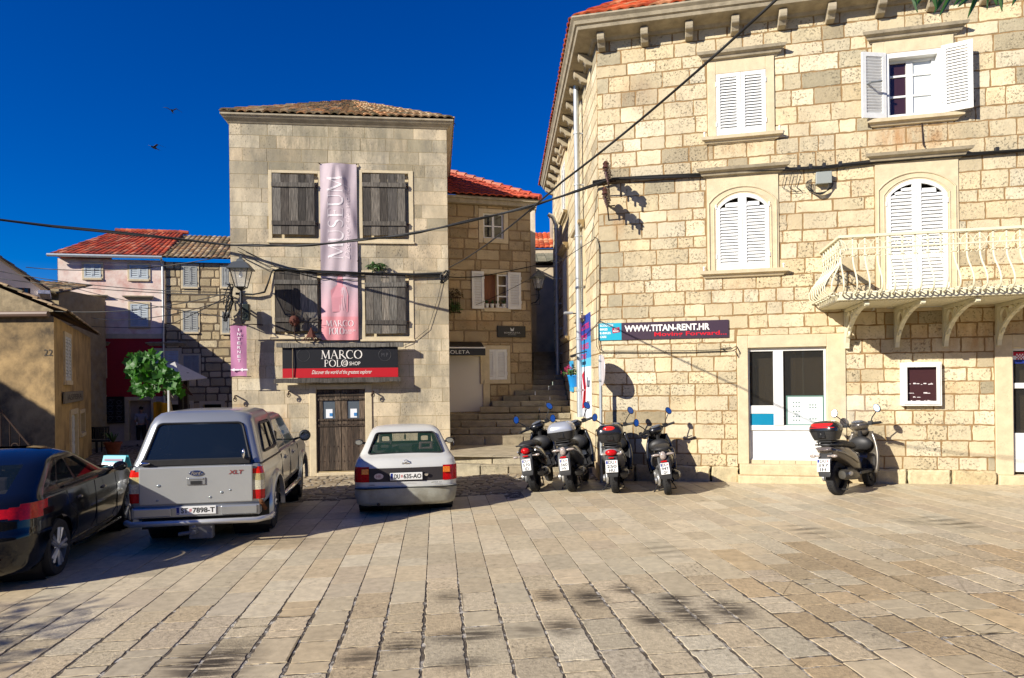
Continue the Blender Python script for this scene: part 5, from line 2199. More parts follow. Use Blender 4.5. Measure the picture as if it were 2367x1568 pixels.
def wheel(parent, x, y, r, w, rim_r, spokes=5, side=1, steer=0., mrim=None, name='wheel'):
    M = T(x, y, r) @ rotz(steer)
    tb = MB(M)
    tb.lathe([(rim_r, -w * .42), (r * .86, -w * .5), (r * .955, -w * .46), (r, -w * .33), (r * 1.0, -w * .1), (r * .992, -w * .09), (r * .992, -w * .05), (r, -w * .04), (r, w * .04), (r * .992, w * .05), (r * .992, w * .09), (r, w * .1), (r, w * .33), (r * .955, w * .46), (r * .86, w * .5), (rim_r, w * .42)], 40, AX, cap=False)
    o = tb.build(name, M_RUB, parent, smooth=40)
    rb_ = MB(M)
    s = side
    rb_.lathe([(rim_r * 1.0, -w * .4), (rim_r * .97, w * .0 * s), (rim_r * 1.0, w * .42)], 36, AX, cap=False)
    rb_.lathe([(.0, s * w * .40), (.035, s * w * .40), (.045, s * w * .34), (.06, s * w * .3)], 16, AX, cap=False)
    for i in range(spokes):
        a = 2 * PI * i / spokes
        for da in (-.13, .13):
            c, si = math.cos(a), math.sin(a)
            c2, s2 = math.cos(a + da * 1.2), math.sin(a + da * 1.2)
            rb_.tube([(s * w * .33, c * .04, si * .04), (s * w * .36, c2 * rim_r * .55, s2 * rim_r * .55), (s * w * .36, c2 * rim_r * .97, s2 * rim_r * .97)], [.028, .026, .03], 6)
    rb_.build('rim', mrim or M_ALLOY, o, smooth=40)
    bk_ = MB(M)
    bk_.lathe([(0.0, -s * w * .05), (rim_r * .96, -s * w * .05)], 24, AX, cap=False)
    bk_.build('brake_disc', M_PLAS, o)
    return o


def number_plate(parent, M, w, h, rows, font=1., shield=True):
    """rows: one or more lines of text, 'DU' left of the shield"""
    p = MB(M)
    p.box(-w / 2, -.008, 0, w / 2, 0, h)
    o = p.build('number_plate', M_PLATE, parent, bevel=.004)
    bl = MB(M)
    if len(rows) == 1:
        bl.box(-w / 2 + .008, -.0095, .008, -w / 2 + .045, -.0082, h - .008)
        bl.build('blue_strip', M_PBLUE, o)
        t = MB(M)
        a, b = rows[0]
        t.text(a, -w * .37, -w * .2, h * .2, h * .82, -.0095)
        t.text(b, -w * .085, w * .465, h * .2, h * .82, -.0095)
        t.build('lettering', M_PBLACK, o)
        c = MB(M)
        for i in range(4):
            for j in range(4):
                if (i + j) % 2 == 0:
                    c.box(-w * .17 + i * w * .016, -.0095, h * .35 + j * h * .09, -w * .17 + (i + 1) * w * .016, -.0084, h * .35 + (j + 1) * h * .09)
        c.build('shield', M_PRED, o)
        t = MB(M)
        t.text('HR', -w / 2 + .013, -w / 2 + .04, .014, .03, -.011)
        t.build('country_code', M_PLATE, o)
    else:
        bl.box(-w / 2 + .008, -.0095, h * .7, -w / 2 + w * .2, -.0082, h - .01)
        bl.build('blue_strip', M_PBLUE, o)
        t = MB(M)
        t.text(rows[0], -w * .26, w * .22, h * .69, h * .95, -.0095)
        t.text(rows[1], -w * .4, w * .4, h * .36, h * .63, -.0095)
        t.text(rows[2], -w * .24, w * .24, h * .04, h * .31, -.0095)
        t.build('lettering', M_PBLACK, o)
        c = MB(M)
        c.prism([(w * .3, h * .9), (w * .4, h * .9), (w * .4, h * .8), (w * .35, h * .74), (w * .3, h * .8)], 'y', -.0095, -.0083)
        c.build('shield', M_PRED, o)
    return o


def arch_lip(parent, mat_, y, z, r, w, th=.03, out=.0, a0=-20, a1=200):
    for sg in (-1, 1):
        m = MB()
        pts = [(sg * (w + out), y + r * math.cos(math.radians(a)), z + r * math.sin(math.radians(a))) for a in [a0 + (a1 - a0) * i / 24 for i in range(25)]]
        m.tube(pts, th, 6)
        m.build('wheel_arch', mat_, parent, smooth=60)


def wells(parent, ys, z, r, w, depth=.5):
    for y in ys:
        for sg in (-1, 1):
            m = MB(T(sg * (w - .03), y, z))
            m.lathe([(r + .02, 0), (r + .02, -sg * depth)], 24, AX, cap=False)
            m.lathe([(0, -sg * depth), (r + .02, -sg * depth)], 24, AX, cap=False)
            m.build('wheel_well', M_PLAS, parent)


def mirror_pod(parent, x, y, z, s, mt, w=.2, h=.15):
    m = MB()
    m.ball((x + s * w * .5, y, z), (w * .5, .07, h * .5), 16)
    m.tube([(x - s * .1, y + .02, z - h * .35), (x + s * w * .3, y + .01, z - h * .1)], .025, 6)
    o = m.build('wing_mirror', mt, parent, smooth=60)
    g = MB()
    g.lathe([(0, 0), (1, 0), (1, .004)], 20, T(x + s * w * .52, y - .07, z) @ Matrix.Rotation(PI / 2, 4, 'X') @ Matrix.Diagonal((w * .38, h * .36, 1, 1)), cap=False)
    g.build('mirror_glass', mat('mirror_glass', (.55, .62, .68), rough=.04, metal=1.), o, smooth=60)


def fractions(a, b, step):
    n = max(1, int((b - a) / step))
    return [a + (b - a) * i / n for i in range(n)]


# ------------------------------------------------------------------ silver pickup with canopy
PK = T(-4.34, 9.8, gz(-4.34, 9.8)) @ rotz(math.radians(10)) @ Matrix.Scale(.955, 4)
pk = thing('pickup_truck', 'dented silver pickup truck with a hard canopy and a tow bar', 'pickup truck', PK)
lv = [(.50, .80, -1.0, 3.75, .05, .3, .02, .1), (.57, .86, -1.02, 3.8, .06, .3, .02, .1), (.63, .875, -1.03, 3.84, .07, .3, .02, .1), (.76, .88, -1.035, 3.86, .07, .3, .02, .1), (.89, .88, -1.035, 3.86, .07, .3, .02, .1),
      (.985, .875, -1.03, 3.84, .07, .3, .02, .1), (1.08, .855, -1.025, 3.8, .07, .3, .02, .12), (1.12, .84, -1.02, 3.6, .06, .3, .02, .2), (1.135, .80, -.98, 3.3, .06, .3, .02, .2)]
fs = [i / 96 for i in range(97)]


def tg(t, seg, c):
    if seg in ('rcorner',) or (seg == 'rear' and abs(c[0]) > .735):
        if 2 <= t < 6:
            return ('lamp_red_low', 'lamp_clear', 'lamp_clear2', 'lamp_red_top')[int(t) - 2]
    return 'body'


ps = shell(lv, fs, [3, 3, 4, 4, 4, 4, 2, 1], tg, [(0, .37, .46, .035), (3.0, .37, .46, .035)])
body = ps['body'].build('body', M_SILVER, pk, smooth=38)
for sg in (-1, 1):
    l_ = None
    for k, mt in (('lamp_clear', M_CLEARL), ('lamp_red_low', M_RED), ('lamp_red_top', M_REDLIT), ('lamp_clear2', M_AMBER)):
        mb = MB()
        src = ps[k]
        for f in src.f:
            if sum(src.v[a][0] for a in f) * sg > 0:
                mb.add([src.v[a] for a in f], [tuple(range(len(f)))])
        mb.v = [(v[0] * 1.008, v[1] - .006, v[2]) for v in mb.v]
        if l_ is None:
            l_ = mb.build('tail_light', mt, pk, smooth=60)
        else:
            mb.build({'lamp_red_low': 'reflector', 'lamp_red_top': 'brake_lens', 'lamp_clear2': 'indicator_lens'}[k], mat('yellowed_lens', (.5, .42, .2), rough=.15, coat=1., noise=.4, nscale=45) if k == 'lamp_clear2' else mt, l_, smooth=60)
# canopy
cv = [(1.135, .845, -1.0, .56, .09, .05, .03, .01), (1.17, .84, -.99, .57, .1, .05, .03, .01), (1.23, .82, -.965, .58, .11, .05, .03, .01), (1.68, .70, -.80, .62, .13, .06, .03, .01),
      (1.77, .66, -.75, .63, .14, .08, .03, .01), (1.83, .60, -.68, .62, .16, .1, .03, .01), (1.855, .50, -.58, .55, .16, .1, .03, .01), (1.865, .32, -.38, .4, .12, .1, .03, .01)]
cfs = [0, .08, .2, .2001, .3, .4, .5, .5001, .6, .7, .8, .8001, .9, 1.]


def tg(t, seg, c):
    if seg == 'rear' and .0 <= t < 3.1:
        return 'rear_window'
    if isinstance(seg, float) and 2 <= t < 3 and .2 < seg <= .8001:
        return 'side_window' if not (.5 < seg <= .5001) else 'canopy'
    return 'canopy'


ps = shell(cv, cfs, [1, 2, 8, 2, 2, 2, 1], tg, n_r=8)
cano = ps['canopy']
cano.m = 0
cano.f += ps['body'].f and [[a + len(cano.v) for a in f] for f in ps['body'].f]
cano.v += ps['body'].v
cano.mi += ps['body'].mi
cano.c += ps['body'].c
co_ = cano.build('canopy', M_SILVER, pk, smooth=45)
rw = ps['rear_window'].build('rear_window', M_TINT, pk, smooth=60)
sgm = ps['side_window']
for sg in (-1, 1):
    mb = MB()
    for f in sgm.f:
        if sum(sgm.v[a][0] for a in f) * sg > 0:
            mb.add([sgm.v[a] for a in f], [tuple(range(len(f)))])
    mb.build('side_window', M_TINT, pk, smooth=60)


def bez(p, n=6):
    """rounded closed loop through corner points in 3-D"""
    out = []
    k = len(p)
    for i in range(k):
        a, b, c = Vector(p[i - 1]), Vector(p[i]), Vector(p[(i + 1) % k])
        r_ = .16
        s_, e_ = b.lerp(a, min(.45, .07 / (b - a).length)), b.lerp(c, min(.45, .07 / (c - b).length))
        for j in range(n + 1):
            t = j / n
            out.append((1 - t) ** 2 * s_ + 2 * t * (1 - t) * b + t * t * e_)
    return out


for nm, loop, rad in (('rear_seal', [(-.70, -.975, 1.16), (.70, -.975, 1.16), (.555, -.785, 1.69), (-.555, -.785, 1.69)], .018),):
    m = MB()
    m.tube(bez(loop), rad, 6, closed=True)
    m.build(nm, M_PLAS, rw, smooth=60)
m = MB()
m.box(-.70, -1.03, 1.125, .70, -.985, 1.215)
m.build('lower_sill', M_PLAS, rw, bevel=.01)
for x, zz in ((-.66, 1.17), (.62, 1.27)):
    m = MB()
    m.ball((x, -1.05, zz), (.07 if x < 0 else .022, .03, .02 if x < 0 else .07), 10)
    m.build('latch_handle', M_CHROME, rw, smooth=60)
for sg in (-1, 1):
    m = MB()
    pr = lambda y, z: (sg * (.82 - (z - 1.23) * .267 + .006), y, z)
    m.tube(bez([pr(-.66, 1.26), pr(.34, 1.26), pr(.30, 1.65), pr(-.46, 1.65)]), .02, 6, closed=True)
    m.tube([pr(-.1, 1.26), pr(-.07, 1.65)], .014, 5)
    m.build('window_seal', M_PLAS, co_, smooth=60)
    m = MB()
    m.tube([(sg * .85, -1.0, 1.125), (sg * .85, .58, 1.125)], .014, 5)
    m.build('canopy_seal', M_PLAS, co_)
# cab
gv = [(1.12, .79, .60, 2.95, .06, .2, .0, .1), (1.16, .785, .60, 2.82, .06, .2, .0, .1), (1.63, .68, .66, 2.05, .06, .15, .0, .1), (1.69, .65, .70, 1.95, .07, .15, .0, .1), (1.735, .58, .78, 1.8, .08, .15, .0, .1), (1.75, .42, .95, 1.65, .08, .15, .0, .1)]
gf = [0, .05, .06, .2, .4, .4001, .45, .4501, .6, .75, .9, .93, 1.]


def tg(t, seg, c):
    if isinstance(seg, float) and 1 <= t < 2 and (.05 < seg <= .4001 or .45 < seg <= .93):
        return 'side_window'
    if seg == 'front' and 1 <= t < 2:
        return 'windscreen'
    return 'body'


ps = shell(gv, gf, [1, 8, 2, 2, 1], tg)
cab = ps['body'].build('cab', M_SILVER, pk, smooth=45)
ps['windscreen'].build('windscreen', M_CARGL, pk, smooth=60)
sgm = ps['side_window']
for sg in (-1, 1):
    for lo, hi in ((-9, 1.42), (1.42, 9)):
        mb = MB()
        for f in sgm.f:
            cy = sum(sgm.v[a][1] for a in f) / len(f)
            if sum(sgm.v[a][0] for a in f) * sg > 0 and lo < cy < hi:
                mb.add([sgm.v[a] for a in f], [tuple(range(len(f)))])
        if mb.f:
            mb.build('side_window', M_CARGL, pk, smooth=60)
m = MB()
for x in (-.38, .38):
    m.box(x - .24, 1.55, .8, x + .24, 1.68, 1.4)
    m.box(x - .13, 1.56, 1.4, x + .13, 1.66, 1.58)
m.box(-.7, .7, .75, .7, 2.6, .95)
m.build('seats', M_SEAT, pk, bevel=.04, bseg=3)
for sg in (-1, 1):
    mirror_pod(pk, sg * .88, 2.55, 1.23, sg, M_PLAS, .22, .22)
    for i, y in enumerate((.78, 1.62)):
        m = MB()
        m.box(sg * .872 - .02, y + .12, .98, sg * .872 + .03, y + .3, 1.01)
        m.ball((sg * .875, y + .21, .995), (.012, .09, .045), 10)
        m.build('door_handle', M_SILVER, pk, smooth=60)
    m = MB()
    for y in (.60, 1.46, 2.42):
        m.tube([(sg * .884, y, .52), (sg * .886, y, .8), (sg * .862, y, 1.09)], .006, 4)
    m.tube([(sg * .885, .6, .6), (sg * .885, 2.42, .6)], .012, 4)
    m.build('door_seam', M_PLAS, pk)
    m = MB()
    m.tube([(sg * .83, .55, .42), (sg * .90, .62, .42), (sg * .90, 2.4, .42), (sg * .83, 2.47, .42)], .04, 8)
    m.build('side_step', M_CHROME, pk, smooth=60)
    for y in (0., 3.0):
        m = MB()
        rings = []
        for i in range(19):
            a = math.radians(-8 + 196 * i / 18)
            cy, cz_ = math.cos(a), math.sin(a)
            rings.append([(sg * (.87 + o), y + cy * r_, .37 + cz_ * r_) for o, r_ in ((0, .56), (.045, .53), (.065, .49), (.06, .455), (0, .45))])
        m.loft(rings, cap=True)
        m.build('wheel_flare', M_SILVER, pk, smooth=50)
    m = MB()
    m.box(sg * .72 - .16, -.52, .17, sg * .72 + .16, -.50, .5)
    m.build('mud_flap', M_PLAS, pk)
# tailgate details
m = MB()
m.box(-.735, -1.047, .60, .735, -1.02, 1.11)
tgm = mat('tailgate_paint', lin('#b2b4b3'), rough=.32, metal=.4, coat=.4, noise=.05, nscale=2.5, bump=.25, bscale=2.2)
gate = m.build('tailgate', tgm, pk, bevel=.018, bseg=3)
m = MB()
for x, z, r_ in ((-.48, .86, .03), (-.5, .66, .022), (.33, .74, .026), (.44, .77, .02), (.18, .68, .024)):
    m.ball((x, -1.047, z), (r_, .007, r_ * .7), 10)
m.build('dents', mat('dent_paint', lin('#8f979b'), rough=.3, metal=.5, coat=.5), gate, smooth=60)
m = MB()
m.box(-.12, -1.06, .86, .12, -1.04, .96)
m.box(-.10, -1.066, .93, .10, -1.055, .955)
h_ = m.build('tailgate_handle', M_SILVER, gate, bevel=.012, bseg=2)
m = MB()
m.box(-.07, -1.068, .87, .07, -1.06, .915)
m.build('handle_recess', M_PLAS, h_)
m = MB()
m.lathe([(0, .012), (.93, .012), (1, .004), (1, 0)], 32, T(0, -1.048, 1.02) @ Matrix.Rotation(PI / 2, 4, 'X') @ Matrix.Diagonal((.095, .038, 1, 1)), cap=False)
em = m.build('oval_badge', mat('badge_blue', (.01, .025, .09), rough=.2, coat=1), gate, smooth=50)
m = MB()
m.text('Ford', -.062, .062, 1.0, 1.042, -1.0615, 's')
m.tube([(.095 * .9 * math.cos(a), -1.061, 1.02 + .038 * .85 * math.sin(a)) for a in [2 * PI * i / 30 for i in range(30)]], .002, 4, closed=True)
m.build('lettering', M_CHROME, em)
m = MB()
m.text('XLT', .42, .62, .99, 1.045, -1.052, 's')
m.build('trim_lettering', mat('red_chrome', (.45, .12, .12), rough=.3, metal=.7), gate)
m = MB()
m.box(-.83, -1.06, .42, .83, -.9, .565)
m.box(-.80, -1.085, .44, -.32, -1.06, .56)
m.box(.32, -1.085, .44, .80, -1.06, .56)
bmp = m.build('bumper', M_SILVER, pk, bevel=.02, bseg=2)
number_plate(pk, T(.0, -1.066, .455), .52, .115, [('ST', '7898-T')])
m = MB()
M_BAR = mat('brushed_bar', (.62, .62, .6), rough=.4, metal=.6)
m.tube([(-.92, -.98, .36), (-.80, -1.13, .36), (.80, -1.13, .36), (.95, -.95, .36), (.95, -.75, .36)], .038, 10)
m.build('rear_bar', M_BAR, pk, smooth=60)
m = MB()
m.box(-.08, -1.12, .13, .22, -1.0, .33)
m.box(-.02, -1.24, .22, .04, -1.1, .27)
m.ball((.01, -1.22, .31), .03, 10)
m.tube([(-.22, -1.1, .2), (-.05, -1.1, .22)], .03, 6)
m.build('tow_hitch', mat('dusty_steel', (.25, .25, .25), rough=.6, metal=.5, noise=.3), pk, bevel=.006)
m = MB()
m.box(-.7, -.95, .3, .7, 3.4, .5)
m.tube([(-.72, 0, .37), (.72, 0, .37)], .05, 8)
m.build('chassis', M_PLAS, pk)
m = MB()
for k in range(5):
    m.ball((.84 + .01 * k, -1.025 + .02 * k, .60 - .03 * k), (.03, .012, .03), 8)
m.build('rust_scar', mat('rust', (.16, .06, .02), rough=.9, noise=.5, nscale=40), pk)
wells(pk, (0, 3.0), .37, .46, .86)
for y, st in ((0, 0), (3.0, math.radians(4))):
    for sg in (-1, 1):
        wheel(pk, sg * .74, y, .37, .24, .215, 6, sg, st)

# ------------------------------------------------------------------ pale silver hatchback
AS = T(-1.83, 11.45, gz(-1.83, 11.45)) @ rotz(math.radians(9.5)) @ Matrix.Scale(.985, 4)
ast = thing('hatchback', 'pale silver hatchback parked by the plank door with a dark number panel', 'car', AS)
lv = [(.16, .76, -.66, 3.1, .2, .3, .08, .15), (.19, .80, -.72, 3.2, .2, .3, .08, .15), (.33, .83, -.76, 3.25, .2, .3, .08, .15), (.45, .835, -.76, 3.25, .2, .3, .08, .15), (.475, .83, -.715, 3.22, .19, .3, .08, .15),
      (.555, .838, -.70, 3.2, .18, .3, .07, .15), (.775, .835, -.675, 3.15, .17, .3, .07, .15), (.80, .832, -.67, 3.1, .17, .3, .07, .15), (.90, .80, -.60, 2.9, .16, .3, .06, .2), (.935, .775, -.50, 2.6, .15, .3, .05, .25), (.955, .755, -.40, 2.1, .15, .2, .05, .25),
      (.985, .745, -.345, 1.98, .14, .2, .05, .25), (1.29, .61, .16, 1.28, .12, .15, .05, .2), (1.335, .575, .25, 1.15, .12, .15, .05, .2), (1.375, .50, .36, 1.0, .12, .15, .05, .15), (1.395, .36, .50, .9, .12, .15, .05, .1)]
afs = [0.0, .02, .04] + fractions(.06, .97, .0125) + [.97, .985, 1.]


def tg(t, seg, c):
    ax = abs(c[0])
    if t < 4:
        return 'bumper' if t >= 2.999 or True else 'bumper'
    if 5 <= t < 7 and (seg == 'rcorner' or (seg == 'rear' and ax > .585)):
        return 'tail_r' if c[0] > 0 else 'tail_l'
    if 5 <= t < 6 and seg == 'rear':
        return 'black_panel'
    if 11 <= t < 12:
        if seg == 'rear' and ax < .60 - (c[2] - .985) * .3:
            return 'rear_window'
        if seg == 'front':
            return 'windscreen'
        if isinstance(seg, float) and (.12 < seg <= .52 or .57 < seg <= .93):
            return ('win_r' if c[0] > 0 else 'win_l') + ('b' if seg <= .52 else 'f')
    return 'body'


ps = shell(lv, afs, [1, 3, 3, 1, 2, 6, 1, 3, 1, 1, 1, 10, 2, 2, 1], tg, [(0, .29, .335, .03), (2.52, .29, .335, .03)], n_r=10)
ps['body'].build('body', M_SILVER2, ast, smooth=40)
ps['bumper'].build('bumper', mat('dusty_bumper', lin('#a3a397'), rough=.55, noise=.2, nscale=5, stain=lin('#6d6552'), stain_scale=1.4, stain_lo=.5, stain_hi=.75), ast, smooth=50)
ps['black_panel'].build('rear_panel', mat('black_trim_panel', (.035, .03, .03), rough=.4), ast, smooth=50)
for k in ('tail_r', 'tail_l'):
    mb = ps[k]
    mb.v = [(v[0] * 1.006, v[1] - .008, v[2]) for v in mb.v]
    o = mb.build('tail_light', M_RED, ast, smooth=60)
    sg = 1 if k == 'tail_r' else -1
    m = MB()
    m.prism([(sg * .60, .68), (sg * .72, .68), (sg * .715, .775), (sg * .60, .775)], 'y', -.68, -.665)
    m.build('indicator_lens', M_AMBER, o, bevel=.01)
for k in ('rear_window', 'windscreen', 'win_rb', 'win_rf', 'win_lb', 'win_lf'):
    ps[k].build('rear_window' if k == 'rear_window' else 'windscreen' if k == 'windscreen' else 'side_window', M_CARGL, ast, smooth=60)
m = MB()
m.tube(bez([(-.625, -.34, .975), (.625, -.34, .975), (.50, .145, 1.29), (-.50, .145, 1.29)]), .016, 6, closed=True)
m.build('window_seal', M_PLAS, ast, smooth=60)
m = MB()
m.box(-.72, -.3, .5, .72, 2.1, .62)
m.box(-.66, .1, .6, .66, .26, .93)
m.box(-.66, 1.75, .6, .66, 2.05, .93)
m.build('cabin_floor', M_PLAS, ast, bevel=.03)
for x, y, c in ((-.36, .22, 0), (.36, .22, 0), (-.36, 1.0, 1), (.36, 1.0, 1)):
    m = MB()
    if y > .5:
        m.box(x - .24, y - .08, .6, x + .24, y + .08, 1.0)
    m.ring([(x - .13, .98 if y < .5 else 1.02), (x + .13, .98 if y < .5 else 1.02), (x + .12, 1.11 if y < .5 else 1.22), (x - .12, 1.11 if y < .5 else 1.22)],
           [(x - .07, 1.02 if y < .5 else 1.07), (x + .07, 1.02 if y < .5 else 1.07), (x + .065, 1.075 if y < .5 else 1.16), (x - .065, 1.075 if y < .5 else 1.16)], y - .05, y + .05)
    m.build('headrest', mat('mauve_cloth', (.09, .05, .055), rough=.95, noise=.25, nscale=30) if y < .5 else M_SEAT, ast, bevel=.02, bseg=2)
m = MB()
m.box(-.13, 1.12, 1.235, .13, 1.15, 1.285)
m.tube([(-.0, 1.12, 1.235), (.0, 1.12, 1.1)], .005, 4)
m.ball((0, 1.12, 1.13), (.02, .02, .06), 8)
m.build('rear_view_mirror', M_PLAS, ast)
m = MB()
m.tube([(.052 * math.cos(a), -.648, .845 + .052 * math.sin(a)) for a in [2 * PI * i / 24 for i in range(24)]], .0065, 6, closed=True)
m.prism([(-.075, .84), (.01, .84), (.0, .83), (.075, .852), (-.01, .852), (.0, .862)], 'y', -.656, -.64)
m.build('ring_badge', M_CHROME, ast, smooth=50)
# plate surround, lettering, sticker, lock
m = MB()
m.box(-.275, -.722, .572, .275, -.69, .715)
m.build('plate_holder', M_PLAS, ast, bevel=.006)
number_plate(ast, T(0, -.723, .582), .52, .12, [('DU', '635-AO')])
m = MB()
m.lathe([(0, .004), (1, .004), (1, 0)], 24, T(-.44, -.70, .65) @ Matrix.Rotation(PI / 2, 4, 'X') @ Matrix.Diagonal((.075, .048, 1, 1)), cap=False)
o = m.build('oval_sticker', mat('faded_white', (.6, .5, .48), rough=.6), ast)
m = MB()
m.text('HR', -.48, -.40, .628, .672, -.706)
m.build('lettering', mat('faded_red', (.4, .2, .2), rough=.7), o)
m = MB()
m.lathe([(.03, 0), (.03, .012), (.018, .014), (0, .014)], 16, T(.325, -.702, .665) @ Matrix.Rotation(PI / 2, 4, 'X'))
m.build('boot_lock', M_CHROME, ast, smooth=40)
m = MB()
m.text('ASTRA 1.6', .40, .57, .52, .538, -.716, 's')
m.text('OPEL', -.60, -.50, .505, .522, -.716)
m.build('boot_lettering', mat('dark_lettering', (.05, .05, .05), rough=.5), ast)
m = MB()
m.text('MARKO POLO SPORT.NET', -.14, .14, .525, .54, -.722)
m.build('dealer_lettering', mat('grey_lettering', (.3, .3, .3), rough=.6), ast)
for sg in (-1, 1):
    mirror_pod(ast, sg * .80, 1.72, 1.0, sg, M_PLAS, .17, .12)
    m = MB()
    m.box(sg * .68 - .1, -.38, .1, sg * .68 + .1, -.36, .36)
    m.build('mud_flap', M_PLAS, ast)
m = MB()
m.tube([(-.82, -.66, .46), (-.65, -.745, .46), (.65, -.745, .46), (.82, -.66, .46)], .012, 5)
m.build('bumper_strip', M_PLAS, ast)
m = MB()
m.box(-.62, -.6, .17, .62, 3.0, .3)
m.tube([(-.45, -.74, .2), (-.45, -.5, .2)], .025, 8)
m.build('underside', M_PLAS, ast)
wells(ast, (0, 2.52), .29, .335, .81, .4)
for y in (0, 2.52):
    for sg in (-1, 1):
        wheel(ast, sg * .70, y, .29, .18, .175, 7, sg, 0, M_ALLOY)

# ------------------------------------------------------------------ black car cut by the left edge
BK = T(-6.03, 7.5, gz(-6, 7.5)) @ rotz(math.radians(14)) @ Matrix.Scale(.955, 4)
blk = thing('black_car', 'glossy black five door car with red tail lamps at the left edge', 'car', BK)
lv = [(.2, .78, -.76, 3.4, .3, .4, .1, .2), (.27, .84, -.84, 3.5, .32, .4, .1, .2), (.45, .885, -.88, 3.55, .33, .4, .1, .2), (.62, .895, -.88, 3.55, .33, .4, .1, .2), (.70, .89, -.845, 3.52, .32, .4, .1, .2), (.80, .885, -.83, 3.45, .32, .4, .1, .2), (.93, .87, -.79, 3.3, .31, .4, .1, .2),
      (.97, .865, -.77, 3.1, .3, .4, .1, .2), (1.03, .83, -.68, 2.5, .28, .3, .1, .3), (1.07, .805, -.58, 2.2, .26, .3, .1, .3), (1.33, .68, .02, 1.55, .2, .25, .1, .25), (1.39, .645, .2, 1.4, .2, .25, .1, .25), (1.45, .56, .45, 1.15, .2, .25, .1, .2), (1.475, .42, .65, 1.0, .2, .2, .1, .15), (1.485, .25, .75, .9, .15, .1, .1, .1)]
bfs = [0.0, .02, .04] + fractions(.06, .97, .0125) + [.97, .985, 1.]


def tg(t, seg, c):
    ax = abs(c[0])
    if 4.9 <= t < 7 and (seg == 'rcorner' or (seg == 'rear' and ax > .42) or (isinstance(seg, float) and seg <= .05)):
        if .795 + max(0, .80 - ax) * .17 < c[2] < .965 - max(0, .76 - ax) * .26 and (not isinstance(seg, float) or c[2] > .87):
            return 'tail_r' if c[0] > 0 else 'tail_l'
    if 9 <= t < 10:
        if seg == 'rear' and ax < .52:
            return 'rear_window'
        if seg == 'front':
            return 'windscreen'
        if isinstance(seg, float):
            if .10 < seg <= .20:
                return ('w1' if c[0] > 0 else 'w4')
            if .225 < seg <= .50:
                return ('w2' if c[0] > 0 else 'w5')
            if .535 < seg <= .94:
                return ('w3' if c[0] > 0 else 'w6')
    return 'body'


ps = shell(lv, bfs, [1, 4, 4, 2, 5, 9, 3, 2, 1, 9, 2, 2, 1, 1], tg, [(0, .335, .385, .03), (2.685, .335, .385, .03)], n_r=10)
ps['body'].build('body', M_BLACKP, blk, smooth=42)
for k in ('tail_r', 'tail_l'):
    mb = ps[k]
    mb.v = [(v[0] * 1.01, v[1] - .01, v[2]) for v in mb.v]
    mb.build('tail_light', M_RED, blk, smooth=60)
for k in ('rear_window', 'windscreen', 'w1', 'w2', 'w3', 'w4', 'w5', 'w6'):
    if k in ps:
        ps[k].build(k if 'w' in k and len(k) > 2 else 'side_window', M_TINT2, blk, smooth=60)
m = MB()
for x in (-.38, .38):
    m.box(x - .24, 1.15, .5, x + .24, 1.3, 1.05)
    m.box(x - .13, 1.17, 1.07, x + .13, 1.27, 1.27)
    m.box(x - .24, .2, .5, x + .24, .36, 1.0)
    m.box(x - .12, .22, 1.02, x + .12, .32, 1.18)
m.box(-.72, -.2, .4, .72, 2.2, .55)
m.build('seats', M_SEAT, blk, bevel=.04, bseg=3)
for sg in (-1, 1):
    mirror_pod(blk, sg * .86, 1.98, 1.06, sg, M_BLACKP, .2, .14)
    m = MB()
    for y in (.42, 1.2, 2.05):
        m.tube([(sg * .888, y + (.12 if y < .5 else 0), .32), (sg * .898, y + (.1 if y < .5 else 0), .62), (sg * .884, y - (.12 if y < .5 else 0), .8), (sg * .866, y - (.16 if y < .5 else 0), .97)], .005, 4)
    m.tube([(sg * .85, .2, 1.035), (sg * .84, 2.1, 1.03)], .012, 5)
    m.build('door_seam', M_PLAS, blk)
    for y in (.52, 1.4):
        m = MB()
        m.ball((sg * .885, y + .1, .83), (.025, .1, .022), 12)
        m.build('door_handle', M_BLACKP, blk, smooth=60)
    m = MB()
    m.tube([(sg * .87, .45, .26), (sg * .89, .6, .255), (sg * .89, 2.2, .255)], .018, 6)
    m.build('sill_strip', M_BLACKP, blk, smooth=60)
m = MB()
m.ball((.5, -.905, .33), (.14, .015, .025), 10)
m.build('reflector', M_RED, blk, smooth=60)
m = MB()
m.box(-.62, -.6, .2, .62, 3.2, .33)
m.build('underside', M_PLAS, blk)
wells(blk, (0, 2.685), .335, .385, .86, .45)
for y in (0, 2.685):
    for sg in (-1, 1):
        wheel(blk, sg * .775, y, .335, .22, .235, 5, sg, 0)
# ================================================================== scooters
M_SBLACK = mat('scooter_black', (.012, .012, .013), rough=.25, coat=.6)
M_SGREY = mat('scooter_graphite', (.055, .06, .068), rough=.3, coat=.6, metal=.3)
M_STAUPE = mat('scooter_taupe', (.12, .105, .085), rough=.28, coat=.6, metal=.3)
M_SSILV = mat('scooter_silver', (.42, .43, .45), rough=.3, metal=.5, coat=.5)
M_ALU = mat('cast_aluminium', (.48, .48, .47), rough=.38, metal=.75, noise=.25, nscale=25)
M_SEATV = mat('vinyl_seat', (.02, .02, .021), rough=.55, bump=.15, bscale=90)
M_CLUST = mat('clear_cluster', (.38, .32, .28), rough=.12, coat=1., noise=.5, nscale=50)
M_SCREEN = mat('clear_screen', (.6, .6, .58), rough=.03, alpha=.14, spec=.8)
M_MIRG = mat('scooter_mirror', (.62, .72, .78), rough=.22, metal=1.)


def ell(y, z, w, h, n=18, p=2.4, x=0.):
    out = []
    for i in range(n):
        a = 2 * PI * i / n
        c, s = math.cos(a), math.sin(a)
        out.append((x + w * math.copysign(abs(c) ** (2 / p), c), y, z + h * math.copysign(abs(s) ** (2 / p), s)))
    return out


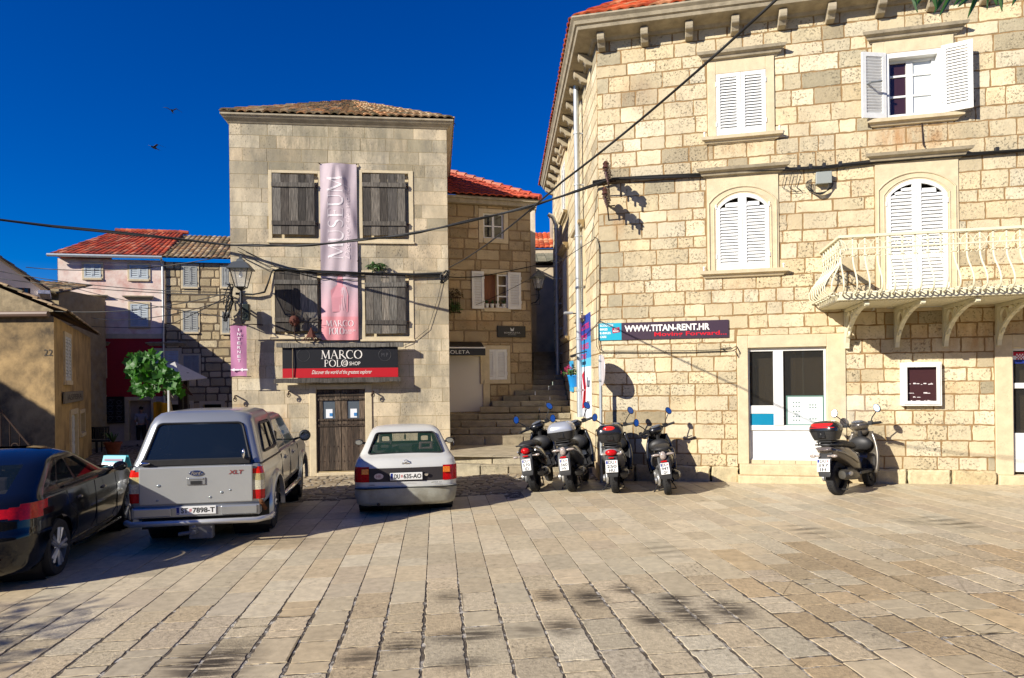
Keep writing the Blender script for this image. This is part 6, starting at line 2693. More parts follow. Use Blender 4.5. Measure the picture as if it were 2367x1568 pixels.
def scooter(label, M, body, plate, lamp='clear', box=None, screen=False, steer=18, rail=True, big_plate=False):
    t = thing('scooter', label, 'scooter', M, 'parked scooters')
    R_ = .27
    WBs = 1.17
    rw_ = wheel(t, 0, 0, R_, .125, .165, 5, -1, 0, M_PLAS, name='wheel')
    fwl = wheel(t, .0, WBs, .25, .10, .16, 5, 1, math.radians(steer), M_PLAS, name='wheel')
    tr = MB()                                                    # tread cuts
    for i in range(34):
        a = 2 * PI * i / 34
        for s in (-1, 1):
            p0 = Vector((s * .008, R_ * 1.003 * math.cos(a), R_ + R_ * 1.003 * math.sin(a)))
            a2 = a + .13
            p1 = Vector((s * .048, R_ * .975 * math.cos(a2), R_ + R_ * .975 * math.sin(a2)))
            tr.tube([p0, p1], .004, 4)
    tr.build('tread', mat('tread_groove', (.004, .004, .004), rough=.9), rw_)
    # tail and side panels
    m = MB()
    rings = [ell(-.33, .735, .05, .03), ell(-.30, .73, .10, .055), ell(-.2, .70, .148, .095), ell(-.02, .655, .172, .14), ell(.2, .60, .182, .175), ell(.4, .53, .18, .19), ell(.55, .46, .16, .17), ell(.66, .40, .12, .11)]
    m.loft(rings)
    bd = m.build('body_panel', body, t, smooth=60)
    for s in (-1, 1):
        m = MB()
        m.tube([(s * .15, -.24, .71), (s * .178, -.05, .66), (s * .19, .2, .57), (s * .185, .42, .47)], [.012, .014, .014, .01], 6)
        m.build('side_trim', M_SSILV if lamp != 'taupe' else M_STAUPE, bd, smooth=60)
    m = MB()
    m.loft([ell(-.26, .80, .09, .02, p=3), ell(-.2, .81, .125, .04, p=3), ell(0, .81, .14, .055, p=3), ell(.2, .795, .145, .06, p=3), ell(.34, .765, .14, .055, p=3), ell(.5, .745, .12, .055, p=3), ell(.62, .72, .08, .04, p=3)])
    m.build('seat', M_SEATV, t, smooth=60)
    if rail:
        m = MB()
        m.tube([(-.13, .02, .79), (-.165, -.15, .80), (-.14, -.30, .81), (0, -.345, .815), (.14, -.30, .81), (.165, -.15, .80), (.13, .02, .79)], .014, 6)
        m.build('grab_rail', M_PLAS, t, smooth=60)
    # rear mudguard with plate, lamps
    m = MB()
    m.loft([ell(-.26, .70, .10, .03, p=4), ell(-.33, .60, .105, .025, p=4), ell(-.375, .48, .10, .02, p=4), ell(-.395, .37, .095, .015, p=4), ell(-.40, .33, .085, .01, p=4)])
    m.build('mudguard', M_PLAS, t, smooth=50)
    pw, ph = (.20, .20) if big_plate else (.145, .19)
    PM = T(0, -.405 if not big_plate else -.42, .40) @ Matrix.Rotation(math.radians(-12), 4, 'X')
    number_plate(t, PM, pw, ph, plate)
    if lamp in ('red', 'red2'):
        m = MB()
        m.ball((0, -.315, .715), (.075 if lamp == 'red' else .10, .05, .055), 16)
        o = m.build('tail_light', M_RED, t, smooth=60)
        m = MB()
        m.box(-.045, -.368, .622, .045, -.35, .645)
        m.build('reflector', M_RED, o, bevel=.004)
        for s in (-1, 1):
            m = MB()
            if lamp == 'red':
                m.tube([(s * .08, -.30, .63), (s * .16, -.30, .63)], .01, 5)
                m.ball((s * .185, -.30, .63), (.045, .025, .022), 12)
            else:
                m.ball((s * .125, -.30, .69), (.06, .025, .022), 14)
            m.build('indicator', M_CLUST, t, smooth=60)
    elif lamp == 'clear':
        m = MB()
        m.ball((0, -.325, .70), (.055, .045, .075), 16)
        o = m.build('tail_light', M_CLUST, t, smooth=60)
        m = MB()
        m.box(-.05, -.385, .60, .05, -.365, .625)
        m.build('reflector', M_RED, o, bevel=.004)
        for s in (-1, 1):
            m = MB()
            m.ball((s * .105, -.30, .72), (.085, .03, .022), 16)
            m.build('indicator', M_CLUST, t, smooth=60)
    else:
        m = MB()
        m.loft([ell(-.35, .745, .11, .02), ell(-.345, .76, .13, .012), ell(-.3, .765, .135, .012)])
        m.ball((0, -.33, .735), (.12, .04, .03), 16)
        m.build('tail_light', mat('dark_lens', (.12, .1, .09), rough=.1, coat=1., noise=.5, nscale=60), t, smooth=60)
        for s in (-1, 1):
            m = MB()
            m.tube([(s * .06, -.36, .64), (s * .12, -.37, .64)], .012, 5)
            m.ball((s * .165, -.375, .64), (.055, .026, .026), 12)
            m.build('indicator', M_CLUST, t, smooth=60)
    # floor, leg shield, front fender, column
    m = MB()
    m.box(-.17, .50, .27, .17, 1.02, .33)
    m.box(-.10, .3, .3, .10, .6, .45)
    m.build('floorboard', M_PLAS, t, bevel=.02, bseg=2)
    m = MB()

    def shield(u, v):
        x = (u - .5) * 2
        w = .225 + .03 * math.sin(PI * min(1, v * 1.1)) - .07 * v ** 3
        return (x * w, .95 + .14 * v + .09 * (1 - x * x) - .02, .26 + .68 * v)
    m.grid(shield, 10, 12)
    m.build('leg_shield', body if lamp == 'taupe' else M_SBLACK, t, smooth=60, solid=.035)
    m = MB()
    m.ball((0, .98, .74), (.19, .075, .13), 16)
    m.build('glove_box', M_PLAS, t, smooth=60)
    m = MB()
    S_ = T(0, WBs - .02, .25) @ rotz(math.radians(steer))
    m.M = S_
    m.loft([[(x * .07, .30 * math.cos(a), .05 + .30 * math.sin(a)) for x in (-1, -.6, 0, .6, 1)] for a in [math.radians(-10 + 150 * i / 10) for i in range(11)]], closed=False)
    m.build('front_fender', body, t, smooth=60, solid=.012)
    m = MB()
    m.tube([(0, WBs - .03, .28), (0, WBs - .12, .62), (0, WBs - .17, .95)], .035, 8)
    m.tube([(-.06, WBs, .25), (-.06, WBs - .06, .5)], .022, 6)
    m.tube([(.06, WBs, .25), (.06, WBs - .06, .5)], .022, 6)
    m.build('fork', M_PLAS, t)
    H_ = T(0, 1.0, .98) @ rotz(math.radians(steer)) @ Matrix.Rotation(-math.radians(steer * .55), 4, 'Y')
    m = MB(H_)
    m.ball((0, .03, .06), (.155, .12, .085), 18)
    m.ball((0, .09, -.02), (.12, .10, .10), 16)
    hb = m.build('headset', body if lamp == 'taupe' else M_SBLACK, t, smooth=60)
    m = MB(H_)
    m.ball((0, -.04, .125), (.10, .05, .03), 16)
    m.build('instruments', mat('gauge_glass', (.12, .13, .15), rough=.05, coat=1., noise=.8, nscale=70), hb, smooth=60)
    m = MB(H_)
    m.tube([(-.34, -.06, .075), (-.2, -.01, .075), (0, .0, .06), (.2, -.01, .075), (.34, -.06, .075)], .016, 8)
    m.tube([(-.36, -.068, .075), (-.22, -.018, .075)], .022, 8)
    m.tube([(.36, -.068, .075), (.22, -.018, .075)], .022, 8)
    for s in (-1, 1):
        m.tube([(s * .2, .05, .08), (s * .37, .0, .06)], .008, 5)
        m.box(s * .19 - .03, -.05, .05, s * .19 + .03, .04, .12)
    m.build('handlebar', M_PLAS, hb, smooth=60)
    for s in (-1, 1):
        m = MB(H_)
        m.tube([(s * .19, .0, .09), (s * .23, -.02, .17), (s * .31, -.03, .26)], .009, 6)
        A_ = T(s * .335, -.035, .315) @ Matrix.Rotation(s * math.radians(-20), 4, 'Y')
        m.ball((0, 0, 0), (.055, .022, .075) if lamp != 'red2' else (.06, .022, .06), 16, A=None) if False else m.lathe([(0, -.02), (.7, -.016), (1, 0), (1, .006), (0.0, .006)], 20, A_ @ Matrix.Rotation(PI / 2, 4, 'X') @ Matrix.Diagonal((.052, .075, 1, 1)), cap=False)
        o = m.build('mirror', M_PLAS, hb, smooth=50)
        m = MB(H_)
        m.lathe([(0, .022), (.9, .022)], 20, A_ @ Matrix.Rotation(math.radians(-9), 4, 'X') @ Matrix.Rotation(PI / 2, 4, 'X') @ Matrix.Diagonal((.048, .07, 1, 1)), cap=False)
        m.build('mirror_glass', M_MIRG, o)
    # engine, exhaust, stands
    m = MB()
    m.loft([[(p[0] - .115, p[1], p[2]) for p in ell(y, z, w, h)] for y, z, w, h in ((-.10, .27, .02, .06), (-.06, .27, .045, .105), (.06, .275, .05, .115), (.25, .29, .045, .09), (.42, .31, .05, .10), (.5, .31, .03, .07))])
    m.tube([(-.15, -.06 + .0, .27), (-.185, -.06, .27)], .055, 14)
    m.tube([(-.15, .40, .31), (-.18, .40, .31)], .065, 14)
    m.build('engine_cover', M_ALU, t, smooth=50)
    m = MB()
    m.box(-.09, .15, .24, .11, .55, .42)
    m.build('engine', M_PLAS, t, bevel=.03, bseg=2)
    m = MB()
    m.loft([[(p[0] + .165, p[1], p[2]) for p in ell(y, z, w, h)] for y, z, w, h in ((-.17, .33, .02, .02), (-.165, .33, .055, .06), (-.13, .33, .075, .08), (.15, .31, .08, .085), (.33, .28, .06, .065), (.42, .25, .02, .025))])
    m.tube([(.16, .4, .25), (.12, .52, .22), (.02, .55, .24)], .022, 8)
    ex = m.build('exhaust', M_SBLACK if lamp != 'taupe' else mat('heat_shield', (.07, .065, .055), rough=.35, metal=.4), t, smooth=50)
    m = MB()
    m.ball((.235, -.02, .34), (.016, .085, .035), 12)
    m.build('heat_shield', M_ALU, ex, smooth=60)
    m = MB()
    m.tube([(-.12, .30, .17), (-.24, .20, .012)], .013, 6)
    m.tube([(-.24, .20, .01), (-.28, .17, .006)], .016, 6)
    m.tube([(-.09, .22, .2), (-.15, .0, .09), (.15, .0, .09), (.09, .22, .2)], .013, 6)
    m.build('stand', M_PLAS, t)
    if box:
        m = MB()

        def rrect(w, d, z, y0, p=4):
            return [(x, y0 + y, z) for x, y in [(w * math.copysign(abs(math.cos(a)) ** (2 / p), math.cos(a)), d * math.copysign(abs(math.sin(a)) ** (2 / p), math.sin(a))) for a in [2 * PI * i / 32 for i in range(32)]]]
        y0 = -.20
        z0 = .87
        m.loft([rrect(.10, .10, z0, y0), rrect(.165, .14, z0 + .01, y0), rrect(.19, .165, z0 + .07, y0), rrect(.215, .185, z0 + .15, y0)])
        tb = m.build('top_box', M_PLAS, t, smooth=50)
        m = MB()
        hi_ = .31
        m.loft([rrect(.222, .192, z0 + .152, y0), rrect(.222, .192, z0 + .17, y0), rrect(.215, .185, z0 + .22, y0), rrect(.185, .155, z0 + hi_ - .04, y0), rrect(.14, .115, z0 + hi_ - .01, y0), rrect(.05, .05, z0 + hi_, y0)])
        m.build('box_lid', {'silver': mat('grey_box_lid', (.36, .38, .42), rough=.25, coat=.8, metal=.3), 'black': M_SBLACK, 'redlid': M_SBLACK}[box], tb, smooth=50)
        m = MB()
        m.box(-.06, y0 - .185, z0 + .05, .06, y0 - .16, z0 + .15)
        m.ball((0, y0 - .19, z0 + .11), (.012, .006, .012), 8)
        m.build('box_latch', M_SBLACK, tb, bevel=.008)
        if box != 'silver':
            m = MB()
            if box == 'black':
                m.ball((0, y0 - .155, z0 + .245), (.105, .035, .045), 18, Matrix.Rotation(math.radians(-24), 4, 'X'))
            else:
                def rp_fn(u, v):
                    a = PI * (1.5 + (u - .5) * .62)
                    k = .975 - .17 * v
                    e_ = lambda c: math.copysign(abs(c) ** .5, c)
                    return (e_(math.cos(a)) * .224 * k, y0 + e_(math.sin(a)) * .196 * k, z0 + .205 + .07 * v)
                m.grid(rp_fn, 10, 4)
            m.build('red_reflector', M_REDLIT, tb, smooth=60)
        m = MB()
        m.box(-.12, -.32, .845, .12, -.02, .868)
        m.tube([(-.1, -.28, .79), (-.1, -.28, .85)], .014, 5)
        m.tube([(.1, -.28, .79), (.1, -.28, .85)], .014, 5)
        m.build('rear_rack', M_PLAS, t, bevel=.006)
    if screen:
        m = MB(H_)

        def scr(u, v):
            x = (u - .5) * 2
            w = .20 + .05 * math.sin(PI * v * .8)
            return (x * w, .17 - .10 * v - .05 * x * x, .08 + .52 * v * (1 - .12 * x * x))
        m.grid(scr, 12, 10)
        m.build('windscreen', M_SCREEN, t, smooth=180)
    return t


def sc_place(px, py, head, lean, k=1.12):
    g = G(px, py)
    return T(g.x, g.y, g.z) @ rotz(-math.radians(head)) @ Matrix.Rotation(math.radians(-lean), 4, 'Y') @ Matrix.Scale(k, 4)


scooter('black scooter without a box, nearest the alley stairs, with a round red tail lamp', sc_place(1240, 1136, 14, 9), M_SBLACK, ('DU', '570', 'ID'), 'red', None, steer=24)
scooter('dark grey scooter carrying a silver lidded top box', sc_place(1325, 1136, 16, 8), M_SGREY, ('DU', '360', 'HV'), 'clear', 'silver', steer=22)
scooter('scooter beside the sign pole with a black top box and oval red reflector', sc_place(1424, 1139, 13, 4, 1.07), M_SSILV, ('DU', '250', 'HU'), 'red2', 'black', steer=12, big_plate=True)
scooter('black scooter with no box and a clear tail lamp cluster, right of the pole', sc_place(1545, 1143, 10, 8, 1.04), M_SBLACK, ('DU', '947', 'GV'), 'clear', None, steer=20)
scooter('taupe scooter standing alone by the shop window with a clear windscreen', sc_place(1938, 1144, 50, 5, 1.08), M_STAUPE, ('DU', '397', 'IH'), 'taupe', 'redlid', True, steer=8, big_plate=True)
# ================================================================== people
SKIN = mat('skin', (.42, .24, .16), rough=.55, noise=.08)
HAIR = mat('dark_hair', (.02, .014, .01), rough=.7, noise=.3, nscale=60)


def person(label, M, shirt, trousers, pose='stand', holds=False, group=None):
    """one continuous skinned figure, 1.72 m, facing -y; shirt, trousers and hair are children"""
    J = {
        'pelvis': ((0, 0, .93), .135), 'waist': ((0, .0, 1.07), .125), 'chest': ((0, .01, 1.27), .15), 'collar': ((0, .015, 1.41), .085), 'neck': ((0, .01, 1.48), .052), 'skull': ((0, -.005, 1.56), .07), 'crown': ((0, .005, 1.655), .075),
    }
    E = [('pelvis', 'waist'), ('waist', 'chest'), ('chest', 'collar'), ('collar', 'neck'), ('neck', 'skull'), ('skull', 'crown')]
    bend = {'stand': .0, 'reach': .18}[pose]
    for s, n in ((-1, 'l'), (1, 'r')):
        J['sh' + n] = ((s * .19, .01, 1.385), .062)
        J['el' + n] = ((s * .25, -.02 - bend * .5, 1.12), .045)
        hand = (s * (.16 if holds and s < 0 else .25), -.18 - bend if holds and s < 0 else -.09, 1.03 if holds and s < 0 else .88)
        J['wr' + n] = (hand, .03)
        d = Vector(hand) - Vector(J['el' + n][0])
        d.normalize()
        J['pa' + n] = (tuple(Vector(hand) + d * .07), .034)
        E += [('chest', 'sh' + n), ('sh' + n, 'el' + n), ('el' + n, 'wr' + n), ('wr' + n, 'pa' + n)]
        for k in range(4):
            sx = Vector((0, 1, 0)) if abs(d.z) > .6 else Vector((1, 0, 0))
            base = Vector(J['pa' + n][0]) + sx * (.026 * (k - 1.5) / 1.5)
            J['f%s%d' % (n, k)] = (tuple(base + d * .03), .0095)
            J['g%s%d' % (n, k)] = (tuple(base + d * (.068 + .012 * (k in (1, 2))) + Vector((-s * .012, -.012, 0))), .008)
            E += [('pa' + n, 'f%s%d' % (n, k)), ('f%s%d' % (n, k), 'g%s%d' % (n, k))]
        th_ = Vector(hand) + d * .03 + Vector((-s * .015, -.03, 0))
        J['t' + n] = (tuple(th_), .011)
        J['u' + n] = (tuple(th_ + d * .035 + Vector((0, -.014, 0))), .009)
        E += [('wr' + n, 't' + n), ('t' + n, 'u' + n)]
        J['hip' + n] = ((s * .095, .0, .86), .095)
        J['kn' + n] = ((s * .11, -.02, .49), .062)
        J['an' + n] = ((s * .12, .02, .09), .042)
        J['toe' + n] = ((s * .135, -.14, .035), .035)
        E += [('pelvis', 'hip' + n), ('hip' + n, 'kn' + n), ('kn' + n, 'an' + n), ('an' + n, 'toe' + n)]

    def skin(names, grow, name, m_, parent):
        idx = {k: i for i, k in enumerate(names)}
        me = bpy.data.meshes.new(name)
        me.from_pydata([J[k][0] for k in names], [(idx[a], idx[b]) for a, b in E if a in idx and b in idx], [])
        me.materials.append(m_)
        o = bpy.data.objects.new(name, me)
        COL.objects.link(o)
        o.parent = parent
        import bmesh
        bm = bmesh.new()
        bm.from_mesh(me)
        bm.verts.layers.skin.verify()
        bm.to_mesh(me)
        bm.free()
        sk = o.modifiers.new('skin', 'SKIN')
        sk.use_smooth_shade = True
        for i, k in enumerate(names):
            r = J[k][1] + grow
            sv = me.skin_vertices[0].data[i]
            sv.radius = (r, r * (.72 if k in ('chest', 'waist', 'pelvis', 'collar') else 1))
            sv.use_root = i == 0
        sb = o.modifiers.new('sub', 'SUBSURF')
        sb.levels = sb.render_levels = 1
        return o
    t = thing('person', label, 'person', M, group)
    skin(list(J), 0, 'body', SKIN, t)
    skin(['chest', 'waist', 'pelvis', 'collar', 'shl', 'ell', 'shr', 'elr'], .02, 'shirt', shirt, t)
    skin(['pelvis', 'hipl', 'knl', 'anl', 'hipr', 'knr', 'anr'], .018, 'trousers', trousers, t)
    m = MB()
    m.ball((0, .018, 1.675), (.088, .095, .085), 14)
    m.build('hair', HAIR, t, smooth=60)
    m = MB()
    m.tube([(0, -.07, 1.60), (0, -.097, 1.568), (0, -.078, 1.555)], [.008, .014, .008], 6)
    for s in (-1, 1):
        m.ball((s * .078, .0, 1.59), (.012, .02, .03), 8)
    m.build('nose_and_ears', SKIN, t, smooth=60)
    m = MB()
    for s in (-1, 1):
        m.ball((s * .03, -.07, 1.60), (.011, .008, .007), 8)
    m.tube([(-.025, -.073, 1.525), (0, -.078, 1.523), (.025, -.073, 1.525)], .004, 5)
    m.build('eyes_and_mouth', mat('dark_features', (.06, .025, .02), rough=.5), t)
    for s in (-1, 1):
        m = MB()
        m.ball((s * .13, -.06, .045), (.048, .13, .045), 12)
        m.build('shoe', M_BLACK, t, smooth=60)
    return t


M_SHIRT = mat('pale_shirt', (.42, .40, .40), rough=.9, noise=.15)
M_SHIRTW = mat('white_shirt', (.7, .7, .7), rough=.9, noise=.1)
M_TROUS = mat('dark_trousers', (.015, .015, .018), rough=.9)
p = WP.M @ Vector(((pdoor[0] + pdoor[1]) / 2 + .0, .12, 0))
person('person in a pale short sleeved shirt standing in the dark doorway holding a cup', T(p.x, p.y, gz(p.x, p.y) - .02) @ rotz(math.radians(20)), M_SHIRT, M_TROUS, holds=True)
hnd = T(p.x, p.y, gz(p.x, p.y) - .02) @ rotz(math.radians(20)) @ T(-.13, -.25, 1.0)
m = MB()
m.lathe([(.028, -.06), (.034, .06), (.03, .06), (.026, -.05)], 12)
c_ = m.build('cup', M_WHITE, None, hnd, smooth=40)
tag(c_, 'white cup held by the person in the dark doorway', 'cup')
p = WR.M @ Vector((drr[0] + .42, .75, 0))
person('person in a white shirt standing inside the glazed door at the right edge', T(p.x, p.y, gz(p.x, p.y) + .1) @ rotz(math.radians(40)), M_SHIRTW, M_TROUS, pose='reach')
p = WR.M @ Vector((shp[0] + .38, 1.1, 0))
person('clerk in a white shirt barely visible inside behind the shop window', T(p.x, p.y, .02) @ rotz(math.radians(-30)), M_SHIRTW, M_TROUS, pose='reach')
mb_ = WR.r(1819, 915, 1906, 984)
t = thing('menu_board', 'framed white price list standing behind the shop window glass', 'menu board', WR.at(mb_[0], mb_[2], -.075))
w_, h_ = mb_[1] - mb_[0], mb_[3] - mb_[2]
m = MB()
m.ring([(0, 0), (w_, 0), (w_, h_), (0, h_)], [(.02, .02), (w_ - .02, .02), (w_ - .02, h_ - .02), (.02, h_ - .02)], -.012, .006)
m.build('frame', mat('green_frame', (.12, .24, .2), rough=.4), t)
m = MB()
m.box(.02, -.002, .02, w_ - .02, .004, h_ - .02, lin('#e8efec'))
r = random.Random(3)
for cx_ in (.28, .72):
    z = h_ * .88
    while z > h_ * .1:
        ww = r.uniform(.06, .16) * w_
        if r.random() < .3:
            for k in range(3):
                m.box(cx_ * w_ - .07 + k * .05, -.004, z - .03, cx_ * w_ - .04 + k * .05, -.0025, z, lin('#7f8f8a'))
            z -= .05
        else:
            m.box(cx_ * w_ - ww / 2, -.004, z - .008, cx_ * w_ + ww / 2, -.0025, z, lin('#8a9a95'))
            z -= .024
m.build('sheet', MATS['printed_colours'], t)

# ================================================================== things on the limestone house
q = WR.r(1383, 744, 1684, 784)
t = thing('shop_sign', 'long purple and turquoise rental sign with a web address on the limestone wall', 'sign', WR.at(q[0], q[2], .03))
w_, h_ = q[1] - q[0], q[3] - q[2]
m = MB()
xs_ = w_ * .185
m.box(0, -.0, 0, xs_, .02, h_, lin('#119fb8'))
m.box(xs_, -.001, 0, w_, .02, h_, lin('#3b2a3a'))
m.build('panel', MATS['printed_colours'], t)
m = MB()
m.col = lin('#f4f1ea')
m.text('WWW.TITAN-RENT.HR', xs_ + w_ * .025, w_ * .86, h_ * .46, h_ * .84, -.004)
for i, s in enumerate(('SCOOTERS', 'BIKES', 'E-BIKES', 'CARS')):
    z = h_ * (.80 - .22 * i)
    wid = [.105, .06, .085, .05][i] * w_
    m.text(s, w_ * .015, w_ * .015 + wid, z, z + h_ * .13, -.004)
m.col = lin('#c8102a')
m.text('Moving Forward...', xs_ + w_ * .255, w_ * .985, h_ * .09, h_ * .40, -.004)
m.prism([(xs_ * .62, h_ * .40), (xs_ * .93, h_ * .46), (xs_ * .91, h_ * .76), (xs_ * .60, h_ * .70)], 'y', -.004, -.001, lin('#a01846'))
m.col = lin('#f4f1ea')
m.text('FOR', xs_ * .70, xs_ * .84, h_ * .60, h_ * .69, -.006)
m.text('RENT', xs_ * .65, xs_ * .89, h_ * .47, h_ * .57, -.006)
m.build('lettering', MATS['printed_colours'], t)

q = WR.r(2080, 838, 2172, 938)
t = thing('notice_box', 'white framed notice box with a dark board on the limestone wall', 'notice box', WR.at(q[0], q[2], .02))
w_, h_ = q[1] - q[0], q[3] - q[2]
m = MB()
fw = .07
m.ring([(0, 0), (w_, 0), (w_, h_), (0, h_)], [(fw, fw), (w_ - fw, fw), (w_ - fw, h_ - fw), (fw, h_ - fw)], -.09, .02)
m.ring([(.03, .03), (w_ - .03, .03), (w_ - .03, h_ - .03), (.03, h_ - .03)], [(fw + .02, fw + .02), (w_ - fw - .02, fw + .02), (w_ - fw - .02, h_ - fw - .02), (fw + .02, h_ - fw - .02)], -.105, -.088)
m.box(.02, -.112, h_ * .5, .045, -.1, h_ * .54)
m.build('frame', M_WHITE, t, bevel=.004)
m = MB()
m.box(fw, -.03, fw, w_ - fw, .02, h_ - fw, lin('#3a1d20'))
r = random.Random(8)
for row in (.88, .50, .485, .28, .19, .10):
    for k in range(r.randint(3, 8)):
        x = fw + .03 + r.random() * (w_ - 2 * fw - .12)
        m.box(x, -.034, row * h_, x + r.uniform(.015, .08), -.031, row * h_ + r.uniform(.008, .025), lin('#d8d0d0'))
m.build('board', MATS['printed_colours'], t)

# round sign on its pole
g = G(1391, 1115)
t = thing('road_sign', 'round pale road sign on a thin grey pole among the scooters, seen nearly edge on', 'road sign', T(g.x, g.y, g.z))
zt = at(1390, 822, g.y).z - g.z
m = MB()
m.tube([(0, 0, -.05), (0, 0, zt)], .032, 12)
m.lathe([(.04, zt), (.0, zt + .02)], 12)
m.build('pole', M_ZINC, t, smooth=50)
zc, rad = at(1399, 856, g.y).z - g.z, .31
m = MB()
# the plate faces along the alley mouth; its face turned so that it is seen almost edge on
S_ = T(.02, -.05, zc) @ rotz(math.radians(-86)) @ Matrix.Rotation(PI / 2, 4, 'X')
m.lathe([(0, -.006), (rad, -.006), (rad + .004, .0), (rad, .006), (0, .006)], 36, S_, cap=False)
m.build('sign_plate', mat('sign_back', (.6, .55, .55), rough=.4, metal=.2), t, smooth=40)
for dz in (-.2, .2):
    m = MB()
    m.box(-.04, -.055, zc + dz - .015, .045, .035, zc + dz + .015)
    m.build('clamp', M_ZINC, t)

# drain pipes on the alley side
for (x0, y0, x1, y1, nm, lab) in ((1327, 148, 1342, 965, .0, 'long zinc drain pipe beside the house corner above the scooters'), (1286, 500, 1289, 905, 0, 'thin zinc drain pipe at the far end of the alley wall')):
    sA, zA = WS.hit(x0, y0, .16)
    sB, zB = WS.hit(x1, y1, .16)
    s_ = (sA + sB) / 2
    if y0 < 200:
        s_ = WS.hit(1336, 600, .16)[0]
    t = thing('drain_pipe', lab, 'drain pipe', WS.at(s_, zB, .16))
    m = MB()
    H_ = zA - zB
    m.tube([(0, 0, 0), (0, 0, H_ - .25), (0, -.1, H_), (0, -.25, H_ + .1)], .065, 12)
    pp = m.build('pipe', M_ZINC, t, smooth=50)
    for k in range(7):
        m = MB()
        z = H_ * (k + .5) / 7
        m.lathe([(.065, z), (.078, z + .01), (.078, z + .05), (.065, z + .06)], 12, cap=False)
        m.box(-.012, .05, z + .015, .012, .16, z + .045)
        m.build('pipe_clip', M_ZINC, t)

# poster board by the corner
q = WS.r(1345, 728, 1367, 966)
t = thing('poster', 'tall blue and white rental poster on the house corner behind the drain pipe', 'poster', WS.at(q[0], q[2], .02))
w_, h_ = q[1] - q[0], q[3] - q[2]
m = MB()
m.box(0, 0, 0, w_, .02, h_ * .5, lin('#dfe3ee'))
m.box(0, 0, h_ * .5, w_, .02, h_ * .58, lin('#58b7de'))
m.box(0, 0, h_ * .58, w_, .02, h_ * .78, lin('#2c86c8'))
m.box(0, 0, h_ * .78, w_, .02, h_, lin('#243f9a'))
m.build('sheet', MATS['printed_colours'], t)
m = MB()
m.col = lin('#d3206a')
for i, s in enumerate(('SCOOTERS', 'BIKES', 'E-BIKES', 'CARS')):
    m.text(s, w_ * .08, w_ * (.92, .7, .85, .6)[i], h_ * (.86 - .095 * i), h_ * (.915 - .095 * i), -.004)
m.prism([(w_ * .1, h_ * .08), (w_ * .42, h_ * .1), (w_ * .55, h_ * .3), (w_ * .35, h_ * .46), (w_ * .12, h_ * .42), (w_ * .3, h_ * .28)], 'y', -.005, -.001, lin('#c41022'))
m.col = lin('#2a3350')
m.text('Run', w_ * .6, w_ * .92, h_ * .3, h_ * .40, -.004, 's')
m.text('RENT', w_ * .62, w_ * .9, h_ * .14, h_ * .17, -.004)
m.build('lettering', MATS['printed_colours'], t)
q = WS.hit(1352, 726)
t = thing('wall_lamp', 'flat grey floodlight over the tall rental poster', 'lamp', WS.at(q[0], q[1], 0))
m = MB()
m.tube([(0, 0, 0), (0, -.35, .02)], .015, 6)
m.build('arm', M_PLAS, t)
m = MB()
m.box(-.12, -.5, -.0, .12, -.3, .05)
m.build('lamp_head', M_ZINC, t, bevel=.01)
q = WS.hit(1298, 868)
t = thing('wall_lamp', 'black folded awning bracket lamp on the alley wall above the flower pot', 'lamp', WS.at(WS.L - 2.2, 2.75, 0))
m = MB()
m.tube([(-.3, 0, 0), (-.25, -.3, -.08), (.3, -.3, -.08), (.35, 0, 0)], .014, 6)
m.build('arm', M_BLACK, t)
m = MB()
m.tube([(-.3, -.3, -.1), (.35, -.3, -.1)], .035, 8)
m.build('lamp_head', M_BLACK, t)
# blue shutters and flower pot on the alley side
sB = WS.hit(1324, 850)[0]
t = thing('blue_window', 'small bright blue louvred window shutter on the alley wall', 'window', WS.at(sB - .3, 1.75, .0))
for k in range(2):
    o = shutter_leaf(.32, .85, pitch=.07).build('shutter', mat('sky_blue_paint', lin('#3d9fd0'), rough=.5), t)
    o.matrix_local = T(k * .33, -.02, 0)
sF = WS.hit(1326, 880, .2)
t = thing('flower_pot', 'blue wall pot of pink flowers beside the blue shutters', 'flower pot', WS.at(sF[0], sF[1] - .16, .2))
m = MB()
m.lathe([(.10, 0), (.15, .26), (.16, .27), (.16, .30), (.13, .30), (.12, .26)], 18)
m.build('pot', mat('blue_pot', lin('#1f86c8'), rough=.35), t, smooth=40)
M_LEAF = mat('leaf_green', (.05, .12, .025), rough=.55, noise=.35, nscale=15)


def leaf_cloud(n, c, rad, size, rnd, flat=.6, droop=.3):
    mb = MB()
    for _ in range(n):
        d = Vector((rnd.gauss(0, 1), rnd.gauss(0, 1), rnd.gauss(0, 1)))
        d.normalize()
        p_ = Vector(c) + Vector((d.x * rad[0], d.y * rad[1], d.z * rad[2])) * (rnd.random() ** .45)
        L_ = size * rnd.uniform(.6, 1.3)
        ax_ = Vector((rnd.gauss(0, 1), rnd.gauss(0, 1), rnd.gauss(-droop, .6))).normalized()
        sd_ = ax_.cross(Vector((rnd.gauss(0, 1), rnd.gauss(0, 1), rnd.gauss(0, 1)))).normalized() * L_ * flat * .5
        k = rnd.uniform(.7, 1.35)
        nn = ax_.cross(sd_).normalized() * L_ * .08
        mb.add([p_, p_ + ax_ * L_ * .35 + sd_ + nn, p_ + ax_ * L_ * .75 + sd_ * .8 + nn, p_ + ax_ * L_, p_ + ax_ * L_ * .75 - sd_ * .8 + nn, p_ + ax_ * L_ * .35 - sd_ + nn], [(0, 1, 2, 3), (0, 3, 4, 5)], (k, k, k))
    return mb


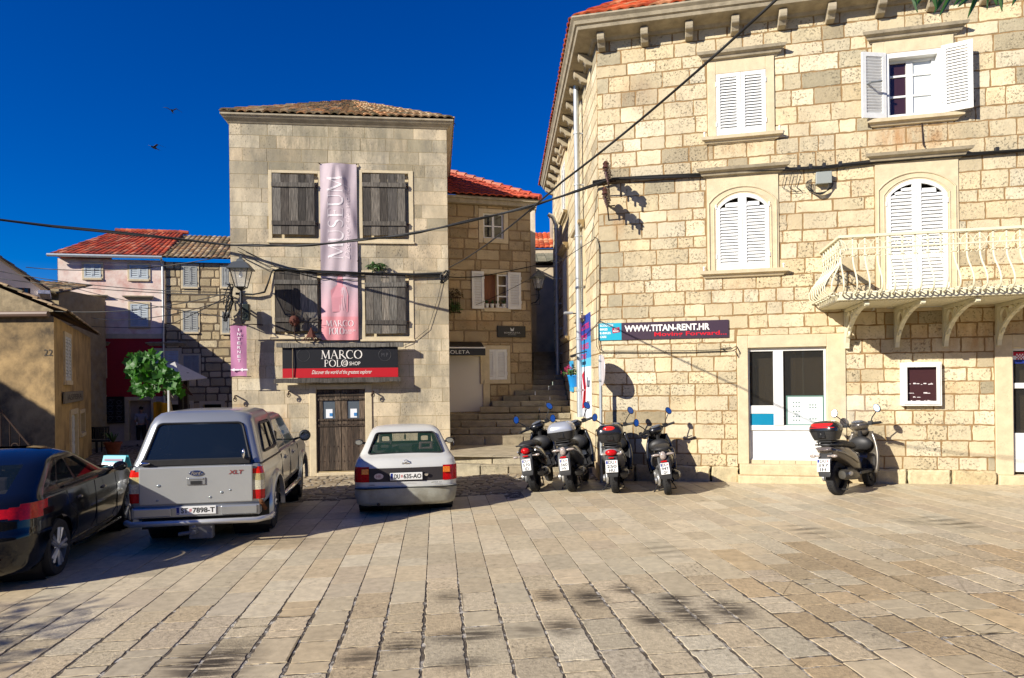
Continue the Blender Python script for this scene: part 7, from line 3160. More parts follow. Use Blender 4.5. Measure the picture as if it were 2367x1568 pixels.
def leafmat(name, col, rough=.5):
    m_ = mat(name, col, rough=rough, noise=.3, nscale=9)
    b = [n for n in m_.node_tree.nodes if n.type == 'BSDF_PRINCIPLED'][0]
    N, L = m_.node_tree.nodes, m_.node_tree.links
    tr = N.new('ShaderNodeBsdfTranslucent')
    tr.inputs[0].default_value = (col[0] * 1.6, col[1] * 1.9, col[2] * .8, 1)
    mx = N.new('ShaderNodeMixShader')
    mx.inputs[0].default_value = .35
    out = [n for n in N if n.type == 'OUTPUT_MATERIAL'][0]
    L.new(b.outputs[0], mx.inputs[1])
    L.new(tr.outputs[0], mx.inputs[2])
    L.new(mx.outputs[0], out.inputs[0])
    return m_


M_LEAF2 = leafmat('bright_leaf', (.045, .15, .02))
r = random.Random(5)
leaf_cloud(70, (-.03, -.05, .36), (.20, .16, .12), .1, r).build('leaves', M_LEAF, t)
m = MB()
for k in range(46):
    p_ = Vector((r.gauss(-.16, .12), r.gauss(-.1, .07), r.gauss(.42, .07)))
    for j in range(4):
        a = j * PI / 2 + r.random()
        d = Vector((math.cos(a), -.4, math.sin(a))) * .038
        m.add([p_, p_ + d + Vector((.014, 0, .01)), p_ + d * 1.2, p_ + d - Vector((.014, 0, .01))], [(0, 1, 2, 3)])
m.build('flowers', mat('pink_petals', (.62, .03, .16), rough=.7), t)


# ---- iron brackets with insulators
def insulators(name, label, M, n, L_, grp):
    t = thing(name, label, 'insulator bracket', M, grp)
    m = MB()
    m.tube([(0, .0, 0), (.0, -L_, .0)], .022, 6)
    m.tube([(0, .0, -.3), (.0, -L_ * .55, .0)], .014, 6)
    m.tube([(0, -.05, -.02), (.13, -.06, -.02)], .014, 6)
    m.build('iron_arm', M_IRON, t)
    for i in range(n):
        y = -L_ + .06 + i * (L_ * .8 / n)
        m = MB()
        m.lathe([(.018, -.14), (.018, -.03), (.06, -.02), (.045, .02), (.075, .04), (.05, .09), (.068, .12), (.03, .17), (.0, .18)], 12, T(0, y, 0))
        m.build('insulator', mat('brown_porcelain', (.085, .035, .02), rough=.25, coat=.6), t, smooth=50)
    return t


q0 = WR.hit(1409, 420)
q1 = WR.hit(1407, 476)
insulators('insulator_bracket', 'upper iron bracket with brown insulators near the limestone house corner', WR.at(q0[0], q0[1]), 4, .85, 'insulator brackets')
insulators('insulator_bracket', 'lower iron bracket with brown insulators near the limestone house corner', WR.at(q1[0], q1[1]), 4, .8, 'insulator brackets')

# ---- cables
CABN = [0]


def sag(a, b, s, n=24):
    a, b = Vector(a), Vector(b)
    return [a.lerp(b, i / n) - Vector((0, 0, s * 4 * (i / n) * (1 - i / n))) for i in range(n + 1)]


def cable(label, pts, r=.012, twist=0, m_=None):
    mb = MB()
    mb.tube(pts, r, 6)
    if twist:
        for k in range(twist):
            mb.tube([Vector(p) + Vector((.0, .03 * math.cos(i * .9 + k * 2.1), .03 * math.sin(i * .9 + k * 2.1))) for i, p in enumerate(pts)], r * .75, 5)
    o = mb.build('cable', m_ or M_CABLE, smooth=60)
    tag(o, label, 'cable', 'overhead cables')
    return o


PA = WM.pt(532, 567, .25)
PB = WR.pt(1412, 416, .12)
cable('thick cable sagging from the narrow house corner to the insulator bracket', sag(PA, PB, .42), .022, 1)
cable('thick cable crossing the sky from the left edge to the narrow house', [at(-40, 503, 15) , at(120, 524, 15.6), at(260, 538, 16), at(400, 552, 16.2), PA], .028, 1)
cable('dark bundled cable running along the limestone house above the arched windows', [WR.pt(x, y, .07) for x, y in ((1370, 423), (1410, 415), (1500, 411), (1630, 404), (1780, 393), (1900, 386), (2020, 374), (2200, 361), (2380, 347))], .024, 2)
cable('thin straight cable slanting down from the roof to the alley', sag(WR.pt(1796, -2, 7.5), WR.pt(1300, 420, 5.5), .05) + sag(WR.pt(1300, 420, 5.5), WM.M @ Vector((WM.L + .02, -.1, WM.hit(1036, 620)[1])), .1)[1:], .013)
zc_ = [(645, 622), (700, 628), (760, 630), (830, 632), (900, 632), (960, 634), (1022, 633)]
cable('black cable bundle fixed across the narrow house between its window rows', [WM.pt(x, y, .09) for x, y in zc_], .022, 2)
cable('second black cable below the bundle across the narrow house', [WM.pt(x, y + 8 + 3 * math.sin(x * .03), .07) for x, y in zc_], .012)
cable('cable dropping from the bundle to the lamp bracket on the narrow house', [WM.pt(x, y, .08) for x, y in ((645, 622), (628, 628), (618, 660), (612, 676), (585, 681), (545, 678))], .02, 1)
for k_ in range(3):
    cable(('upper', 'middle', 'lower')[k_] + ' thin wire strung from the lamp corner across the lower left shutter', [WM.pt(x, y + k_ * 9, .1) for x, y in ((550, 572), (590, 592), (620, 606), (660, 618 - k_ * 6), (740, 626), (830, 630))], .009)
cable('thin cable hanging loose down the right side of the narrow house', [WM.pt(x, y, .04) for x, y in ((1024, 636), (1012, 690), (990, 760), (950, 792), (930, 800))], .006)
LEFTW = [((-30, 622), (532, 676), .15, 'upper of the thin wires from the left edge to the lamp corner'), ((-30, 640), (532, 682), .1, 'second thin wire from the left edge to the lamp corner'), ((-30, 700), (530, 677), .35, 'long drooping wire from the left edge to the lamp corner'),
         ((60, 618), (532, 590), .2, 'thin wire above the pink house windows'), ((150, 660), (535, 735), .1, 'thin wire crossing low before the pink house'), ((210, 735), (535, 690), .25, 'wire rising from the ochre roof to the narrow house'), ((380, 755), (535, 680), .05, 'short slanting wire before the rough stone house'), ((160, 752), (390, 757), .05, 'flat wire along the pink house string course')]
for (a, b, s, lb) in LEFTW:
    pa = at(a[0], a[1], 17.5 if a[0] < 100 else 25)
    pb = WM.pt(b[0], b[1], .2) if b[0] > 500 else at(b[0], b[1], 27)
    cable(lb, sag(pa, pb, s), .011)
cable('wire pinned along the alley house wall to its corner lamp', [WB.pt(x, y, .1) for x, y in ((1030, 640), (1060, 642), (1110, 640), (1170, 628), (1225, 617))] + [WS.pt(1284, 600, .1)], .014)
cable('thin wire looping from the alley to the limestone house corner', sag(WB.pt(1100, 705, .1), WS.pt(1375, 552, .03), .1), .007)
cable('wall wire dropping down the limestone house corner and along to the shop', [WR.pt(x, y, .03) for x, y in ((1372, 548), (1381, 552), (1385, 570), (1385, 640), (1384, 740))] + [WR.pt(x, y, .05) for x, y in ((1384, 790), (1386, 806), (1392, 812), (1480, 812), (1600, 811), (1690, 808), (1702, 800), (1710, 815), (1706, 826), (1700, 812))], .008)
cable('second wall wire beside the first along the shop lintel', [WR.pt(x, y, .03) for x, y in ((1380, 556), (1380, 640), (1379, 800), (1386, 815), (1480, 816), (1600, 815), (1680, 812), (1665, 806), (1690, 803))], .007)
for (x, y, sd_, lb) in ((527, 700, 1, 'black tangle of wires hanging at the narrow house left corner'), (1028, 640, 2, 'black tangle of wires at the narrow house right corner')):
    r = random.Random(sd_)
    mb = MB()
    c = WM.M.inverted() @ WM.pt(x, y, .15)
    for k in range(9):
        pts = []
        a0 = r.uniform(0, 6)
        for i in range(12):
            tt = i / 11
            pts.append((c.x + .10 * math.sin(a0 + tt * 5) + r.uniform(-.03, .03), c.y + r.uniform(-.05, .05), c.z + (.45 if sd_ == 1 else .16) * math.cos(a0 * .7 + tt * 4)))
        mb.tube(pts, .012, 5)
    o = mb.build('cable_tangle', M_CABLE, None, WM.M, smooth=60)
    tag(o, lb, 'cable', 'cable tangles')
q = WR.r(1884, 403, 1918, 428)
t = thing('junction_box', 'grey junction box with coiled wires beneath the cable on the limestone wall', 'junction box', WR.at(q[0], q[2], .02))
w_, h_ = q[1] - q[0], q[3] - q[2]
m = MB()
m.box(0, -.11, 0, w_, .02, h_)
m.box(-.01, -.125, -.01, w_ + .01, -.105, h_ + .01)
m.build('case', mat('grey_box', lin('#8f948f'), rough=.5), t, bevel=.012, bseg=2)
m = MB()
r = random.Random(14)
for k in range(5):
    m.tube([(w_ * .25 + (.24 - .02 * k) * math.cos(a), -.05 - .01 * k, .0 + (.16 + .012 * k) * math.sin(a)) for a in [math.radians(150 + 240 * i / 16) for i in range(17)]], .007, 5)
for k in range(3):
    m.tube([(-.55 + k * .12, -.05, .25), (-.6 + k * .12, -.03, .0), (-.45 + k * .1, -.03, -.1), (-.2, -.03, -.1)], .006, 5)
m.build('coiled_wires', M_CABLE, t, smooth=60)
for i, px_ in enumerate((1845, 1872, 1903, 1940, 2125, 2300)):
    s, z = WR.hit(px_, 391 - (px_ - 1845) * .09)
    t = MB()
    t.box(-.03, -.08, -.04, .03, 0, .05)
    o = t.build('cable_clamp', M_PLAS, None, WR.at(s, z, .02), bevel=.006)
    tag(o, 'small black cable clamp on the limestone wall', 'clamp', 'cable clamps on the limestone wall')

# ================================================================== things on the narrow house
# lantern
LB = WM.hit(560, 715)
t = thing('street_lamp', 'old wall lantern on a scrolled bracket at the left corner of the narrow house', 'street lamp', WM.at(LB[0], LB[1], .0))
lc = WM.hit(557, 640, .75)
lx, lz = lc[0] - LB[0], lc[1] - LB[1]


def lantern(t, lx, ly, lz, k=1., lit=False):
    m = MB(T(lx, ly, lz) @ Matrix.Scale(k, 4))
    m.tube([(0, 0, -.62), (0, 0, -.30)], [.035, .028], 8)
    m.lathe([(.03, -.33), (.10, -.29), (.12, -.26), (.11, -.25)], 4, rotz(PI / 4))
    m.build('lamp_stem', M_BLACK, t)
    m = MB(T(lx, ly, lz) @ Matrix.Scale(k, 4))
    b_, tp = .11, .2
    cs = [(-1, -1), (1, -1), (1, 1), (-1, 1)]
    for i in range(4):
        a, b = cs[i], cs[(i + 1) % 4]
        m.tube([(a[0] * b_, a[1] * b_, -.25), (a[0] * tp, a[1] * tp, .17)], .012, 5)
        m.tube([(a[0] * tp, a[1] * tp, .17), (b[0] * tp, b[1] * tp, .17)], .014, 5)
        m.tube([(a[0] * b_, a[1] * b_, -.25), (b[0] * b_, b[1] * b_, -.25)], .012, 5)
    fr_ = m.build('lamp_frame', M_BLACK, t)
    m = MB(T(lx, ly, lz) @ Matrix.Scale(k, 4))
    m.lathe([(.36, .16), (.37, .18), (.20, .33), (.12, .35), (.10, .40), (.04, .43), (.05, .47), (.0, .50)], 4, rotz(PI / 4))
    m.build('lamp_cap', mat('grey_lamp_cap', (.10, .11, .115), rough=.4, metal=.4), t)
    m = MB(T(lx, ly, lz) @ Matrix.Scale(k, 4))
    for i in range(4):
        a, b = cs[i], cs[(i + 1) % 4]
        m.add([(a[0] * b_, a[1] * b_, -.25), (b[0] * b_, b[1] * b_, -.25), (b[0] * tp, b[1] * tp, .17), (a[0] * tp, a[1] * tp, .17)], [(0, 1, 2, 3)])
    m.build('lamp_glass', mat('lamp_glass', (.6, .62, .62), rough=.05, alpha=.22, spec=.8), t)
    m = MB(T(lx, ly, lz) @ Matrix.Scale(k, 4))
    m.lathe([(.02, .17), (.03, .1), (.045, .04), (.03, -.02), (0, -.03)], 10)
    m.build('bulb', M_WHITE, t, smooth=50)


lantern(t, lx, -.75, lz, 1.0)
m = MB()
m.tube([(.0, 0, .1), (lx * .5, -.4, -.02), (lx, -.75, lz - .65)], .022, 6)
m.tube([(.0, 0, -.35), (lx * .3, -.3, -.3), (lx * .8, -.62, -.05), (lx, -.75, lz - .7)], .014, 6)
m.tube([(.1 * math.cos(a) * (1 - i / 26) + lx * .4, -.35, -.14 + .1 * math.sin(a) * (1 - i / 26)) for i, a in enumerate([i * .5 for i in range(22)])], .01, 5)
m.build('wall_bracket', M_BLACK, t, smooth=60)
q = WM.r(561, 703, 577, 742, .25)
t = thing('loudspeaker', 'dark box loudspeaker fixed under the lantern on the narrow house', 'loudspeaker', WM.at(q[0], q[2], .25))
m = MB()
m.box(0, -.06, 0, q[1] - q[0], .1, q[3] - q[2])
m.build('case', mat('dark_green_metal', (.02, .028, .022), rough=.4), t, bevel=.02, bseg=2)
m = MB()
m.tube([(.08, .1, .2), (.12, .26, .2)], .02, 6)
m.build('mount', M_IRON, t)

# internet banner with its board
q = WM.r(533, 754, 570, 871, .35)
t = thing('banner', 'small mauve banner with arrows reading downwards at the narrow house corner', 'banner', WM.at(q[0], q[2], .35))
w_, h_ = q[1] - q[0], q[3] - q[2]
m = MB()
m.grid(lambda u, v: (u * w_, .015 * math.sin(u * 5 + v * 4), v * h_ + .02 * math.sin(u * 3)), 12, 24, lin('#b5789a'))
m.build('cloth', M_CLOTH, t, smooth=180)
m = MB()
m.col = lin('#efe6ea')
for i, ch in enumerate('INTERNET'):
    z = h_ * (.90 - i * .088)
    m.text(ch, w_ * (.44 if ch != 'I' else .5), w_ * (.64 if ch != 'I' else .56), z, z + h_ * .055, -.022)
for cx_ in (.28, .80):
    a = cx_ * w_
    m.prism([(a - .11, h_ * .135), (a - .01, h_ * .17), (a - .01, h_ * .15), (a + .10, h_ * .15), (a + .10, h_ * .12), (a - .01, h_ * .12), (a - .01, h_ * .10)], 'y', -.023, -.021)
m.build('lettering', M_CLOTH, t)
m = MB()
m.tube([(-.02, .0, h_ + .02), (w_ + .15, .0, h_ + .04), (w_ + .3, .33, h_ + .05)], .014, 6)
m.tube([(-.02, .0, -.0), (w_ + .1, .0, 0)], .01, 6)
m.build('banner_rod', M_IRON, t)
q = WM.r(570, 745, 579, 874, .07)
m = MB()
m.box(0, 0, 0, q[1] - q[0], .05, q[3] - q[2], lin('#57514a'))
o = m.build('side_board', M_WOOD, t)
o.matrix_world = WM.at(q[0], q[2], .07)
o.matrix_parent_inverse = t.matrix_world.inverted()

# rusty ornaments, hooks, plant
q = WM.hit(680, 741, .3)
t = thing('iron_ornament', 'rusty ball shaped iron flower in front of the lower left plank shutter', 'ornament', WM.at(q[0], q[1], .3))
m = MB()
r = random.Random(4)
for k in range(60):
    d = Vector((r.gauss(0, 1), r.gauss(0, 1), r.gauss(0, 1))).normalized()
    a = d.cross(Vector((0, 0, 1))).normalized() * .035
    p_ = d * .1
    m.add([p_ - a, p_ + a, d * .16 + Vector((0, 0, -.03))], [(0, 1, 2)])
m.ball((0, 0, 0), .12, 12)
m.build('petals', mat('rust_red', (.10, .03, .018), rough=.85, noise=.4, nscale=30), t)
m = MB()
for k in range(7):
    a = k * .9
    m.tube([(0, 0, .05), (.08 * math.cos(a), .08 * math.sin(a), .2), (.2 * math.cos(a), .2 * math.sin(a), .25)], .007, 4)
m.tube([(0, 0, -.1), (0, .1, -.45), (0, .3, -.5)], .014, 6)
m.build('stem', M_IRON, t)
q = WM.hit(718, 782, .3)
t = thing('iron_ornament', 'small pointed rusty iron star standing on the upper sign timber', 'ornament', WM.at(q[0], q[1], .22))
m = MB()
for k in range(6):
    a = k * PI / 3
    m.add([(.0, 0, .28), (.13 * math.cos(a), .13 * math.sin(a), .02), (.13 * math.cos(a + 1), .13 * math.sin(a + 1), .02)], [(0, 1, 2)])
    m.tube([(.13 * math.cos(a), .13 * math.sin(a), .02), (.22 * math.cos(a), .22 * math.sin(a), -.06)], .012, 4)
m.build('star', MATS['rust_red'], t)
for i, (px_, py_, lb) in enumerate(((547, 915, 'rusty ring hook in the narrow house wall near its left corner'), (670, 905, 'rusty hook left of the plank door below the sign timber'), (863, 905, 'rusty hook right of the plank door below the sign timber'))):
    q = WM.hit(px_, py_)
    m = MB()
    m.tube([(0, 0, 0), (0, -.14, 0), (0, -.16, -.05), (0, -.12, -.09)], .018, 6)
    m.tube([(.04 * math.cos(a), -.13, -.09 + .05 * math.sin(a)) for a in [2 * PI * k / 12 for k in range(12)]], .01, 5, closed=True)
    o = m.build('wall_hook', M_IRON, None, WM.at(q[0], q[1]))
    tag(o, lb, 'hook', 'rusty wall hooks')
q = WM.hit(872, 622)
r = random.Random(9)
lc_ = leaf_cloud(160, (0, -.08, .05), (.26, .12, .10), .09, r, .3)
for k in range(40):
    a = r.uniform(-1.2, 1.2)
    lc_.tube([(0, -.06, 0), (.15 * math.sin(a), -.1, .12 * math.cos(a)), (.3 * math.sin(a), -.12, .12 * math.cos(a))], .004, 3, col=(1.6, .9, .8))
t = lc_.build('wall_plant', M_LEAF, None, WM.at(q[0], q[1]))
tag(t, 'dry tuft of green weeds growing above the lower right plank shutter', 'plant')

# alley lamp and window plants
q = WB.hit(1241, 668)
t = thing('street_lamp', 'black wall lantern at the dark mouth of the upper alley', 'street lamp', WB.at(WB.L, q[1] - .1))
lantern(t, .12, -.35, .25, .8)
m = MB()
m.tube([(0, 0, -.35), (.06, -.2, -.35), (.12, -.35, -.25)], .018, 6)
m.tube([(0, 0, -.1), (.2, -.2, -.1), (.2, -.2, -.4), (0, 0, -.4)], .009, 5)
m.build('wall_bracket', M_BLACK, t)
q = WB.hit(1047, 705)
t = thing('wall_planter', 'iron cage planter with trailing plants on the alley house wall', 'planter', WB.at(q[0], q[1]))
m = MB()
for k in range(7):
    m.tube([(-.2 + k * .06, -.22, -.25), (-.2 + k * .06, -.22, .2)], .007, 4)
m.tube([(-.22, 0, -.25), (-.22, -.22, -.25), (.2, -.22, -.25), (.2, 0, -.25)], .01, 4)
m.tube([(-.22, 0, .2), (-.22, -.22, .2), (.2, -.22, .2), (.2, 0, .2)], .01, 4)
m.build('iron_cage', M_IRON, t)
leaf_cloud(150, (0, -.12, -.05), (.24, .14, .2), .1, r, .4).build('leaves', M_LEAF, t)
leaf_cloud(90, (.02, -.12, .32), (.26, .12, .14), .09, r, .3).build('dry_stems', mat('dry_leaf', (.08, .055, .025), rough=.8), t)
g = at(1275, 1050, 15.9)
m = MB()
for k in range(5):
    m.box(-.17 + k * .07, -.16, 0, -.13 + k * .07, .16, .012)
m.ring([(-.2, -.2), (.2, -.2), (.2, .2), (-.2, .2)], [(-.17, -.17), (.17, -.17), (.17, .17), (-.17, .17)], -.0, .001)
o = m.build('drain_cover', mat('grey_iron', (.2, .21, .2), rough=.6, metal=.4), None, T(g.x, g.y, .33))
tag(o, 'small grey metal drain cover on the alley landing behind the scooters', 'drain cover')

# ================================================================== back of the lane
# fig tree tied to a stake
g = Vector((-9.75, 18.0, gz(-9.75, 18.0)))
t = thing('fig_tree', 'small broad leaved fig tree tied to a stake before the red house', 'tree', T(g.x, g.y, g.z))
tp = [at(x, y, 18.0) - g for x, y in ((398, 960), (392, 930), (378, 895), (350, 862))]
m = MB()
m.tube([(tp[0].x, 0, 0), tp[0], tp[1], tp[2], tp[3]], [.05, .04, .035, .03, .02], 7)
for a, b in (((378, 895), (325, 905)), ((385, 905), (405, 880)), ((365, 880), (310, 850)), ((385, 900), (400, 920)), ((350, 862), (335, 830))):
    m.tube([at(a[0], a[1], 18.0) - g, at((a[0] + b[0]) / 2, (a[1] + b[1]) / 2 - 4, 17.9) - g, at(b[0], b[1], 17.8) - g], [.022, .016, .01], 5)
m.build('trunk', mat('fig_bark', (.16, .13, .10), rough=.9, noise=.3), t, smooth=60)
r = random.Random(17)
lf = MB()
for cx_, cy_, rx, ry, n in ((335, 842, 34, 24, 60), (312, 858, 18, 26, 30), (365, 855, 28, 20, 36), (325, 905, 30, 14, 30), (395, 885, 16, 22, 26), (405, 905, 10, 12, 10), (350, 905, 26, 10, 16), (320, 828, 16, 12, 14), (375, 880, 20, 18, 16), (352, 876, 34, 18, 44), (338, 868, 26, 24, 30), (318, 846, 20, 20, 24)):
    for _ in range(int(n * .62)):
        px_, py_ = cx_ + r.gauss(0, .56) * rx, cy_ + r.gauss(0, .56) * ry
        c = at(px_, py_, 18.0 + r.uniform(-.55, .4)) - g
        R0 = r.uniform(.09, .17)
        nrm = Vector((r.gauss(0, .5), -1 + r.gauss(0, .5), r.gauss(.5, .4))).normalized()
        u_ = nrm.cross(Vector((0, 0, 1))).normalized()
        v_ = nrm.cross(u_)
        rot = r.uniform(-.5, .5)
        pts = []
        for k in range(11):
            a = rot + 2 * PI * k / 11
            rad_ = R0 * (1.05 if k % 2 == 0 else .72) * (.55 if k == 0 else 1)
            pts.append(c + u_ * math.sin(a) * rad_ + v_ * math.cos(a) * rad_ + nrm * .05 * R0 * (k % 3))
        k_ = r.uniform(.6, 1.4)
        lf.add([c - nrm * .02] + pts, [(0, i + 1, (i + 1) % 11 + 1) for i in range(11)], (k_, k_, k_))
lf.build('crown', M_LEAF2, t)
m = MB()
s0, s1 = at(389, 965, 17.7), at(390, 893, 17.7)
m.tube([(s1.x - g.x, -.3, 0), (s1.x - g.x, -.3, s1.z - g.z)], .03, 8)
m.build('stake', M_GREYWHITE, t)
# parasol
g = Vector((at(424, 950, 25).x, 25, gz(-12, 25)))
t = thing('parasol', 'closed brown and white cafe parasol on dark posts beside the stone house', 'parasol', T(g.x, g.y, g.z))
m = MB()
za, zb = at(424, 868, 25).z - g.z, at(424, 836, 25).z - g.z
xl, xr = at(385, 850, 25).x - g.x, at(448, 850, 25).x - g.x
m.add([(xl, -.9, za + .1), (xr, -.9, za - .2), (xr + .1, .9, za - .1), (xl, .9, za + .2), ((xl + xr) / 2 - .2, 0, zb)], [(0, 1, 4), (1, 2, 4), (2, 3, 4), (3, 0, 4)], (1, 1, 1))
m.build('canopy_top', mat('white_canvas', lin('#c9c6bf'), rough=.9, noise=.1), t, solid=.02)
m = MB()
m.add([(xl + .2, -.92, za + .05), (xr, -.92, za - .22), (xr + .35, -.8, za - .75), (xr - .3, -.85, za - .55), (xl + .3, -.85, za - .25)], [(0, 1, 2, 3, 4)])
m.build('canopy_flap', mat('brown_canvas', lin('#5a3f2c'), rough=.9, noise=.2), t, solid=.02)
m = MB()
for px_ in (418, 431):
    x = at(px_, 900, 25).x - g.x
    m.box(x - .07, -.07, 0, x + .07, .07, za + .1)
m.build('post', mat('dark_brown_post', (.02, .016, .014), rough=.6), t)
q = WP.r(243, 917, 287, 979, .1)
t = thing('menu_board', 'black cafe menu board with pale drawings on the red house', 'menu board', WP.at(q[0], q[2], .1))
w_, h_ = q[1] - q[0], q[3] - q[2]
m = MB()
m.box(0, 0, 0, w_, .05, h_, lin('#0c0c10'))
r = random.Random(33)
m.col = lin('#6c6c72')
m.text('MENU', w_ * .2, w_ * .5, h_ * .86, h_ * .91, -.004)
for i in range(2):
    for j in range(4):
        cx_, cz_ = w_ * (.27 + .46 * i), h_ * (.78 - .2 * j)
        m.tube([(cx_ + .1 * math.cos(a) * (1 if k < 8 else .6), -.003, cz_ + .08 * math.sin(a)) for k, a in enumerate([2 * PI * k / 14 for k in range(14)])], .008, 4, closed=True)
        m.box(cx_ - .15, -.004, cz_ - .15, cx_ + .15, -.001, cz_ - .135)
m.build('board', MATS['printed_colours'], t)
q = WP.r(375, 930, 396, 968, 1.2)
p0_ = WP.M @ Vector((q[0], -1.2, q[2]))
t = thing('yellow_cloth', 'bright yellow awning cloth hanging behind the fig tree stake', 'cloth', WP.at(q[0], q[2], 1.2))
m = MB()
w_, h_ = q[1] - q[0] + .35, q[3] - q[2]
m.grid(lambda u, v: (u * w_ - .35, .08 * math.sin(u * 9), v * h_ + .04 * math.sin(u * 6)), 14, 8)
m.build('cloth', mat('yellow_canvas', lin('#e0a010'), rough=.8), t, smooth=180, solid=.01)
# cafe chairs, plant pot
for i, (px_, lb) in enumerate(((216, 'black cafe chair by the ochre house corner, left of the pair'), (237, 'black cafe chair nearer the flower pot, right of the pair'))):
    y_ = 26.0
    x = at(px_, 1000, y_).x
    t = thing('cafe_chair', lb, 'chair', T(x, y_, gz(x, y_)) @ rotz(math.radians(10 + 25 * i)), 'black cafe chairs by the red house')
    m = MB()
    m.box(-.24, -.24, .42, .24, .24, .47)
    m.build('seat', M_BLACK, t, bevel=.01)
    m = MB()
    for k in range(6):
        m.box(-.24 + k * .083, .2, .5, -.24 + k * .083 + .066, .23, .95)
    m.box(-.25, .19, .93, .25, .24, .98)
    m.build('backrest', M_BLACK, t)
    for sx in (-.21, .21):
        for sy in (-.21, .21):
            m = MB()
            m.box(sx - .02, sy - .02, 0, sx + .02, sy + .02, .42)
            m.build('leg', M_BLACK, t)
y_ = 25.0
x = at(261, 1015, y_).x
t = thing('flower_pot', 'terracotta pot with a spiky plant beside the black cafe chairs', 'flower pot', T(x, y_, gz(x, y_)))
m = MB()
m.lathe([(.18, 0), (.28, .38), (.31, .38), (.31, .45), (.26, .45), (.25, .4)], 20)
m.build('pot', mat('terracotta_pot', lin('#8a4a34'), rough=.8, noise=.2), t, smooth=40)
m = MB()
r = random.Random(2)
for k in range(34):
    a, l = r.uniform(0, 6.28), r.uniform(.25, .55)
    d = Vector((math.cos(a), math.sin(a), 0))
    sd_ = Vector((-d.y, d.x, 0)) * .02
    b0, mdp, e_ = Vector((0, 0, .42)), Vector((0, 0, .42)) + d * l * .5 + Vector((0, 0, l * .7)), Vector((0, 0, .42)) + d * l + Vector((0, 0, l * .75))
    m.add([b0 - sd_, b0 + sd_, mdp + sd_, e_, mdp - sd_], [(0, 1, 2, 4), (4, 2, 3)])
m.build('leaves', M_LEAF, t)
# pavement sign behind the black car
y_ = 13.6
x = at(268, 1065, y_).x
t = thing('pavement_sign', 'turquoise folding pavement sign half hidden behind the black car', 'pavement sign', T(x, y_, gz(x, y_)) @ rotz(math.radians(-8)))
zt = at(262, 1053, y_).z - gz(x, y_)
for s in (-1, 1):
    m = MB()
    m.prism([(s * .32, 0), (s * .32 + .02, 0), (s * .03 + .02, zt), (s * .03, zt)], 'x', -.25, .25, lin('#3fa3b4'))
    o = m.build('panel', MATS['printed_colours'], t)
    if s < 0:
        m = MB()
        m.col = lin('#f0f0ee')
        sl_ = .29 / zt
        def wtx(mm):
            mm.v = [(v[0], -.325 + v[2] * sl_ - .012 + v[1], v[2]) for v in mm.v]
            return mm
        m.box(-.235, 0, zt - .34, .235, .002, zt - .14, lin('#eeeeec'))
        m.text('RIV', -.22, -.02, zt - .32, zt - .17, -.004, col=lin('#5a2030'))
        m.text('CA', .05, .21, zt - .32, zt - .17, -.004, col=lin('#5a2030'))
        m.box(-.2, -.001, zt - .1, .2, .001, zt - .06, lin('#5a2a5a'))
        wtx(m).build('lettering', MATS['printed_colours'], o)
# ================================================================== birds
M_BIRD = mat('swallow_black', (.008, .008, .01), rough=.6)
for (px_, py_, k, a, lb) in ((398, 257, 1.0, .3, 'upper black swallow flying in the blue sky'), (357, 342, 1.15, -.2, 'lower black swallow with wings spread in the blue sky'), (1042, 288, .8, .5, 'swallow passing the right end of the narrow house cornice')):
    p = at(px_, py_, 20)
    t = thing('swallow', lb, 'bird', T(p.x, p.y, p.z) @ rotz(a) @ Matrix.Scale(.62 * k, 4), 'swallows in the sky')
    m = MB()
    m.loft([ell(y, 0, w, h, 10, 2.) for y, w, h in ((-.22, .004, .004), (-.16, .03, .028), (-.05, .05, .045), (.08, .04, .035), (.18, .012, .012))])
    m.add([(-.01, .17, 0), (.01, .17, 0), (.07, .38, .0), (0, .25, 0), (-.07, .38, 0)], [(0, 1, 2, 3), (0, 3, 4)])
    m.build('body', M_BIRD, t, smooth=60)
    for s in (-1, 1):
        m = MB()
        m.add([(s * .03, -.1, .02), (s * .03, .03, .02), (s * .2, -.02, .10), (s * .42, .14, .02 if s > 0 else .2), (s * .2, -.12, .10)], [(0, 1, 2, 4), (4, 2, 3)])
        m.build('wing', M_BIRD, t, solid=.006)

# ================================================================== leaves at the top edge
t = thing('oleander_branch', 'dark green pointed leaves hanging into the top right corner', 'branch', T(4.9, 6.2, 5.2))
o_ = Vector((4.9, 6.2, 5.2))
m = MB()
tips = [((2105, -40), (2122, 28)), ((2140, -30), (2120, 12)), ((2160, -30), (2165, 18)), ((2200, -40), (2160, 30)), ((2215, -40), (2172, 38)), ((2250, -40), (2205, 14)), ((2275, -45), (2238, 42)), ((2262, -30), (2215, 16)), ((2290, -50), (2283, 22)), ((2312, -40), (2318, 26)), ((2300, -30), (2306, 12)), ((2367, -40), (2340, 14)), ((2180, -50), (2150, 6)), ((2240, -60), (2225, 10))]
r = random.Random(3)
for a, b in tips:
    y_ = 6.2 + r.uniform(-.25, .25)
    p0_, p1_ = at(a[0], a[1], y_) - o_, at(b[0], b[1], y_ - .08) - o_
    ax_ = p1_ - p0_
    sd_ = ax_.cross(Vector((r.uniform(-.4, .4), 1, r.uniform(-.3, .3)))).normalized() * .026
    fold = Vector((0, .012, 0))
    ring_ = []
    for t_ in (0, .2, .45, .7, .88, 1):
        w = math.sin(PI * min(1, t_ * .95 + .06)) ** .7 * (1 - t_ * .25) if t_ < 1 else 0.02
        c = p0_ + ax_ * t_
        ring_.append((c - sd_ * w + fold, c, c + sd_ * w + fold))
    vs = [v for q in ring_ for v in q]
    fs = []
    for i in range(5):
        fs += [(i * 3, i * 3 + 1, i * 3 + 4, i * 3 + 3), (i * 3 + 1, i * 3 + 2, i * 3 + 5, i * 3 + 4)]
    m.add(vs, fs)
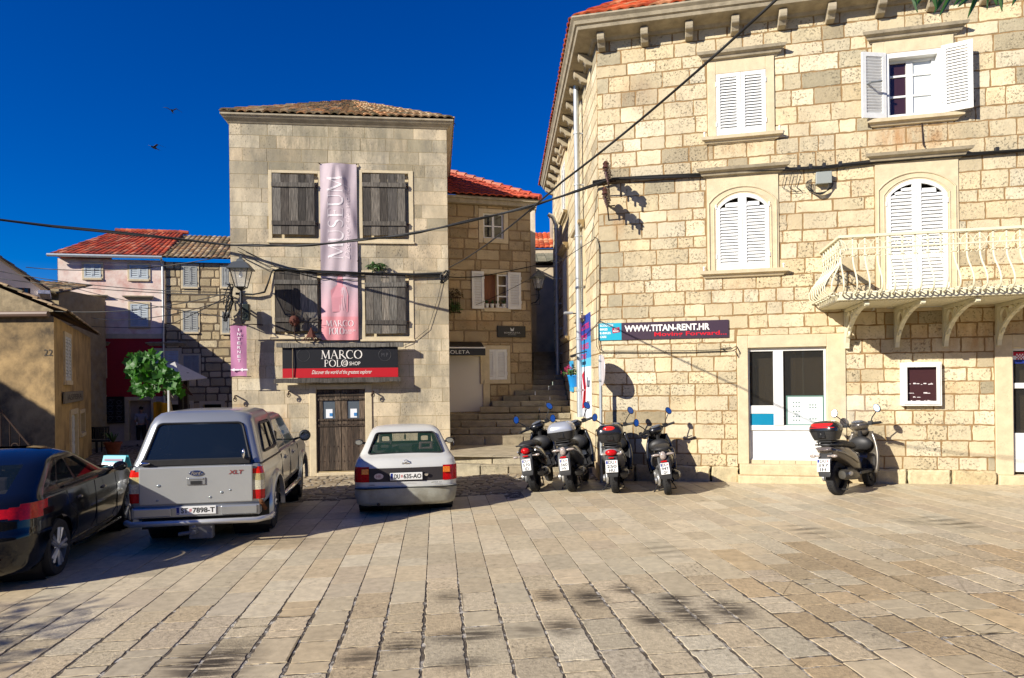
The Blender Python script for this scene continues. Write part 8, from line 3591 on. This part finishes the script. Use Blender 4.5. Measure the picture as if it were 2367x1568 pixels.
m.build('leaves', leafmat('oleander_leaf', (.03, .085, .018), .35), t)
m = MB()
for pts in (((2060, -120), (2160, -45), (2260, -55), (2420, -150)), ((2160, -45), (2120, -20)), ((2260, -55), (2300, -35), (2367, -38))):
    m.tube([at(a, b, 6.25) - o_ for a, b in pts], .014, 6)
m.build('twigs', mat('twig_bark', (.09, .065, .04), rough=.9), t)

# tree beside the square, left of the frame: its soft shade reaches the paving at the left edge
t = thing('olive_tree', 'loose crowned olive tree standing just outside the left of the picture', 'tree', T(-11.6, .6, 0))
m = MB()
m.tube([(0, 0, 0), (.1, .05, 1.2), (-.05, .1, 2.4), (.1, 0, 3.6)], [.2, .16, .12, .07], 10)
for a in range(6):
    m.tube([(0, .05, 2.0 + .2 * a), (.6 * math.cos(a * 2.1), .6 * math.sin(a * 2.1), 2.8 + .2 * a), (1.1 * math.cos(a * 2.1), 1.1 * math.sin(a * 2.1), 3.3 + .2 * a)], [.07, .05, .02], 6)
m.build('trunk', MATS['twig_bark'], t, smooth=60)
leaf_cloud(1500, (0, 0, 3.7), (1.5, 1.5, .9), .16, random.Random(31), .3).build('crown', leafmat('olive_leaf', (.06, .085, .045)), t)
# ------------------------------------------------------------------ sun, sky, camera
SUN_EL, SUN_AZ = math.radians(27), math.radians(53)     # AZ: heading of the light, from +y towards +x
sd = bpy.data.lights.new('sun', 'SUN')
sd.energy = 4.4
sd.angle = math.radians(.5)
sd.color = (1.0, .935, .82)
so = bpy.data.objects.new('sun', sd)
COL.objects.link(so)
dirv = Vector((math.sin(SUN_AZ) * math.cos(SUN_EL), math.cos(SUN_AZ) * math.cos(SUN_EL), -math.sin(SUN_EL)))
so.rotation_euler = dirv.to_track_quat('-Z', 'Y').to_euler()
so.location = (-20, -15, 20)
w = bpy.data.worlds.new('World')
SC.world = w
w.use_nodes = True
nt = w.node_tree
for n in list(nt.nodes):
    nt.nodes.remove(n)
sky = nt.nodes.new('ShaderNodeTexSky')
sky.sky_type = 'NISHITA'
sky.sun_disc = False
sky.sun_elevation = SUN_EL
tosun = -dirv
sky.sun_rotation = math.atan2(tosun.x, tosun.y)
sky.altitude = 900
sky.air_density = 1.0
sky.dust_density = 0.0
sky.ozone_density = 6.0
hs = nt.nodes.new('ShaderNodeHueSaturation')
hs.inputs['Hue'].default_value = .521
hs.inputs['Saturation'].default_value = SKY_SAT if 'SKY_SAT' in globals() else 1.42
bg = nt.nodes.new('ShaderNodeBackground')
bg.inputs['Strength'].default_value = .066
wo = nt.nodes.new('ShaderNodeOutputWorld')
nt.links.new(sky.outputs[0], hs.inputs['Color'])
nt.links.new(hs.outputs[0], bg.inputs['Color'])
nt.links.new(bg.outputs[0], wo.inputs[0])
cd = bpy.data.cameras.new('camera')
cd.sensor_width = 36
cd.lens = 36 * FOC / IMW
cd.shift_x = -(CX - IMW / 2) / IMW
cd.shift_y = (HY - IMH / 2) / IMW
cd.clip_end = 1000
cd.clip_start = .05
co = bpy.data.objects.new('camera', cd)
COL.objects.link(co)
co.matrix_world = Matrix(((RIGHT.x, UP.x, -FWD.x, EYE.x), (RIGHT.y, UP.y, -FWD.y, EYE.y), (RIGHT.z, UP.z, -FWD.z, EYE.z), (0, 0, 0, 1)))
SC.camera = co
SC.view_settings.view_transform = 'Standard'
SC.view_settings.look = 'None'
SC.view_settings.gamma = 1
SC.view_settings.exposure = .84
SC.render.engine = 'CYCLES'
SC.cycles.max_bounces = 6
SC.cycles.transparent_max_bounces = 8
SC.cycles.caustics_reflective = False
SC.cycles.caustics_refractive = False
